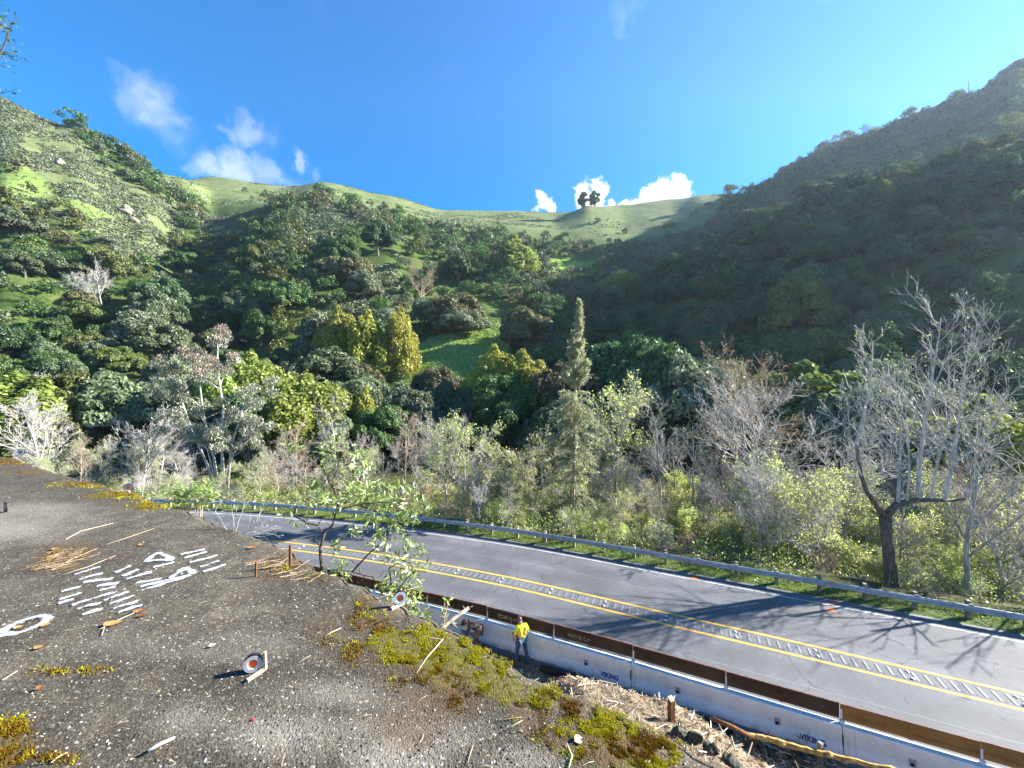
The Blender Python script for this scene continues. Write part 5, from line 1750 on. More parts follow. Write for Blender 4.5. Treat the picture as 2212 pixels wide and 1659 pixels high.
def slab_z(x, y):
    return SZ + float((fbm(np.array([x * 1.1]), np.array([y * 1.1]), 21, 3)[0] - .5) * .025 + (fbm(np.array([x * 9]), np.array([y * 9]), 22, 3)[0] - .5) * .012)

M['moss'] = mat_tinted('moss_tufts', [(0.0, (.035, .016, .004)), (.28, (.12, .05, .007)), (.45, (.20, .11, .010)), (.62, (.21, .165, .008)), (.8, (.33, .29, .012)), (1., (.47, .43, .035))], .9, .3)
M['pebble'] = mat_tinted('pebbles', [(0., (.06, .058, .05)), (.5, (.22, .21, .185)), (.85, (.5, .48, .43)), (1., (.85, .83, .78))], .7)
M['straw'] = mat_tinted('straw_litter', [(0., (.10, .05, .025)), (.35, (.30, .19, .10)), (.7, (.55, .43, .28)), (1., (.8, .74, .62))], .8)
M['dead_leaf'] = mat_tinted('dead_leaves', [(0., (.10, .035, .02)), (.4, (.30, .14, .05)), (.75, (.42, .30, .12)), (1., (.62, .52, .36))], .8, .2)

def scatter_view(rng, n, v0=.12, v1=1.05, t0=-1.4, t1=.9, w=.04):
    """points spread on the concrete, denser near the eye"""
    v = v0 + (v1 - v0) * rng.random(n)
    Y = SLAB / v
    X = (t0 + (t1 - t0) * rng.random(n)) * Y
    ok = edge_dist(X, Y) > w
    return X[ok], Y[ok]

def dress_slab():
    rng = np.random.default_rng(19)
    zof = lambda x, y: SZ + (fbm(x * 1.1, y * 1.1, 21, 3) - .5) * .025 + (fbm(x * 9, y * 9, 22, 3) - .5) * .012
    # pebbles
    X, Y = scatter_view(rng, 9000)
    n = len(X)
    r = (.0022 + .0042 * rng.random(n) ** 3)
    O6 = np.array([(1, 0, 0), (-1, 0, 0), (0, 1, 0), (0, -1, 0), (0, 0, 1), (0, 0, -1)], float)
    V = (O6[None] * r[:, None, None] * (0.6 + .8 * rng.random((n, 6, 1)))) * np.array([1.25, 1, .7])
    a = rng.random(n) * 6.28
    ca, sa = np.cos(a)[:, None], np.sin(a)[:, None]
    V = np.stack([V[:, :, 0] * ca - V[:, :, 1] * sa, V[:, :, 0] * sa + V[:, :, 1] * ca, V[:, :, 2]], 2)
    V += np.stack([X, Y, zof(X, Y) + r * .3], 1)[:, None]
    f8 = np.array([(0, 2, 4), (2, 1, 4), (1, 3, 4), (3, 0, 4), (2, 0, 5), (1, 2, 5), (3, 1, 5), (0, 3, 5)])
    F = (f8[None] + (np.arange(n) * 6)[:, None, None]).reshape(-1, 3)
    T = np.repeat(np.clip(rng.random(n) ** 4, 0, 1), 8)
    tag(link('gravel', np_mesh('gravel', V.reshape(-1, 3), F, M['pebble'], False, {'tint': ('FACE', T)})), kind='stuff')
    # moss: small upright blades
    mo = np.array(MOSS)
    pick = rng.choice(len(mo), 420000, p=(mo[:, 2] * mo[:, 3] * mo[:, 4]) / (mo[:, 2] * mo[:, 3] * mo[:, 4]).sum())
    xd = mo[pick, 0] + mo[pick, 2] * rng.normal(size=len(pick)) * .75
    yd = np.maximum(940, mo[pick, 1] + mo[pick, 3] * rng.normal(size=len(pick)) * .75)
    Y = SLAB / ((yd - 830) / FPX); X = (xd - 1106) / FPX * Y
    ok = edge_dist(X, Y) > .01
    X, Y = X[ok], Y[ok]
    moss, brown, _ = slab_masks(X, Y)
    den = .6 * fbm(X * 14, Y * 14, 103, 3) + .4 * fbm(X * 40, Y * 40, 107, 2)
    keep = rng.random(len(X)) < np.clip(moss * 1.1 - .10, 0, 1) * sstep(.41, .51, den)
    X, Y, moss, brown, den = X[keep], Y[keep], moss[keep], brown[keep], den[keep]
    n = min(len(X), 100000)
    X, Y, moss, brown, den = X[:n], Y[:n], moss[:n], brown[:n], den[:n]
    dist = np.hypot(X, Y)
    h = (.004 + .009 * rng.random(n)) * (.5 + 1.2 * sstep(.4, .7, den)) * np.clip(dist / 2.4, .8, 1.6)
    base = np.stack([X, Y, zof(X, Y)], 1)
    d = unit(np.stack([rng.normal(size=n) * .6, rng.normal(size=n) * .6, np.ones(n)], 1))
    w = unit(np.stack([rng.normal(size=n), rng.normal(size=n), np.zeros(n)], 1)) * (.0013 * np.clip(dist / 2.2, .8, 2.5))[:, None]
    mid = base + d * h[:, None] * .6
    V = np.stack([base - w * .6, base + w * .6, mid + w * 1.5, base + d * h[:, None], mid - w * 1.5], 1).reshape(-1, 3)
    F = np.arange(n * 5).reshape(n, 5)
    patch = fbm(X * 4.5, Y * 4.5, 111, 3)
    T = np.clip(.83 + .13 * rng.normal(size=n) - .46 * sstep(.15, .8, brown) * sstep(.36, .48, patch + .16 * (brown - .5)) - .12 * sstep(.56, .46, den), 0, 1)
    tag(link('moss', np_mesh('moss', V, F, M['moss'], False, {'tint': ('FACE', T)})), kind='stuff')
    # short straw and needles, past counting
    X, Y = scatter_view(rng, 380)
    mossy = slab_masks(X, Y)[1]
    n = len(X)
    L = .006 + .026 * rng.random(n) ** 2.5
    a = np.where(rng.random(n) < .6, .5 + rng.normal(size=n) * .5, rng.random(n) * 3.14)
    dx, dy = np.cos(a) * L, np.sin(a) * L
    wx, wy = -np.sin(a) * .0013, np.cos(a) * .0013
    z = zof(X, Y) + .004
    V = np.stack([np.stack([X - dx - wx, Y - dy - wy, z], 1), np.stack([X - dx + wx, Y - dy + wy, z], 1), np.stack([X + wx, Y + wy, z + .006], 1), np.stack([X + dx + wx, Y + dy + wy, z + .002], 1), np.stack([X + dx - wx, Y + dy - wy, z + .002], 1), np.stack([X - wx, Y - wy, z + .006], 1)], 1).reshape(-1, 3)
    i6 = np.arange(n)[:, None] * 6
    F = np.concatenate([i6 + np.array([0, 5, 2, 1]), i6 + np.array([5, 4, 3, 2])])
    t = np.clip(rng.normal(.55, .22, n), 0, 1)
    tag(link('straw_litter', np_mesh('straw_litter', V, F, M['straw'], False, {'tint': ('FACE', np.concatenate([t, t]))})), kind='stuff')
    # dry stems and sticks that can be told apart: traced where they lie
    def stick(name, label, cat, pts, r, tone, group):
        mb = MB()
        W = [PZ(x, y, SZ) for x, y in pts]
        q = []
        for i, p in enumerate(W):
            q.append(Vector((p.x, p.y, slab_z(p.x, p.y) + r * 1.2 + .004)))
        mb.tube(q, [r * .65] * (len(q) - 1) + [r * .4], 6)
        me = mb.mesh(name, M['straw'], True)
        at = me.attributes.new('tint', 'FLOAT', 'FACE')
        at.data.foreach_set('value', np.full(len(me.polygons), tone, np.float32))
        tag(link(name, me), label, cat, group)
    G = 'dry stems lying on the concrete'
    for pts, r, tone, lab in [
        ([(957, 1384), (922, 1425), (900, 1458)], .0045, .8, 'straight pale stem lying across the bright moss'),
        ([(880, 1359), (920, 1380), (957, 1384)], .0028, .7, 'thin stem meeting the straight one on the bright moss'),
        ([(216, 1362), (250, 1345), (304, 1321)], .004, .72, 'long tan stem beside the flat brown leaf near the paint'),
        ([(220, 1375), (226, 1357), (231, 1344)], .003, .62, 'short stem crossing the brown leaf'),
        ([(142, 1168), (175, 1150), (245, 1132)], .0045, .75, 'long dry stem arching above the pile of needles'),
        ([(320, 1633), (348, 1618), (378, 1605)], .011, .95, 'bleached splinter of wood on the bare concrete'),
        ([(110, 1655), (128, 1640), (146, 1631)], .003, .85, 'pale straw in the moss at the near corner'),
        ([(703, 1378), (716, 1370), (737, 1360)], .0045, .78, 'bent pale twig on dark concrete'),
        ([(1010, 1655), (1018, 1630), (1022, 1615)], .002, .75, 'short straw on the gravelly near concrete'),
        ([(903, 1612), (912, 1600), (916, 1588)], .002, .7, 'short straw standing by a white pebble'),
        ([(1095, 1583), (1117, 1570), (1129, 1562)], .0022, .7, 'straw beside the brown moss'),
        ([(1228, 1668), (1236, 1640), (1224, 1612)], .0045, .85, 'curved pale root across the orange moss'),
        ([(1068, 1567), (1100, 1560), (1128, 1556)], .003, .35, 'dark twig in the orange moss'),
        ([(230, 1179), (280, 1163), (333, 1143)], .0035, .65, 'dry stem over the pile of brown needles'),
        ([(112, 1235), (160, 1210), (210, 1188)], .004, .55, 'upper straw on the pile of brown needles'),
        ([(130, 1245), (190, 1228), (250, 1205)], .0035, .7, 'lower straw on the pile of brown needles'),
        ([(90, 1228), (150, 1218), (215, 1200)], .003, .42, 'dark straw on the pile of brown needles'),
        ([(5, 1472), (22, 1462), (38, 1452)], .003, .85, 'white straw at the side of the concrete below the oval mark'),
        ([(645, 1437), (658, 1428), (672, 1420)], .0022, .6, 'thin straw above the survey target'),
        ([(790, 1300), (830, 1290), (905, 1270)], .0025, .6, 'long thin straw near the wall edge'),
    ]:
        stick('dry_stem', lab, 'stem', pts, r, tone, G)
    # fallen leaves one can pick out
    def leaf(xd, yd, L, W, rz, tone, lab):
        p = PZ(xd, yd, SZ)
        nseg = 5
        V, F = [], []
        for i in range(nseg + 1):
            u = i / nseg
            w = W * math.sin(math.pi * min(.97, .06 + .92 * u)) ** .8
            V += [(-L / 2 + L * u, -w, .004 + .010 * u * u), (-L / 2 + L * u, 0, .0 + .006 * u), (-L / 2 + L * u, w, .005 + .008 * (1 - u))]
        for i in range(nseg):
            for k in (0, 1):
                F.append((i * 3 + k, (i + 1) * 3 + k, (i + 1) * 3 + k + 1, i * 3 + k + 1))
        me = np_mesh('fallen_leaf', np.array(V), np.array(F), M['dead_leaf'], True, {'tint': ('FACE', np.full(len(F), tone))})
        o = link('fallen_leaf', me, None, (p.x, p.y, slab_z(p.x, p.y) + .006))
        o.rotation_euler = (.08, .1, rz)
        tag(o, lab, 'leaf', 'fallen leaves on the concrete')
    for a in [(245, 1350, .10, .026, .5, .55, 'flat tan leaf beside the long tan stem'), (302, 1323, .07, .018, .6, .25, 'curled red-brown leaf at the lower paint mark'), (308, 1333, .06, .014, .3, .1, 'dark red leaf below the lower paint mark'),
              (40, 1358, .05, .016, .4, .6, 'pale leaf above the oval paint mark'), (98, 1352, .055, .018, .2, .6, 'yellowed leaf between the oval and the barred paint marks'), (85, 1492, .03, .012, .3, .3, 'small reddish leaf near the moss'), (345, 1500, .02, .007, 0, .7, 'tiny yellow leaf on bare concrete'),
              (84, 1402, .05, .014, .3, .5, 'brown leaf below the oval paint mark'), (305, 1181, .05, .014, .2, .6, 'yellowish leaf above the barred paint marks'), (120, 1190, .07, .02, .2, .45, 'tan leaf by the needle pile'), (636, 1240, .085, .012, -.1, .8, 'long pale green-tan leaf by the wall edge'),
              (460, 1398, .04, .011, .5, 1., 'whitish curled leaf on bare concrete'), (365, 1044 + 0, .06, .02, .1, .4, 'dark leaf on the far concrete'), (1250, 1606, .04, .02, .4, 1., 'white flake in the orange moss'), (545, 1185, .09, .02, .3, .35, 'red-brown leaf scrap beside the survey nail'), (640, 1170, .05, .012, .5, .3, 'brown leaf scrap at the wall edge moss')]:
        leaf(*a)
    # heaps of needles, two brown drifts, one mass
    mb = MB(); tn = []
    for (cx, cy, rx, ry, n) in [(140, 1205, 60, 16, 55), (110, 1228, 50, 8, 40), (600, 1225, 45, 14, 40), (640, 1245, 40, 12, 20), (560, 1215, 30, 12, 20)]:
        for i in range(n):
            p = PZ(cx + rng.normal() * rx * .5, cy + rng.normal() * ry * .5, SZ)
            a = .45 + rng.normal() * .5; L = .03 + .06 * rng.random()
            z = slab_z(p.x, p.y) + .004 + .012 * rng.random()
            k = len(mb.f4) + len(mb.fn)
            mb.tube([(p.x - math.cos(a) * L, p.y - math.sin(a) * L, z), (p.x + math.cos(a) * L, p.y + math.sin(a) * L, z + .006)], .0016, 3, cap=False)
    me = mb.mesh('needle_drift', M['straw'])
    at = me.attributes.new('tint', 'FLOAT', 'FACE'); at.data.foreach_set('value', np.repeat(np.clip(rng.normal(.35, .22, len(me.polygons) // 3 + 1), 0, 1), 3)[:len(me.polygons)].astype(np.float32))
    tag(link('needle_drift', me), kind='stuff')
    # bright red bit
    for xd, yd, lab in [(547, 1559, 'small red berry on the near concrete'), (845, 980 + 0, '')][:1]:
        p = PZ(xd, yd, SZ)
        bm_ = MB(); bm_.tube([(0, 0, 0), (0, 0, .004), (0, 0, .009), (0, 0, .012)], [.003, .007, .006, .001], 8)
        tag(bm_.build('red_berry', M['red'], None, (p.x, p.y, slab_z(p.x, p.y)), True), lab, 'berry')

M['red'] = plain('red_skin', (.6, .04, .04), .4)
M['orange_target'] = plain('orange_target_centre', (.95, .11, .02), .5, .05)
M['tape_grey'] = plain('tape_roll_side', (.34, .34, .35), .45, .12, 40)
M['tape_black'] = plain('tape_roll_black', (.012, .012, .014), .5, .2)
M['target_white'] = plain('target_white', (.72, .70, .69), .5, .06)

def survey_target(label, loc, rz, R=.046, sticks=(), white=False, back=False):
    """a roll-shaped target standing on the concrete or on a small L of cut wood; the face looks along local -y"""
    root = thing('survey_target', label, 'survey target', loc, rz, 'survey targets on the concrete')
    def ring(r0, r1, y0, y1, n=28):
        V, F = [], []
        for i in range(n):
            a = 2 * math.pi * i / n
            c, s = math.cos(a), math.sin(a)
            V += [(r0 * c, y0, r0 * s), (r1 * c, y0, r1 * s), (r1 * c, y1, r1 * s), (r0 * c, y1, r0 * s)]
        for i in range(n):
            j = (i + 1) % n
            for k in range(4):
                F.append((i * 4 + k, j * 4 + k, j * 4 + (k + 1) % 4, i * 4 + (k + 1) % 4))
        b = MB(); b.add(V, F)
        return b
    t = .028
    roll = ring(R * .985, R, -t / 2, t / 2).build('roll', M['tape_black'], root, (0, 0, R + .003))
    ring(R * .60, R * .983, -t / 2 - .001, t / 2 + .001).build('face_ring', M['target_white'] if white else M['tape_grey'], roll)
    ring(R * .50, R * .598, -t / 2 + .003, t / 2).build('core', M['target_white'], roll)
    ring(.001, R * .50, -t / 2 + .008, -t / 2 + .014).build('orange_centre', M['orange_target'] if not back else M['tape_black'], roll)
    inv = Matrix.Rotation(-rz, 3, 'Z')
    for nm, p, q, w in sticks:
        p, q = inv @ (Vector(p) - Vector(loc)), inv @ (Vector(q) - Vector(loc))
        d = q - p
        Q = d.to_track_quat('X', 'Z').to_matrix()
        b = MB(); b.box((p + q) / 2, (d.length, w, w * .8), Q)
        b.build(nm, M['pine'], root)
    return root

def place_targets():
    up = Vector((0, 0, 1))
    p = PZ(547, 1451, SZ); p.z = slab_z(p.x, p.y)
    a, b = PZ(569, 1450, SZ) + up * .008, PZ(534, 1474, SZ) + up * .008
    survey_target('grey survey target roll with orange centre on an L of cut wood', p, math.radians(24), .046,
                  [('base_stick', a, b, .017), ('upright_stick', a + Vector((.006, .008, -.006)), a + Vector((.002, .008, .094)), .015)])
    p = PZ(864, 1308, SZ); p.z = slab_z(p.x, p.y) + .012
    a, b = p + Vector((.02, .03, -.006)), PZ(848, 1312, SZ) + up * .004 + Vector((0, -.03, 0))
    survey_target('white survey target with orange centre at the wall edge under the laurel leaves', p, math.radians(16), .046, [('base_stick', a, b, .02)], True)
    p = PZ(12, 1106, SZ); p.z = slab_z(p.x, p.y)
    survey_target('black backed survey target standing alone on the far concrete', p, math.radians(-35), .06, (), False, True)
    p = PZ(277, 1062, SZ); p.z = slab_z(p.x, p.y)
    survey_target('dark survey target with orange centre at the far wall edge', p, math.radians(10), .06, [('base_stick', p + Vector((-.12, -.06, .01)), p + Vector((.05, -.03, .01)), .03)])
    p = PZ(45, 985, SZ); p.z = slab_z(p.x, p.y)
    survey_target('white survey target with orange centre at the farthest visible wall edge', p, math.radians(10), .07, (), True)
    # thin marker stakes at the edge
    for (xd, y0, y1, r, lab) in [(627, 1225, 1178, .008, 'thin brown stake standing at the wall edge'), (553, 1245, 1215, .006, 'short dark nail stake in the brown needles')]:
        p = PZ(xd, y0, SZ)
        h = (y0 - y1) / FPX * p.y
        b = MB(); b.box((0, 0, h / 2 - .01), (r * 2, r * 2, h + .02))
        tag(b.build('marker_stake', M['post_brown'], None, (p.x, p.y, SZ)), lab, 'stake')
# ------------------------------------------------------------------ bank of debris between the wall and the barrier
def bank_z(x, y):
    x = np.asarray(x, float); y = np.asarray(y, float)
    o, s = road_off(x, y)
    d = -o - 5.17                               # metres from the barrier's near face
    crest = np.interp(x, [-6, -1.5, -.6, 1.3, 2.4, 5.2, 7.2, 12], [.3, .3, .05, .05, .55, .62, .05, .0])
    rise = np.interp(x, [-1.0, -.4, 1.0, 1.8, 6.5, 8], [.5, 1.0, 1.0, .40, .40, .9])
    n = fbm(x * 1.3, y * 1.3, 121, 4) - .5
    z = -.03 + (crest + .03) * sstep(rise - .1, rise + .5, d) + .37 * np.maximum(0, d - rise - .35) + n * .35 * sstep(rise, rise + .6, d)
    return np.where(d < .02, -.03, z)

def build_bank():
    ss = np.arange(s_at(-22, 26), s_at(26, 5), .16)
    dd = np.concatenate([np.arange(-.5, 3.5, .12), np.arange(3.5, 18, .5)])
    S, D = np.meshgrid(ss, dd, indexing='ij')
    off = -5.17 - D
    X = np.interp(S, RS, RX) + np.interp(S, RS, RNX) * off; Y = np.interp(S, RS, RY) + np.interp(S, RS, RNY) * off
    Z = bank_z(X, Y)
    n, m = X.shape
    idx = np.arange(n * m).reshape(n, m)
    F = np.stack([idx[:-1, :-1].ravel(), idx[:-1, 1:].ravel(), idx[1:, 1:].ravel(), idx[1:, :-1].ravel()], 1)[:, ::-1]
    V = np.stack([X.ravel(), Y.ravel(), Z.ravel()], 1)
    if np.cross(V[F[5, 1]] - V[F[5, 0]], V[F[5, 2]] - V[F[5, 0]])[2] < 0:
        F = F[:, ::-1]
    tag(link('ground', np_mesh('ground', V, F, M['soil'], True)), kind='structure')
    rng = np.random.default_rng(131)
    # sticks and straw
    mb = MB(); tn = []
    N = 9000
    x = -6 + 26 * rng.random(N * 3); d = .25 + 6.5 * rng.random(N * 3) ** 1.3
    s = np.array([s_at(-8, 19) + (s_at(20, 7) - s_at(-8, 19)) * u for u in rng.random(N)])
    off = -5.17 - d[:N]
    x = np.interp(s, RS, RX) + np.interp(s, RS, RNX) * off; y = np.interp(s, RS, RY) + np.interp(s, RS, RNY) * off
    z = bank_z(x, y)
    for i in range(N):
        if d[i] < .75 and -1.2 < x[i] < 1.5:
            continue
        big = rng.random() < .10
        L = (.30 + .6 * rng.random()) if big else (.07 + .20 * rng.random())
        r = (.010 + .014 * rng.random()) if big else (.004 + .006 * rng.random())
        a = rng.random() * 6.28
        v = Vector((math.cos(a), math.sin(a), .35 + rng.normal() * .3)).normalized()
        p = Vector((x[i], y[i], z[i] + .02 + .05 * rng.random()))
        mb.tube([p - v * L * .5, p + Vector(rng.normal(size=3)) * L * .05, p + v * L * .5], [r, r, r * .7], 3, cap=False)
        tn += [float(np.clip(rng.normal(.72, .22), 0, 1))] * 6
    me = mb.mesh('stick_debris', M['straw'])
    at = me.attributes.new('tint', 'FLOAT', 'FACE'); at.data.foreach_set('value', np.array(tn, np.float32))
    tag(link('stick_debris', me), kind='stuff')
    n = 9000
    u = rng.random(n); dl = .3 + 7 * rng.random(n) ** 1.4
    s = s_at(-8, 19) + (s_at(20, 7) - s_at(-8, 19)) * u
    off = -5.17 - dl
    x = np.interp(s, RS, RX) + np.interp(s, RS, RNX) * off; y = np.interp(s, RS, RY) + np.interp(s, RS, RNY) * off
    C = np.stack([x, y, bank_z(x, y) + .02], 1)
    V, F = leaf_quads(C, rng.normal(size=C.shape) * .6 + np.array([0, 0, 1]), .045, .5, rng)
    tag(link('leaf_litter', leaf_mesh('leaf_litter', V, F, np.clip(rng.normal(.5, .3, n), 0, 1), M['dead_leaf'])), kind='stuff')

def lump(name, mat, parent, loc, size, seed, rough=.25, res=14, rot=(0, 0, 0)):
    V, F = [], []
    for i in range(res + 1):
        th = math.pi * i / res
        for j in range(res * 2):
            ph = math.pi * j / res
            V.append((math.sin(th) * math.cos(ph), math.sin(th) * math.sin(ph), math.cos(th)))
    V = np.array(V)
    k = 1 + rough * 2 * (fbm(V[:, 0] * 1.7 + seed * 3.1 + V[:, 2], V[:, 1] * 1.7 + V[:, 2] * 1.3 + seed, seed, 4) - .5)
    V = V * k[:, None] * np.array(size)
    w = res * 2
    for i in range(res):
        for j in range(w):
            F.append((i * w + j, (i + 1) * w + j, (i + 1) * w + (j + 1) % w, i * w + (j + 1) % w))
    o = link(name, np_mesh(name, V, np.array(F), mat, True), parent, loc)
    o.rotation_euler = rot
    return o

M['soil'] = plain('bank_soil', (0.15, 0.115, 0.075), .95, .35, 5.0, .8)
M['rock'] = plain('bank_rock', (0.06, 0.058, 0.042), .9, .35, 6.0, .8)
M['cut_wood'] = plain('cut_wood_face', (.50, .36, .25), .8, .15, 12)

def dress_bank():
    # cut log leaning on the barrier
    a, b = P(943, 1369, 15.1), P(1012, 1314, 16.7)
    root = thing('cut_log', 'pale bark log leaning from the wall edge against the barrier screen', 'log', a)
    mb = MB(); mb.tube([Vector((0, 0, 0)), (b - a) * .35 + Vector((0, 0, .05)), (b - a) * .7 + Vector((0, 0, .02)), b - a], [.085, .08, .075, .07], 10)
    mb.build('trunk', M['bark_tan'], root, smooth=True)
    mb = MB()
    q = (b - a) * .42
    mb.tube([q, q + (P(986, 1347, 16.0) - P(974, 1337, 15.8)) * .5, q + (P(988, 1350, 16.0) - P(974, 1337, 15.8))], [.05, .045, .04], 8)
    mb.tube([(b - a) * .97, (b - a) * .97 + Vector((.22, 0, .12))], [.03, .015], 5)
    mb.tube([(b - a) * .9, (b - a) * .9 + Vector((-.12, 0, .2))], [.025, .012], 5)
    mb.build('branch_stub', M['bark_tan'], root, smooth=True)
    # square post
    x, y = P(1450, 1582, 11.45).x, 11.45
    z = gzb(x, y)
    root = thing('wooden_post', 'square brown wooden post with a slanted top standing in the stick debris', 'post', (x, y, z - .2), .35)
    mb = MB()
    w, h = .075, EYE - (1508 - 830) / FPX * y - z + .2
    mb.add([(-w, -w, 0), (w, -w, 0), (w, w, 0), (-w, w, 0), (-w, -w, h - .07), (w, -w, h - .05), (w, w, h), (-w, w, h - .02)], [(3, 2, 1, 0), (4, 5, 6, 7), (0, 1, 5, 4), (1, 2, 6, 5), (2, 3, 7, 6), (3, 0, 4, 7)])
    mb.build('shaft', M['post_brown'], root)
    cp = MB(); cp.add([(-w, -w, h - .068), (w, -w, h - .048), (w, w, h + .002), (-w, w, h - .018), (-w, -w, h - .05), (w, -w, h - .03), (w, w, h + .02), (-w, w, h)], [(4, 5, 6, 7), (0, 1, 5, 4), (1, 2, 6, 5), (2, 3, 7, 6), (3, 0, 4, 7)])
    cp.build('cut_top', M['cut_wood'], root)
    # rotten beam with its stub posts
    pts = [P(1618, 1588, 11.75), P(1660, 1598, 11.55), P(1720, 1613, 11.3), P(1790, 1631, 11.0), P(1862, 1648, 10.72), P(1960, 1674, 10.35), P(2080, 1705, 9.95)]
    base = Vector(pts[0])
    root = thing('rotten_beam', 'long rotting yellow timber beam lying behind the white barrier', 'timber', base)
    rng = np.random.default_rng(151)
    mb = MB()
    q = []
    for i in range(len(pts) - 1):
        for t in np.linspace(0, 1, 6, endpoint=False):
            q.append(pts[i].lerp(pts[i + 1], t) - base + Vector(rng.normal(size=3)) * .012)
    mb.tube(q, [.075 + .02 * rng.normal() * .5 for _ in q], 7)
    mb.build('beam', M['rotten'], root)
    for k, (xd, yd, Y) in enumerate([(1635, 1598, 11.8), (1776, 1618, 11.15)]):
        mb = MB(); p = P(xd, yd, Y) - base
        mb.box(p + Vector((0, .06, -.35)), (.11, .11, .95), Matrix.Rotation(.4, 3, 'Z'))
        mb.build('stub_post', M['grey_wood'], root)
    b2 = [P(1535, 1552, 11.6), P(1580, 1570, 11.4), P(1625, 1592, 11.3)]
    mb = MB(); mb.tube([v - b2[0] for v in b2], [.06, .065, .05], 7)
    r2 = thing('rotten_branch', 'reddish rotting branch lying in the debris at the end of the yellow beam', 'branch', b2[0])
    mb.build('wood', M['post_brown'], r2, smooth=True)
    for k, (xd, yd, Y, s, lab) in enumerate([(1728, 1640, 9.9, .27, 'lichen green rock under the rotten yellow beam'), (1655, 1630, 10.1, .22, 'small pale rock beside the lichen green rock'), (1500, 1600, 10.6, .2, 'dark rock at the wall edge by the wooden post'), (1535, 1628, 10.0, .22, 'black rock below the wooden post'),
                                             (1470, 1592, 10.8, .22, 'small dark rock touching the moss by the wooden post'), (1608, 1612, 10.7, .2, 'tan wedge of stone in front of the reddish branch'), (1575, 1650, 9.6, .2, 'black rock nearest to the eye in the debris'), (1120, 1415 + 10, 14.4, .12, 'dark clod by the road worker')]):
        p = hit_bank(xd, yd)
        o = lump('rock', M['rock'], None, (p.x, p.y, p.z), (s, s * .8, s * .75), 20 + k, .95, 16, (k * .7, k * .4, k))
        tag(o, lab, 'rock', 'rocks in the debris bank')
    # drain pipe in the ditch
    sp = np.linspace(s_at(1.2, 15.5), s_at(7.5, 12.6), 20)
    mb = MB()
    mb.tube([road_pt(s, -5.55, .10 + .03 * math.sin(s * 2)) for s in sp], .13, 10)
    tag(mb.build('drain_pipe', M['black'], None, smooth=True), 'dark pipe lying in the ditch behind the barrier', 'pipe')
    # weeds
    rng = np.random.default_rng(161)
    for k, (xd, yd, Y, s, n, lab) in enumerate([
        (1003, 1392, 14.2, .62, 40, 'lime weed growing in front of the crouching person'), (985, 1392, 14.0, .5, 40, 'low weed between the cut log and the crouching person'), (960, 1378, 13.6, .6, 40, 'weed at the foot of the cut log'),
        (1105, 1408, 14.5, .8, 36, 'yellow-green weed before the worker in the ditch'), (1137, 1412, 14.5, .7, 34, 'pale weed at the feet of the road worker'), (1150, 1425, 14.0, .55, 30, 'spreading pale weed downhill of the road worker'),
        (1740, 1612, 11.2, .9, 46, 'tall weed growing out of the rotten yellow beam'), (1700, 1606, 11.4, .5, 24, 'small weed on the rotten yellow beam'), (1285, 1470, 13.2, .7, 8, 'dry grass stalk standing on the debris bank'),
        (945, 1330, 14.6, .9, 18, 'thin sprig rising before the dark screen'), (1270, 1530, 11.6, .35, 30, 'moss-green clump in the debris bank'), (1060, 1400, 14.6, .5, 18, 'grassy weed at the ditch edge')]):
        p = hit_bank(xd, yd)
        root = thing('weed', lab, 'weed', p, 0, 'weeds on the debris bank')
        mb, C, AX = MB(), [], []
        for i in range(5):
            pts = wander(rng, (rng.normal() * .05, rng.normal() * .05, -.35), (rng.normal() * .35, rng.normal() * .35, 1), s * (.6 + .5 * rng.random()), 5, .12, .02)
            mb.tube(pts, [.010, .009, .008, .006, .005, .003], 4, cap=False)
            for j in range(max(1, n // 5)):
                u = .35 + .65 * rng.random()
                a = pts[min(4, int(u * 5))]
                d = Vector((rng.normal(), rng.normal(), .3 + rng.normal() * .4)).normalized()
                C.append(tuple(a + d * .06)); AX.append(tuple(d))
        mb.build('stem', M['bark_tan'], root)
        V, F = leaf_quads(np.array(C), rng.normal(size=(len(C), 3)) + np.array([0, 0, 1]), .06, .42, rng, np.array(AX))
        link('leaves', leaf_mesh('weed_leaves', V, F, np.clip(rng.normal(.6, .25, len(C)), 0, 1), M['weed_leaf']), root)

def hit_bank(xd, yd):
    """where the line of sight through a pixel meets the debris bank"""
    Y = np.linspace(8.0, 17.5, 400)
    X = (xd - 1106) / FPX * Y
    Zr = EYE + (830 - yd) / FPX * Y
    k = int(np.argmax(Zr <= bank_z(X, Y)))
    return Vector((X[k], Y[k], Zr[k]))

def gzb(x, y):
    return float(bank_z(np.array([x]), np.array([y]))[0])

# ------------------------------------------------------------------ laurel at the wall edge
def one_leaf(L, W, mat):
    """a folded, curved leaf lying along +x"""
    n = 4
    V, F = [], []
    for i in range(n + 1):
        u = i / n
        w = W * math.sin(math.pi * (.05 + .9 * u)) ** .8
        z = -.18 * L * u * u
        V += [(L * u, -w, z + w * .35), (L * u, 0, z), (L * u, w, z + w * .35)]
    for i in range(n):
        for k in (0, 1):
            F.append((i * 3 + k, (i + 1) * 3 + k, (i + 1) * 3 + k + 1, i * 3 + k + 1))
    return V, F

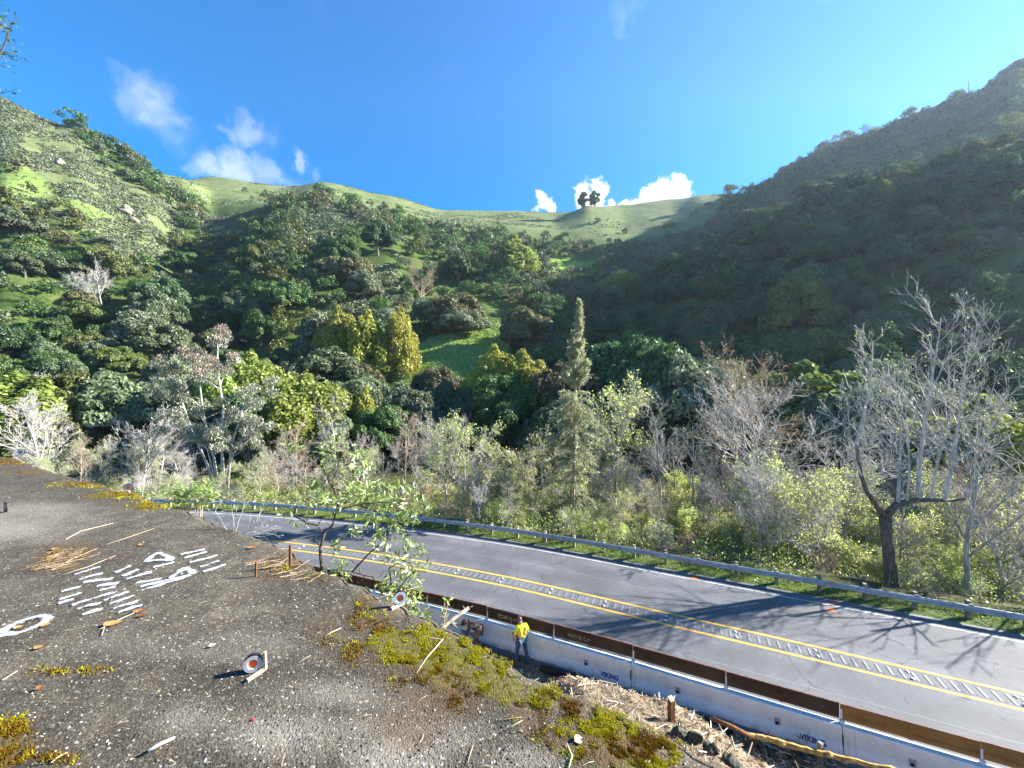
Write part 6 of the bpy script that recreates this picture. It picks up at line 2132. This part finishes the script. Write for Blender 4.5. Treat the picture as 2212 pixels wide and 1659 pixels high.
def laurel():
    rng = np.random.default_rng(171)
    Z4 = lambda zx, zy, Y: P((1000 + zx / 2.074) * .5486, (1650 + zy / 2.074) * .5486, Y)
    Yt, Yl = 6.0, 5.3
    base = Z4(562, 1262, 5.9)
    root = thing('bay_laurel', 'young bay laurel with glossy leaves growing at the wall edge over the road', 'shrub', base)
    stems = [[(562, 1300), (558, 1240), (545, 1150), (540, 1070), (562, 980), (582, 920), (642, 870), (662, 790), (685, 700), (665, 600), (640, 500), (690, 400), (682, 260), (690, 150)],
             [(565, 950), (520, 872), (430, 850), (330, 795), (240, 735), (150, 690)], [(540, 1055), (505, 985), (518, 905)], [(672, 750), (850, 700), (1050, 680), (1250, 690), (1410, 745)], [(665, 600), (570, 420), (420, 300), (270, 240)],
             [(690, 400), (850, 340), (990, 390)], [(700, 715), (900, 570), (1010, 470)], [(850, 700), (1080, 790), (1210, 890), (1350, 985)], [(640, 520), (520, 540), (430, 570)], [(330, 795), (350, 700), (340, 640)], [(682, 300), (800, 240), (870, 210)], [(520, 872), (560, 800), (610, 860)]]
    low = [[(1045, 1425), (1010, 1370), (970, 1290), (900, 1280), (790, 1245), (650, 1235)], [(800, 1250), (950, 1090), (1050, 1010), (1210, 960)], [(1130, 1420), (1105, 1220), (1210, 1155), (1420, 1225)], [(1200, 1560), (1180, 1400), (1280, 1260), (1320, 1090)], [(1390, 1620), (1310, 1500), (1240, 1390)], [(870, 1270), (860, 1200), (780, 1150)], [(900, 1285), (860, 1350), (830, 1310)]]
    mb = MB()
    P3 = []
    for si, st in enumerate(stems + low):
        lo = si >= len(stems)
        Y0 = Yl if lo else Yt
        pts = [Z4(x, y, Y0 + .08 * math.sin(i * 1.7 + si) * (i > 1) + (.0 if lo else .03 * math.sin(si * 2.3) * i)) - base for i, (x, y) in enumerate(st)]
        if si == 0:
            pts[0] = Vector((0, .3, -4.0)); pts[1] = Vector((0, 0, 0))
        r0 = .027 if si == 0 else .014 if len(st) > 3 else .009
        mb.tube(pts, list(np.linspace(r0, .004, len(pts))), 6)
        for i in range(len(pts) - 1):
            for t in np.linspace(0, 1, 8):
                P3.append(tuple(pts[i].lerp(pts[i + 1], t)))
    P3 = np.array(P3)
    mb.build('stem', M['bark_dark'], root, smooth=True)
    cl = [(620, 250, 110, 60, 40), (840, 270, 75, 65, 40), (690, 160, 45, 45, 16), (330, 240, 80, 50, 26), (680, 390, 170, 95, 70), (880, 390, 110, 70, 44), (470, 560, 80, 70, 26), (700, 620, 230, 120, 130), (950, 600, 200, 110, 110), (1180, 650, 190, 120, 110), (1320, 730, 110, 80, 46),
          (1030, 820, 140, 90, 60), (1230, 850, 120, 70, 50), (560, 690, 120, 50, 36), (330, 660, 60, 35, 14), (380, 840, 75, 30, 16), (265, 770, 50, 35, 10), (800, 920, 65, 45, 18), (1130, 940, 130, 65, 46), (1050, 1050, 120, 50, 26), (1300, 1070, 100, 75, 36), (1180, 1180, 140, 60, 44), (1360, 1210, 90, 40, 20),
          (1280, 1290, 90, 60, 34), (1110, 1390, 80, 75, 34), (1250, 1420, 110, 90, 60), (1300, 1540, 100, 80, 56), (1385, 1610, 40, 45, 20), (680, 1260, 110, 60, 40), (655, 1070, 60, 45, 16), (720, 1180, 55, 45, 14), (890, 1390, 60, 22, 16), (645, 1010, 30, 30, 6), (900, 990, 20, 20, 1), (1060, 1340, 60, 60, 18)]
    leaf_me = []
    for k in range(6):
        V, F = one_leaf(.070 + .011 * k, .0125 + .002 * (k % 3), None)
        leaf_me.append(np_mesh('laurel_leaf', np.array(V), np.array(F), M['laurel'], True, {'tint': ('FACE', np.full(len(F), .15 + .16 * k))}))
    placed = []
    for (cx, cy, rx, ry, n) in cl:
        for i in range(int(n * 1.3)):
            a = rng.random() * 6.28; q = math.sqrt(rng.random())
            zx, zy = cx + rx * q * math.cos(a), cy + ry * q * math.sin(a)
            lo = cy > 1100 or (cx > 1000 and cy > 1000)
            Y = (Yl if lo else Yt) + rng.normal() * (.10 if lo else .20)
            p = np.array(tuple(Z4(zx, zy, Y) - base))
            j = int(((P3 - p) ** 2).sum(1).argmin())
            out = p - P3[j]
            d = Vector(out / (np.linalg.norm(out) + 1e-6)) + Vector(rng.normal(size=3)) * .45 + Vector((0, 0, .25 if not lo else -.1))
            placed.append((Vector(p), d.normalized(), rng.random()))
    rng.shuffle(placed)
    VV, FF, TT = [], [], []
    for i, (p, d, u) in enumerate(placed):
        Q = d.to_track_quat('X', 'Z').to_matrix() @ Matrix.Rotation(rng.normal() * .7, 3, 'X')
        if i < 300:
            o = link('leaf', leaf_me[int(u * 6)], root, p)
            o.rotation_euler = Q.to_euler()
        else:
            V, F = one_leaf(.065 + .06 * u, .012 + .005 * u, None)
            b = len(VV)
            VV += [tuple(Q @ Vector(v) + p) for v in V]; FF += [tuple(k + b for k in f) for f in F]; TT += [u] * len(F)
    o = link('leaves', np_mesh('laurel_leaves', np.array(VV), np.array(FF), M['laurel'], True, {'tint': ('FACE', np.array(TT))}), root)
    o['kind'] = 'stuff'
    # low leafy shrub farther along the edge
    base = P(410, 1092, 7.6)
    root = thing('edge_shrub', 'low bright green leafy shrub peeking over the far wall edge', 'shrub', base)
    mb, VV, FF, TT = MB(), [], [], []
    for i in range(14):
        e = P(350 + 130 * rng.random(), 1045 + 35 * rng.random(), 7.4 + .6 * rng.random()) - base
        mb.tube([Vector((rng.normal() * .1, .1, -1.5)), e * .5 + Vector((0, 0, -.03)), e], [.01, .008, .004], 5, cap=False)
        for k in range(26):
            p = e * (.45 + .65 * rng.random()) + Vector(rng.normal(size=3)) * .07
            d = Vector((rng.normal(), rng.normal(), .5 + .3 * rng.normal())).normalized()
            Q = d.to_track_quat('X', 'Z').to_matrix()
            V, F = one_leaf(.10 + .06 * rng.random(), .018, None)
            b = len(VV)
            VV += [tuple(Q @ Vector(v) + p) for v in V]; FF += [tuple(q + b for q in f) for f in F]; TT += [.55 + .45 * rng.random()] * len(F)
    mb.build('stem', M['bark_tan'], root)
    o = link('leaves', np_mesh('edge_shrub_leaves', np.array(VV), np.array(FF), M['laurel'], True, {'tint': ('FACE', np.array(TT))}), root)
    # bare sprigs hanging over the edge between the two
    root = thing('bare_sprig', 'thin bare sprig with a few tiny leaves at the wall edge before the far road', 'twig', P(505, 1150, 4.2))
    mb = MB(); tips = []
    for k in range(6):
        grow(mb, rng, (0, 0, -.1), (rng.normal() * .8 + .3, .3, .7), .42, .004, 1, {1: (4, 40, .5, 4, .12, .0), 2: (3, 40, .5, 3, .15, 0), 3: (0, 0, 0, 2, .1, 0), 'rmin': .0012}, tips)
    mb.build('stem', M['bark_grey'], root)
    V, F, T = twig_leaves(tips, 50, .03, .012, rng)
    link('leaves', leaf_mesh('sprig_leaves', V, F, T, M['willow_leaf']), root)
    # tree that reaches in from outside the frame
    b = Vector((-18.6, 13.2, 6.0))
    root = thing('overhanging_tree', 'dark twigs of a tree reaching into the sky from outside the view', 'tree', b)
    mb = MB(); tips = []
    mb.tube([Vector((0, 0, -4)), Vector((.2, -.4, 3)), Vector((.8, -1, 8)), Vector((1.4, -1.5, 13))], [.3, .26, .2, .1], 8)
    for (xd, yd, Y, o_) in [(6, 45, 11.5, 11), (22, 62, 11.2, 10.5), (-20, 20, 11.5, 12), (1, 190, 11.5, 7), (-25, 110, 11.4, 9)]:
        e = P(xd, yd, Y) - b
        a = Vector((1.1, -1.2, o_))
        m_ = a.lerp(e, .6) + Vector((0, 0, .3))
        mb.tube([a, m_, e], [.06, .03, .01], 5, cap=False)
        for k in range(7):
            q = m_.lerp(e, .3 + .7 * rng.random())
            pts = wander(rng, q, (e - m_).normalized() + Vector(rng.normal(size=3)) * .5, .5, 3, .2, -.1)
            mb.tube(pts, [.008, .006, .005, .003], 3, cap=False)
            tips.append((pts[-1], Vector((0, 0, 1)), pts[1]))
    mb.build('trunk', M['bark_dark'], root, smooth=True)
    V, F, T = twig_leaves(tips, 330, .09, .05, rng)
    link('leaves', leaf_mesh('overhang_leaves', V, F, T, M['oak0']), root)

# ------------------------------------------------------------------ road worker
def skin(name, pts, edges, rad, mat, parent, root=0, sub=1):
    me = bpy.data.meshes.new(name)
    me.from_pydata([tuple(p) for p in pts], edges, [])
    o = link(name, me, parent)
    md = o.modifiers.new('skin', 'SKIN')
    md.use_smooth_shade = True
    sv = me.skin_vertices[0].data
    for i, r in enumerate(rad):
        sv[i].radius = r if hasattr(r, '__len__') else (r, r)
        sv[i].use_root = (i == root)
    s = o.modifiers.new('sub', 'SUBSURF'); s.levels = sub; s.render_levels = sub
    me.materials.append(mat)
    return o

M['skin'] = plain('sunburnt_skin', (.46, .21, .13), .6, .08)
M['hivis'] = plain('hi_vis_jacket', (.80, .95, .03), .6, .08, 8, .3)
M['hivis_orange'] = plain('orange_band', (.80, .34, .16), .5, .1)
M['jeans'] = plain('blue_jeans', (.045, .085, .15), .85, .2, 12, .2)
M['helmet'] = plain('brown_hard_hat', (.13, .045, .038), .3, .1, 4, 0, 0, .5)
M['boot'] = plain('brown_boot', (.09, .05, .03), .8, .2)

def worker():
    p = P(1127, 1429, 15.4)
    root = thing('person', 'road worker in a yellow-green jacket, jeans and brown hard hat behind the barrier', 'person', (p.x, p.y, gzb(p.x, p.y)), math.radians(28))
    J = dict(pel=(0, 0, .96), wa=(0, .0, 1.1), ch=(-.01, .01, 1.34), nk=(-.03, .04, 1.51), hd=(-.06, .09, 1.62), tp=(-.065, .095, 1.72), ls=(-.20, .0, 1.43), le=(-.31, .0, 1.17), lw=(-.26, .20, 1.0), rs=(.19, .0, 1.42), re=(.29, -.02, 1.17), rw=(.10, .22, 1.03),
             lh=(-.10, 0, .91), lk=(-.17, .07, .50), la=(-.24, .0, .09), lt=(-.27, .16, .05), rh=(.10, 0, .91), rk=(.17, .02, .50), ra=(.23, -.10, .09), rt=(.27, .05, .05), lp=(-.24, .27, .97), rp=(.06, .29, 1.01))
    def mk(name, names, edges, rad, mat, extra=None):
        return skin(name, [J[n] for n in names], [(names.index(a), names.index(b)) for a, b in edges], rad, mat, root)
    names = ['pel', 'wa', 'ch', 'nk', 'hd', 'tp', 'ls', 'le', 'lw', 'lp', 'rs', 're', 'rw', 'rp', 'lh', 'lk', 'la', 'lt', 'rh', 'rk', 'ra', 'rt']
    pts = [J[n] for n in names]
    E = [('pel', 'wa'), ('wa', 'ch'), ('ch', 'nk'), ('nk', 'hd'), ('hd', 'tp'), ('ch', 'ls'), ('ls', 'le'), ('le', 'lw'), ('lw', 'lp'), ('ch', 'rs'), ('rs', 're'), ('re', 'rw'), ('rw', 'rp'), ('pel', 'lh'), ('lh', 'lk'), ('lk', 'la'), ('la', 'lt'), ('pel', 'rh'), ('rh', 'rk'), ('rk', 'ra'), ('ra', 'rt')]
    edges = [(names.index(a), names.index(b)) for a, b in E]
    rad = [.13, .12, .14, .055, (.085, .10), (.06, .075), .065, .045, .03, (.036, .022), .065, .045, .03, (.036, .022), .085, .062, .042, .035, .085, .062, .042, .035]
    # fingers and thumbs
    for w, pz, side in (('lw', 'lp', -1), ('rw', 'rp', 1)):
        P0 = Vector(J[pz]); d = (P0 - Vector(J[w])).normalized()
        u = d.cross(Vector((0, 0, 1))).normalized()
        for k, (off, ln) in enumerate([(-.03, .075), (-.01, .085), (.012, .08), (.03, .062), (-.045, .055)]):
            i0 = len(pts)
            a = P0 + u * off * side + d * (.0 if k < 4 else -.03)
            b = a + d * ln * .55 + Vector((0, 0, -.012)) + (u * -side * .02 if k == 4 else Vector())
            c = b + d * ln * .3 + Vector((0, 0, -.035))
            pts += [tuple(a), tuple(b), tuple(c)]
            edges += [(names.index(pz), i0), (i0, i0 + 1), (i0 + 1, i0 + 2)]
            rad += [.011, .0095, .008]
    skin('body', pts, edges, rad, M['skin'], root)
    # nose, ears
    f = Vector((-.25, .97, -.1)).normalized()
    hd = Vector(J['hd'])
    mb = MB(); mb.tube([hd + f * .085 + Vector((0, 0, .02)), hd + f * .118 - Vector((0, 0, .012)), hd + f * .09 - Vector((0, 0, .02))], [.008, .014, .008], 6)
    mb.build('nose', M['skin'], root, smooth=True)
    for s in (-1, 1):
        lump('ear', M['skin'], root, hd + Vector((s * .088, -.01, .0)), (.014, .025, .035), 3, .1, 6)
        lump('eye', M['black'], root, hd + f * .088 + Vector((s * .032, 0, .028)), (.011, .008, .008), 3, 0, 6)
    mk('jacket', ['pel', 'wa', 'ch', 'ls', 'le', 'rs', 're', 'nk'], [('pel', 'wa'), ('wa', 'ch'), ('ch', 'ls'), ('ls', 'le'), ('ch', 'rs'), ('rs', 're'), ('ch', 'nk')], [(.205, .16), (.20, .155), (.20, .16), .10, .075, .10, .075, .075], M['hivis'])
    mk('sleeve', ['le', 'lw'], [('le', 'lw')], [.07, .052], M['hivis_orange'])
    mk('sleeve', ['re', 'rw'], [('re', 'rw')], [.07, .052], M['hivis'])
    mk('jeans', ['pel', 'lh', 'lk', 'la', 'rh', 'rk', 'ra'], [('pel', 'lh'), ('lh', 'lk'), ('lk', 'la'), ('pel', 'rh'), ('rh', 'rk'), ('rk', 'ra')], [.155, .115, .088, .07, .115, .088, .07], M['jeans'])
    mk('boot', ['la', 'lt'], [('la', 'lt')], [.062, .05], M['boot'])
    mk('boot', ['ra', 'rt'], [('ra', 'rt')], [.062, .05], M['boot'])
    # bands: two over the shoulders, one round the waist
    def band(pts, r, nm='reflective_band'):
        mb = MB(); mb.tube(pts, r, 5); mb.build(nm, M['hivis_orange'], root, smooth=True)
    ring = [Vector((.196 * math.cos(a), .152 * math.sin(a), 1.125 + .01 * math.cos(a))) for a in np.linspace(0, 2 * math.pi, 25)]
    band(ring, .026)
    for s in (-1, 1):
        band([Vector((s * .11 - .005, -.145, 1.13)), Vector((s * .115 - .01, -.15, 1.28)), Vector((s * .12 - .01, -.12, 1.42)), Vector((s * .12 - .01, -.03, 1.50)), Vector((s * .12 - .01, .08, 1.44)), Vector((s * .11, .145, 1.28)), Vector((s * .11, .145, 1.13))], .022)
    # hard hat with brim
    h = thing('tmp', None, None)
    bpy.data.objects.remove(h)
    mb = MB()
    n = 20
    rings = [(.0, .135), (.03, .132), (.07, .118), (.105, .085), (.125, .04), (.13, .004)]
    V, F = [], []
    for z, r in rings:
        for i in range(n):
            a = 2 * math.pi * i / n
            V.append((r * math.cos(a) * .86, r * math.sin(a), z))
    for j in range(len(rings) - 1):
        for i in range(n):
            F.append((j * n + i, j * n + (i + 1) % n, (j + 1) * n + (i + 1) % n, (j + 1) * n + i))
    b = len(V)
    for i in range(n):
        a = 2 * math.pi * i / n
        k = 1.16 + .30 * max(0, -math.sin(a)) ** 2 + .06 * max(0, math.sin(a))
        V.append((.135 * k * math.cos(a) * .86, .135 * k * math.sin(a), -.012))
    for i in range(n):
        F.append((b + i, b + (i + 1) % n, (i + 1) % n, i))
    mb.add(V, F)
    hat = mb.build('hard_hat', M['helmet'], root, (J['tp'][0], J['tp'][1] - .005, 1.675), True)
    hat.rotation_euler = (.12, .10, -.5)
    # the dark tool in his hands: a thing of its own
    a = root.matrix_basis @ Vector((-.20, .30, .98))
    tl = thing('hand_tool', 'black hand tool held at the waist by the road worker', 'tool', a, math.radians(28))
    mb = MB(); mb.tube([(0, 0, .05), (0, 0, -.16), (-.01, .02, -.24)], [.02, .018, .016], 6); mb.box((.05, .02, .03), (.16, .07, .09))
    mb.build('tool_body', M['black'], tl)

def mat_camo():
    m, t = new_mat('mottled_brown_cloth')
    pos = t.n('ShaderNodeTexCoord').outputs['Object']
    n = t.noise(pos, 11, 3, .5, .6)
    c = t.ramp(n, [(.36, (.018, .014, .010)), (.46, (.10, .075, .055)), (.56, (.045, .032, .024)), (.64, (.27, .21, .165))], 'CONSTANT')
    b = t.n('ShaderNodeBsdfPrincipled', {'Base Color': c, 'Roughness': .9})
    t.n('ShaderNodeOutputMaterial', {'Surface': b})
    return m
M['camo'] = mat_camo()
M['tan_cloth'] = plain('tan_brown_cloth', (.22, .14, .095), .9, .25, 10)

def crouching_person():
    o = Vector((-1.60, 16.2, gzb(-1.6, 16.2)))
    root = thing('person', 'person in mottled brown camouflage bending over beside the cut log behind the barrier', 'person', o)
    J = dict(pel=(.20, 0, .80), wa=(.09, 0, .95), ch=(-.12, -.01, 1.07), nk=(-.25, -.03, 1.10), hd=(-.34, -.04, 1.10), tp=(-.41, -.045, 1.13), ls=(-.16, -.20, 1.03), le=(-.24, -.26, .77), lw=(-.36, -.20, .57), lp=(-.40, -.17, .49), rs=(-.16, .18, 1.06), re=(-.38, .12, .98), rw=(-.56, -.02, 1.00), rp=(-.63, -.05, 1.01),
             lh=(.20, -.10, .77), lk=(.02, -.15, .44), la=(.14, -.15, .09), lt=(-.04, -.17, .05), rh=(.20, .10, .77), rk=(.0, .16, .44), ra=(.20, .17, .09), rt=(.03, .19, .05))
    names = list(J)
    E = [('pel', 'wa'), ('wa', 'ch'), ('ch', 'nk'), ('nk', 'hd'), ('hd', 'tp'), ('ch', 'ls'), ('ls', 'le'), ('le', 'lw'), ('lw', 'lp'), ('ch', 'rs'), ('rs', 're'), ('re', 'rw'), ('rw', 'rp'), ('pel', 'lh'), ('lh', 'lk'), ('lk', 'la'), ('la', 'lt'), ('pel', 'rh'), ('rh', 'rk'), ('rk', 'ra'), ('ra', 'rt')]
    R = dict(pel=.13, wa=.12, ch=.14, nk=.058, hd=(.088, .098), tp=(.065, .075), ls=.065, le=.045, lw=.03, lp=(.036, .022), rs=.065, re=.045, rw=.03, rp=(.036, .022), lh=.085, lk=.062, la=.042, lt=.035, rh=.085, rk=.062, ra=.042, rt=.035)
    pts, edges, rad = [J[n] for n in names], [(names.index(a), names.index(b)) for a, b in E], [R[n] for n in names]
    for w, pz, side in (('lw', 'lp', -1), ('rw', 'rp', 1)):
        P0 = Vector(J[pz]); d = (P0 - Vector(J[w])).normalized()
        u = d.cross(Vector((0, .3, 1))).normalized()
        for k, (off, ln) in enumerate([(-.03, .075), (-.01, .085), (.012, .08), (.03, .062), (-.045, .055)]):
            i0 = len(pts)
            a = P0 + u * off * side + d * (.0 if k < 4 else -.03)
            b = a + d * ln * .5 + Vector((0, 0, -.016)) + (u * -side * .02 if k == 4 else Vector())
            c = b + d * ln * .15 + Vector((.012, 0, -.035))
            pts += [tuple(a), tuple(b), tuple(c)]
            edges += [(names.index(pz), i0), (i0, i0 + 1), (i0 + 1, i0 + 2)]
            rad += [.011, .0095, .008]
    skin('body', pts, edges, rad, M['skin'], root)
    def cloth(name, ns, es, rr, mat):
        skin(name, [J[n] for n in ns], [(ns.index(a), ns.index(b)) for a, b in es], rr, mat, root)
    cloth('jacket', ['pel', 'wa', 'ch', 'ls', 'le', 'lw', 'rs', 're', 'rw', 'nk'], [('pel', 'wa'), ('wa', 'ch'), ('ch', 'ls'), ('ls', 'le'), ('le', 'lw'), ('ch', 'rs'), ('rs', 're'), ('re', 'rw'), ('ch', 'nk')], [(.19, .17), (.195, .165), (.20, .17), .10, .078, .052, .10, .075, .052, .085], M['camo'])
    cloth('trousers', ['pel', 'lh', 'lk', 'la', 'rh', 'rk', 'ra'], [('pel', 'lh'), ('lh', 'lk'), ('lk', 'la'), ('pel', 'rh'), ('rh', 'rk'), ('rk', 'ra')], [.16, .12, .092, .07, .12, .092, .07], M['tan_cloth'])
    cloth('boot', ['la', 'lt'], [('la', 'lt')], [.062, .05], M['boot'])
    cloth('boot', ['ra', 'rt'], [('ra', 'rt')], [.062, .05], M['boot'])
    f = Vector((-.62, -.42, -.66)).normalized()
    hd = Vector(J['hd'])
    mb = MB(); mb.tube([hd + f * .085, hd + f * .12 - Vector((0, 0, .01)), hd + f * .09 - Vector((0, 0, .03))], [.008, .014, .008], 6)
    mb.build('nose', M['skin'], root, smooth=True)
    side = f.cross(Vector((0, 0, 1))).normalized()
    for s in (-1, 1):
        lump('ear', M['skin'], root, hd + side * .088 * s, (.02, .025, .03), 3, .1, 6)
        lump('eye', M['black'], root, hd + f * .088 + side * .032 * s + Vector((-.012, 0, .02)), (.01, .01, .009), 3, 0, 6)
    # soft cap pulled over the hair
    cap = lump('cap', M['camo'], root, hd + Vector((-.035, .005, .052)), (.118, .108, .075), 9, .12, 12)
    cap.rotation_euler = (0, .35, 0)
    pk = MB(); pk.box(hd + Vector((-.145, -.05, .02)), (.09, .13, .012), Matrix.Rotation(.5, 3, 'Y'))
    pk.build('cap_peak', M['camo'], root)
    a, b = P(964, 1339, 16.05), o + Vector(J['rp']) + Vector((.05, 0, -.02))
    st = thing('pale_stick', 'pale peeled stick held by the person bending over', 'stick', a)
    mb = MB(); mb.tube([Vector((0, 0, 0)), (b - a) * .5 + Vector((0, 0, .01)), b - a], [.028, .024, .020], 7)
    mb.build('wood', M['twig_pale'], st, smooth=True)

def outcrops():
    for k, (xd, Y, s, lab) in enumerate([(272, 252, 3.6, 'dark rock outcrop in the gully below the scrub hillside'), (290, 246, 2.6, 'lower rock outcrop in the gully below the scrub hillside'), (128, 262, 3.0, 'tan rock outcrop above the grass patch on the scrub hillside')]):
        x, y, z = on_ground(xd, Y)
        o = lump('rock_outcrop', M['outcrop'], None, (x, y, z), (s, s * .9, s * 1.1), 40 + k, .8, 14, (.3, -.5, k))
        tag(o, lab, 'rock', 'rock outcrops on the scrub hillside')
M['outcrop'] = plain('outcrop_stone', (.24, .20, .15), .95, .3, .8, .6)
M['meadow_grass'] = leaf_mat('meadow_grass', (.09, .16, .02), (.32, .40, .11), .35, .02, 0)

# ------------------------------------------------------------------ poles, pylon, dirt bank, haze
def poles():
    def pole(xd, ytop, ybot, Y, r, lab, arm):
        x, z0 = (xd - 1106) / FPX * Y, EYE + (830 - ybot) / FPX * Y
        h = (ybot - ytop) / FPX * Y
        root = thing('utility_pole', lab, 'pole', (x, Y, z0))
        mb = MB(); mb.tube([(0, 0, -2), (0, 0, h)], [r, r * .7], 7); mb.build('shaft', M['post_brown'], root)
        if arm:
            mb = MB(); mb.box((0, 0, h - .5), (1.9, .12, .14)); mb.build('crossarm', M['post_brown'], root)
    pole(902, 771, 812, 126, .16, 'brown utility pole standing in the bright green meadow', True)
    pole(2093, 176, 214, 352, .42, 'dark mast standing on the hazy back ridge skyline', False)
    pole(2148, 276, 324, 300, .30, 'pale pole on the shaded back ridge below the mast', False)
    Y = 386
    b = P(1868, 292, Y)
    g = EYE + (830 - 305) / FPX * Y
    root = thing('power_pylon', 'lattice power pylon with two tilted arms behind the back ridge crest', 'pylon', (b.x, b.y, g))
    h = b.z - g
    mb = MB()
    H = h + 10.5
    for sx in (-1, 1):
        for sy in (-1, 1):
            mb.tube([(sx * 2.2, sy * 2.2, -4), (sx * .9, sy * .9, H - 3), (sx * 1.6, sy * .3, H)], .22, 4)
    for k in range(6):
        z = h * .1 + k * 2.6
        for sx in (-1, 1):
            mb.tube([(-1.9 * sx, 1.6, z), (1.7 * sx, 1.4, z + 2.4)], .12, 3); mb.tube([(-1.9 * sx, -1.6, z), (1.7 * sx, -1.4, z + 2.4)], .12, 3)
    mb.build('lattice', M['pylon'], root)
    for s, z1 in ((-1, -1.2), (1, 1.6)):
        mb = MB()
        zt = H - 3.5
        mb.tube([(s * .9, 0, zt), (s * 6.0, 0, zt + z1 + .8)], .26, 4); mb.tube([(s * .9, 0, zt - 2.2), (s * 6.0, 0, zt + z1 + .8)], .2, 4)
        mb.tube([(s * 6.0, 0, zt + z1 + .8), (s * 6.3, 0, zt + z1 - 1.2)], .2, 4)
        for k in range(3):
            mb.tube([(s * (2 + k * 1.3), 0, zt - 1.4 + k * .7), (s * (2.6 + k * 1.2), 0, zt + .6 + k * .3)], .12, 3)
        mb.build('crossarm', M['pylon'], root)

M['pylon'] = plain('pylon_steel', (.16, .18, .22), .6, .1)
M['dirt'] = plain('pale_straw_dirt', (.50, .42, .27), .95, .2, 1.5, .4)
M['dark_bank'] = plain('shaded_bank_soil', (.06, .045, .03), .95, .3, 1.5, .4)

def dirt_bank():
    n, m = 40, 6
    rng = np.random.default_rng(191)
    V, F = [], []
    for i in range(n + 1):
        u = i / n
        for j in range(m):
            Y = 97 + 1.5 * math.sin(u * 5) + (j / (m - 1)) * 5 * (.5 + .5 * math.sin(math.pi * u))
            x = (168 + 190 * u - 1106) / FPX * Y
            V.append((x, Y, gz(x, Y) + (.12 if 0 < j < m - 1 else -.1) + rng.normal() * .05))
    for i in range(n):
        for k in range(m - 1):
            F.append((i * m + k, (i + 1) * m + k, (i + 1) * m + k + 1, i * m + k + 1))
    tag(link('dirt_track', np_mesh('dirt_track', np.array(V), np.array(F), M['dirt'], True)), kind='structure')

HAZE = 0.0001
def haze(top):
    m, t = new_mat('haze')
    v = t.n('ShaderNodeVolumePrincipled', {'Color': (.62, .78, 1.0), 'Density': HAZE, 'Anisotropy': 0.4})
    t.n('ShaderNodeOutputMaterial', {'Volume': v})
    mb = MB()
    x0, x1, y0, y1, z0, z1 = -2480, 3230, -30, 900, -9, top
    mb.box(((x0 + x1) / 2, (y0 + y1) / 2, (z0 + z1) / 2), (x1 - x0, y1 - y0, z1 - z0))
    tag(mb.build('haze', m), kind='stuff')
# ------------------------------------------------------------------ build it
build_terrain()
build_road()
build_guardrail()
build_bank()
build_slab()
build_barriers()
dirt_bank()
plant_woods()
plant_scrub()
plant_grass_texture()
outcrops()
plant_named_hill_trees()
plant_creek()
big_bare_tree()
spire_conifer()
gum_tree()
plant_undergrowth()
dress_slab()
place_targets()
dress_bank()
laurel()
worker()
crouching_person()
poles()
if HAZE:
    haze(max(v.co.z for v in bpy.data.meshes['terrain'].vertices) + 16)
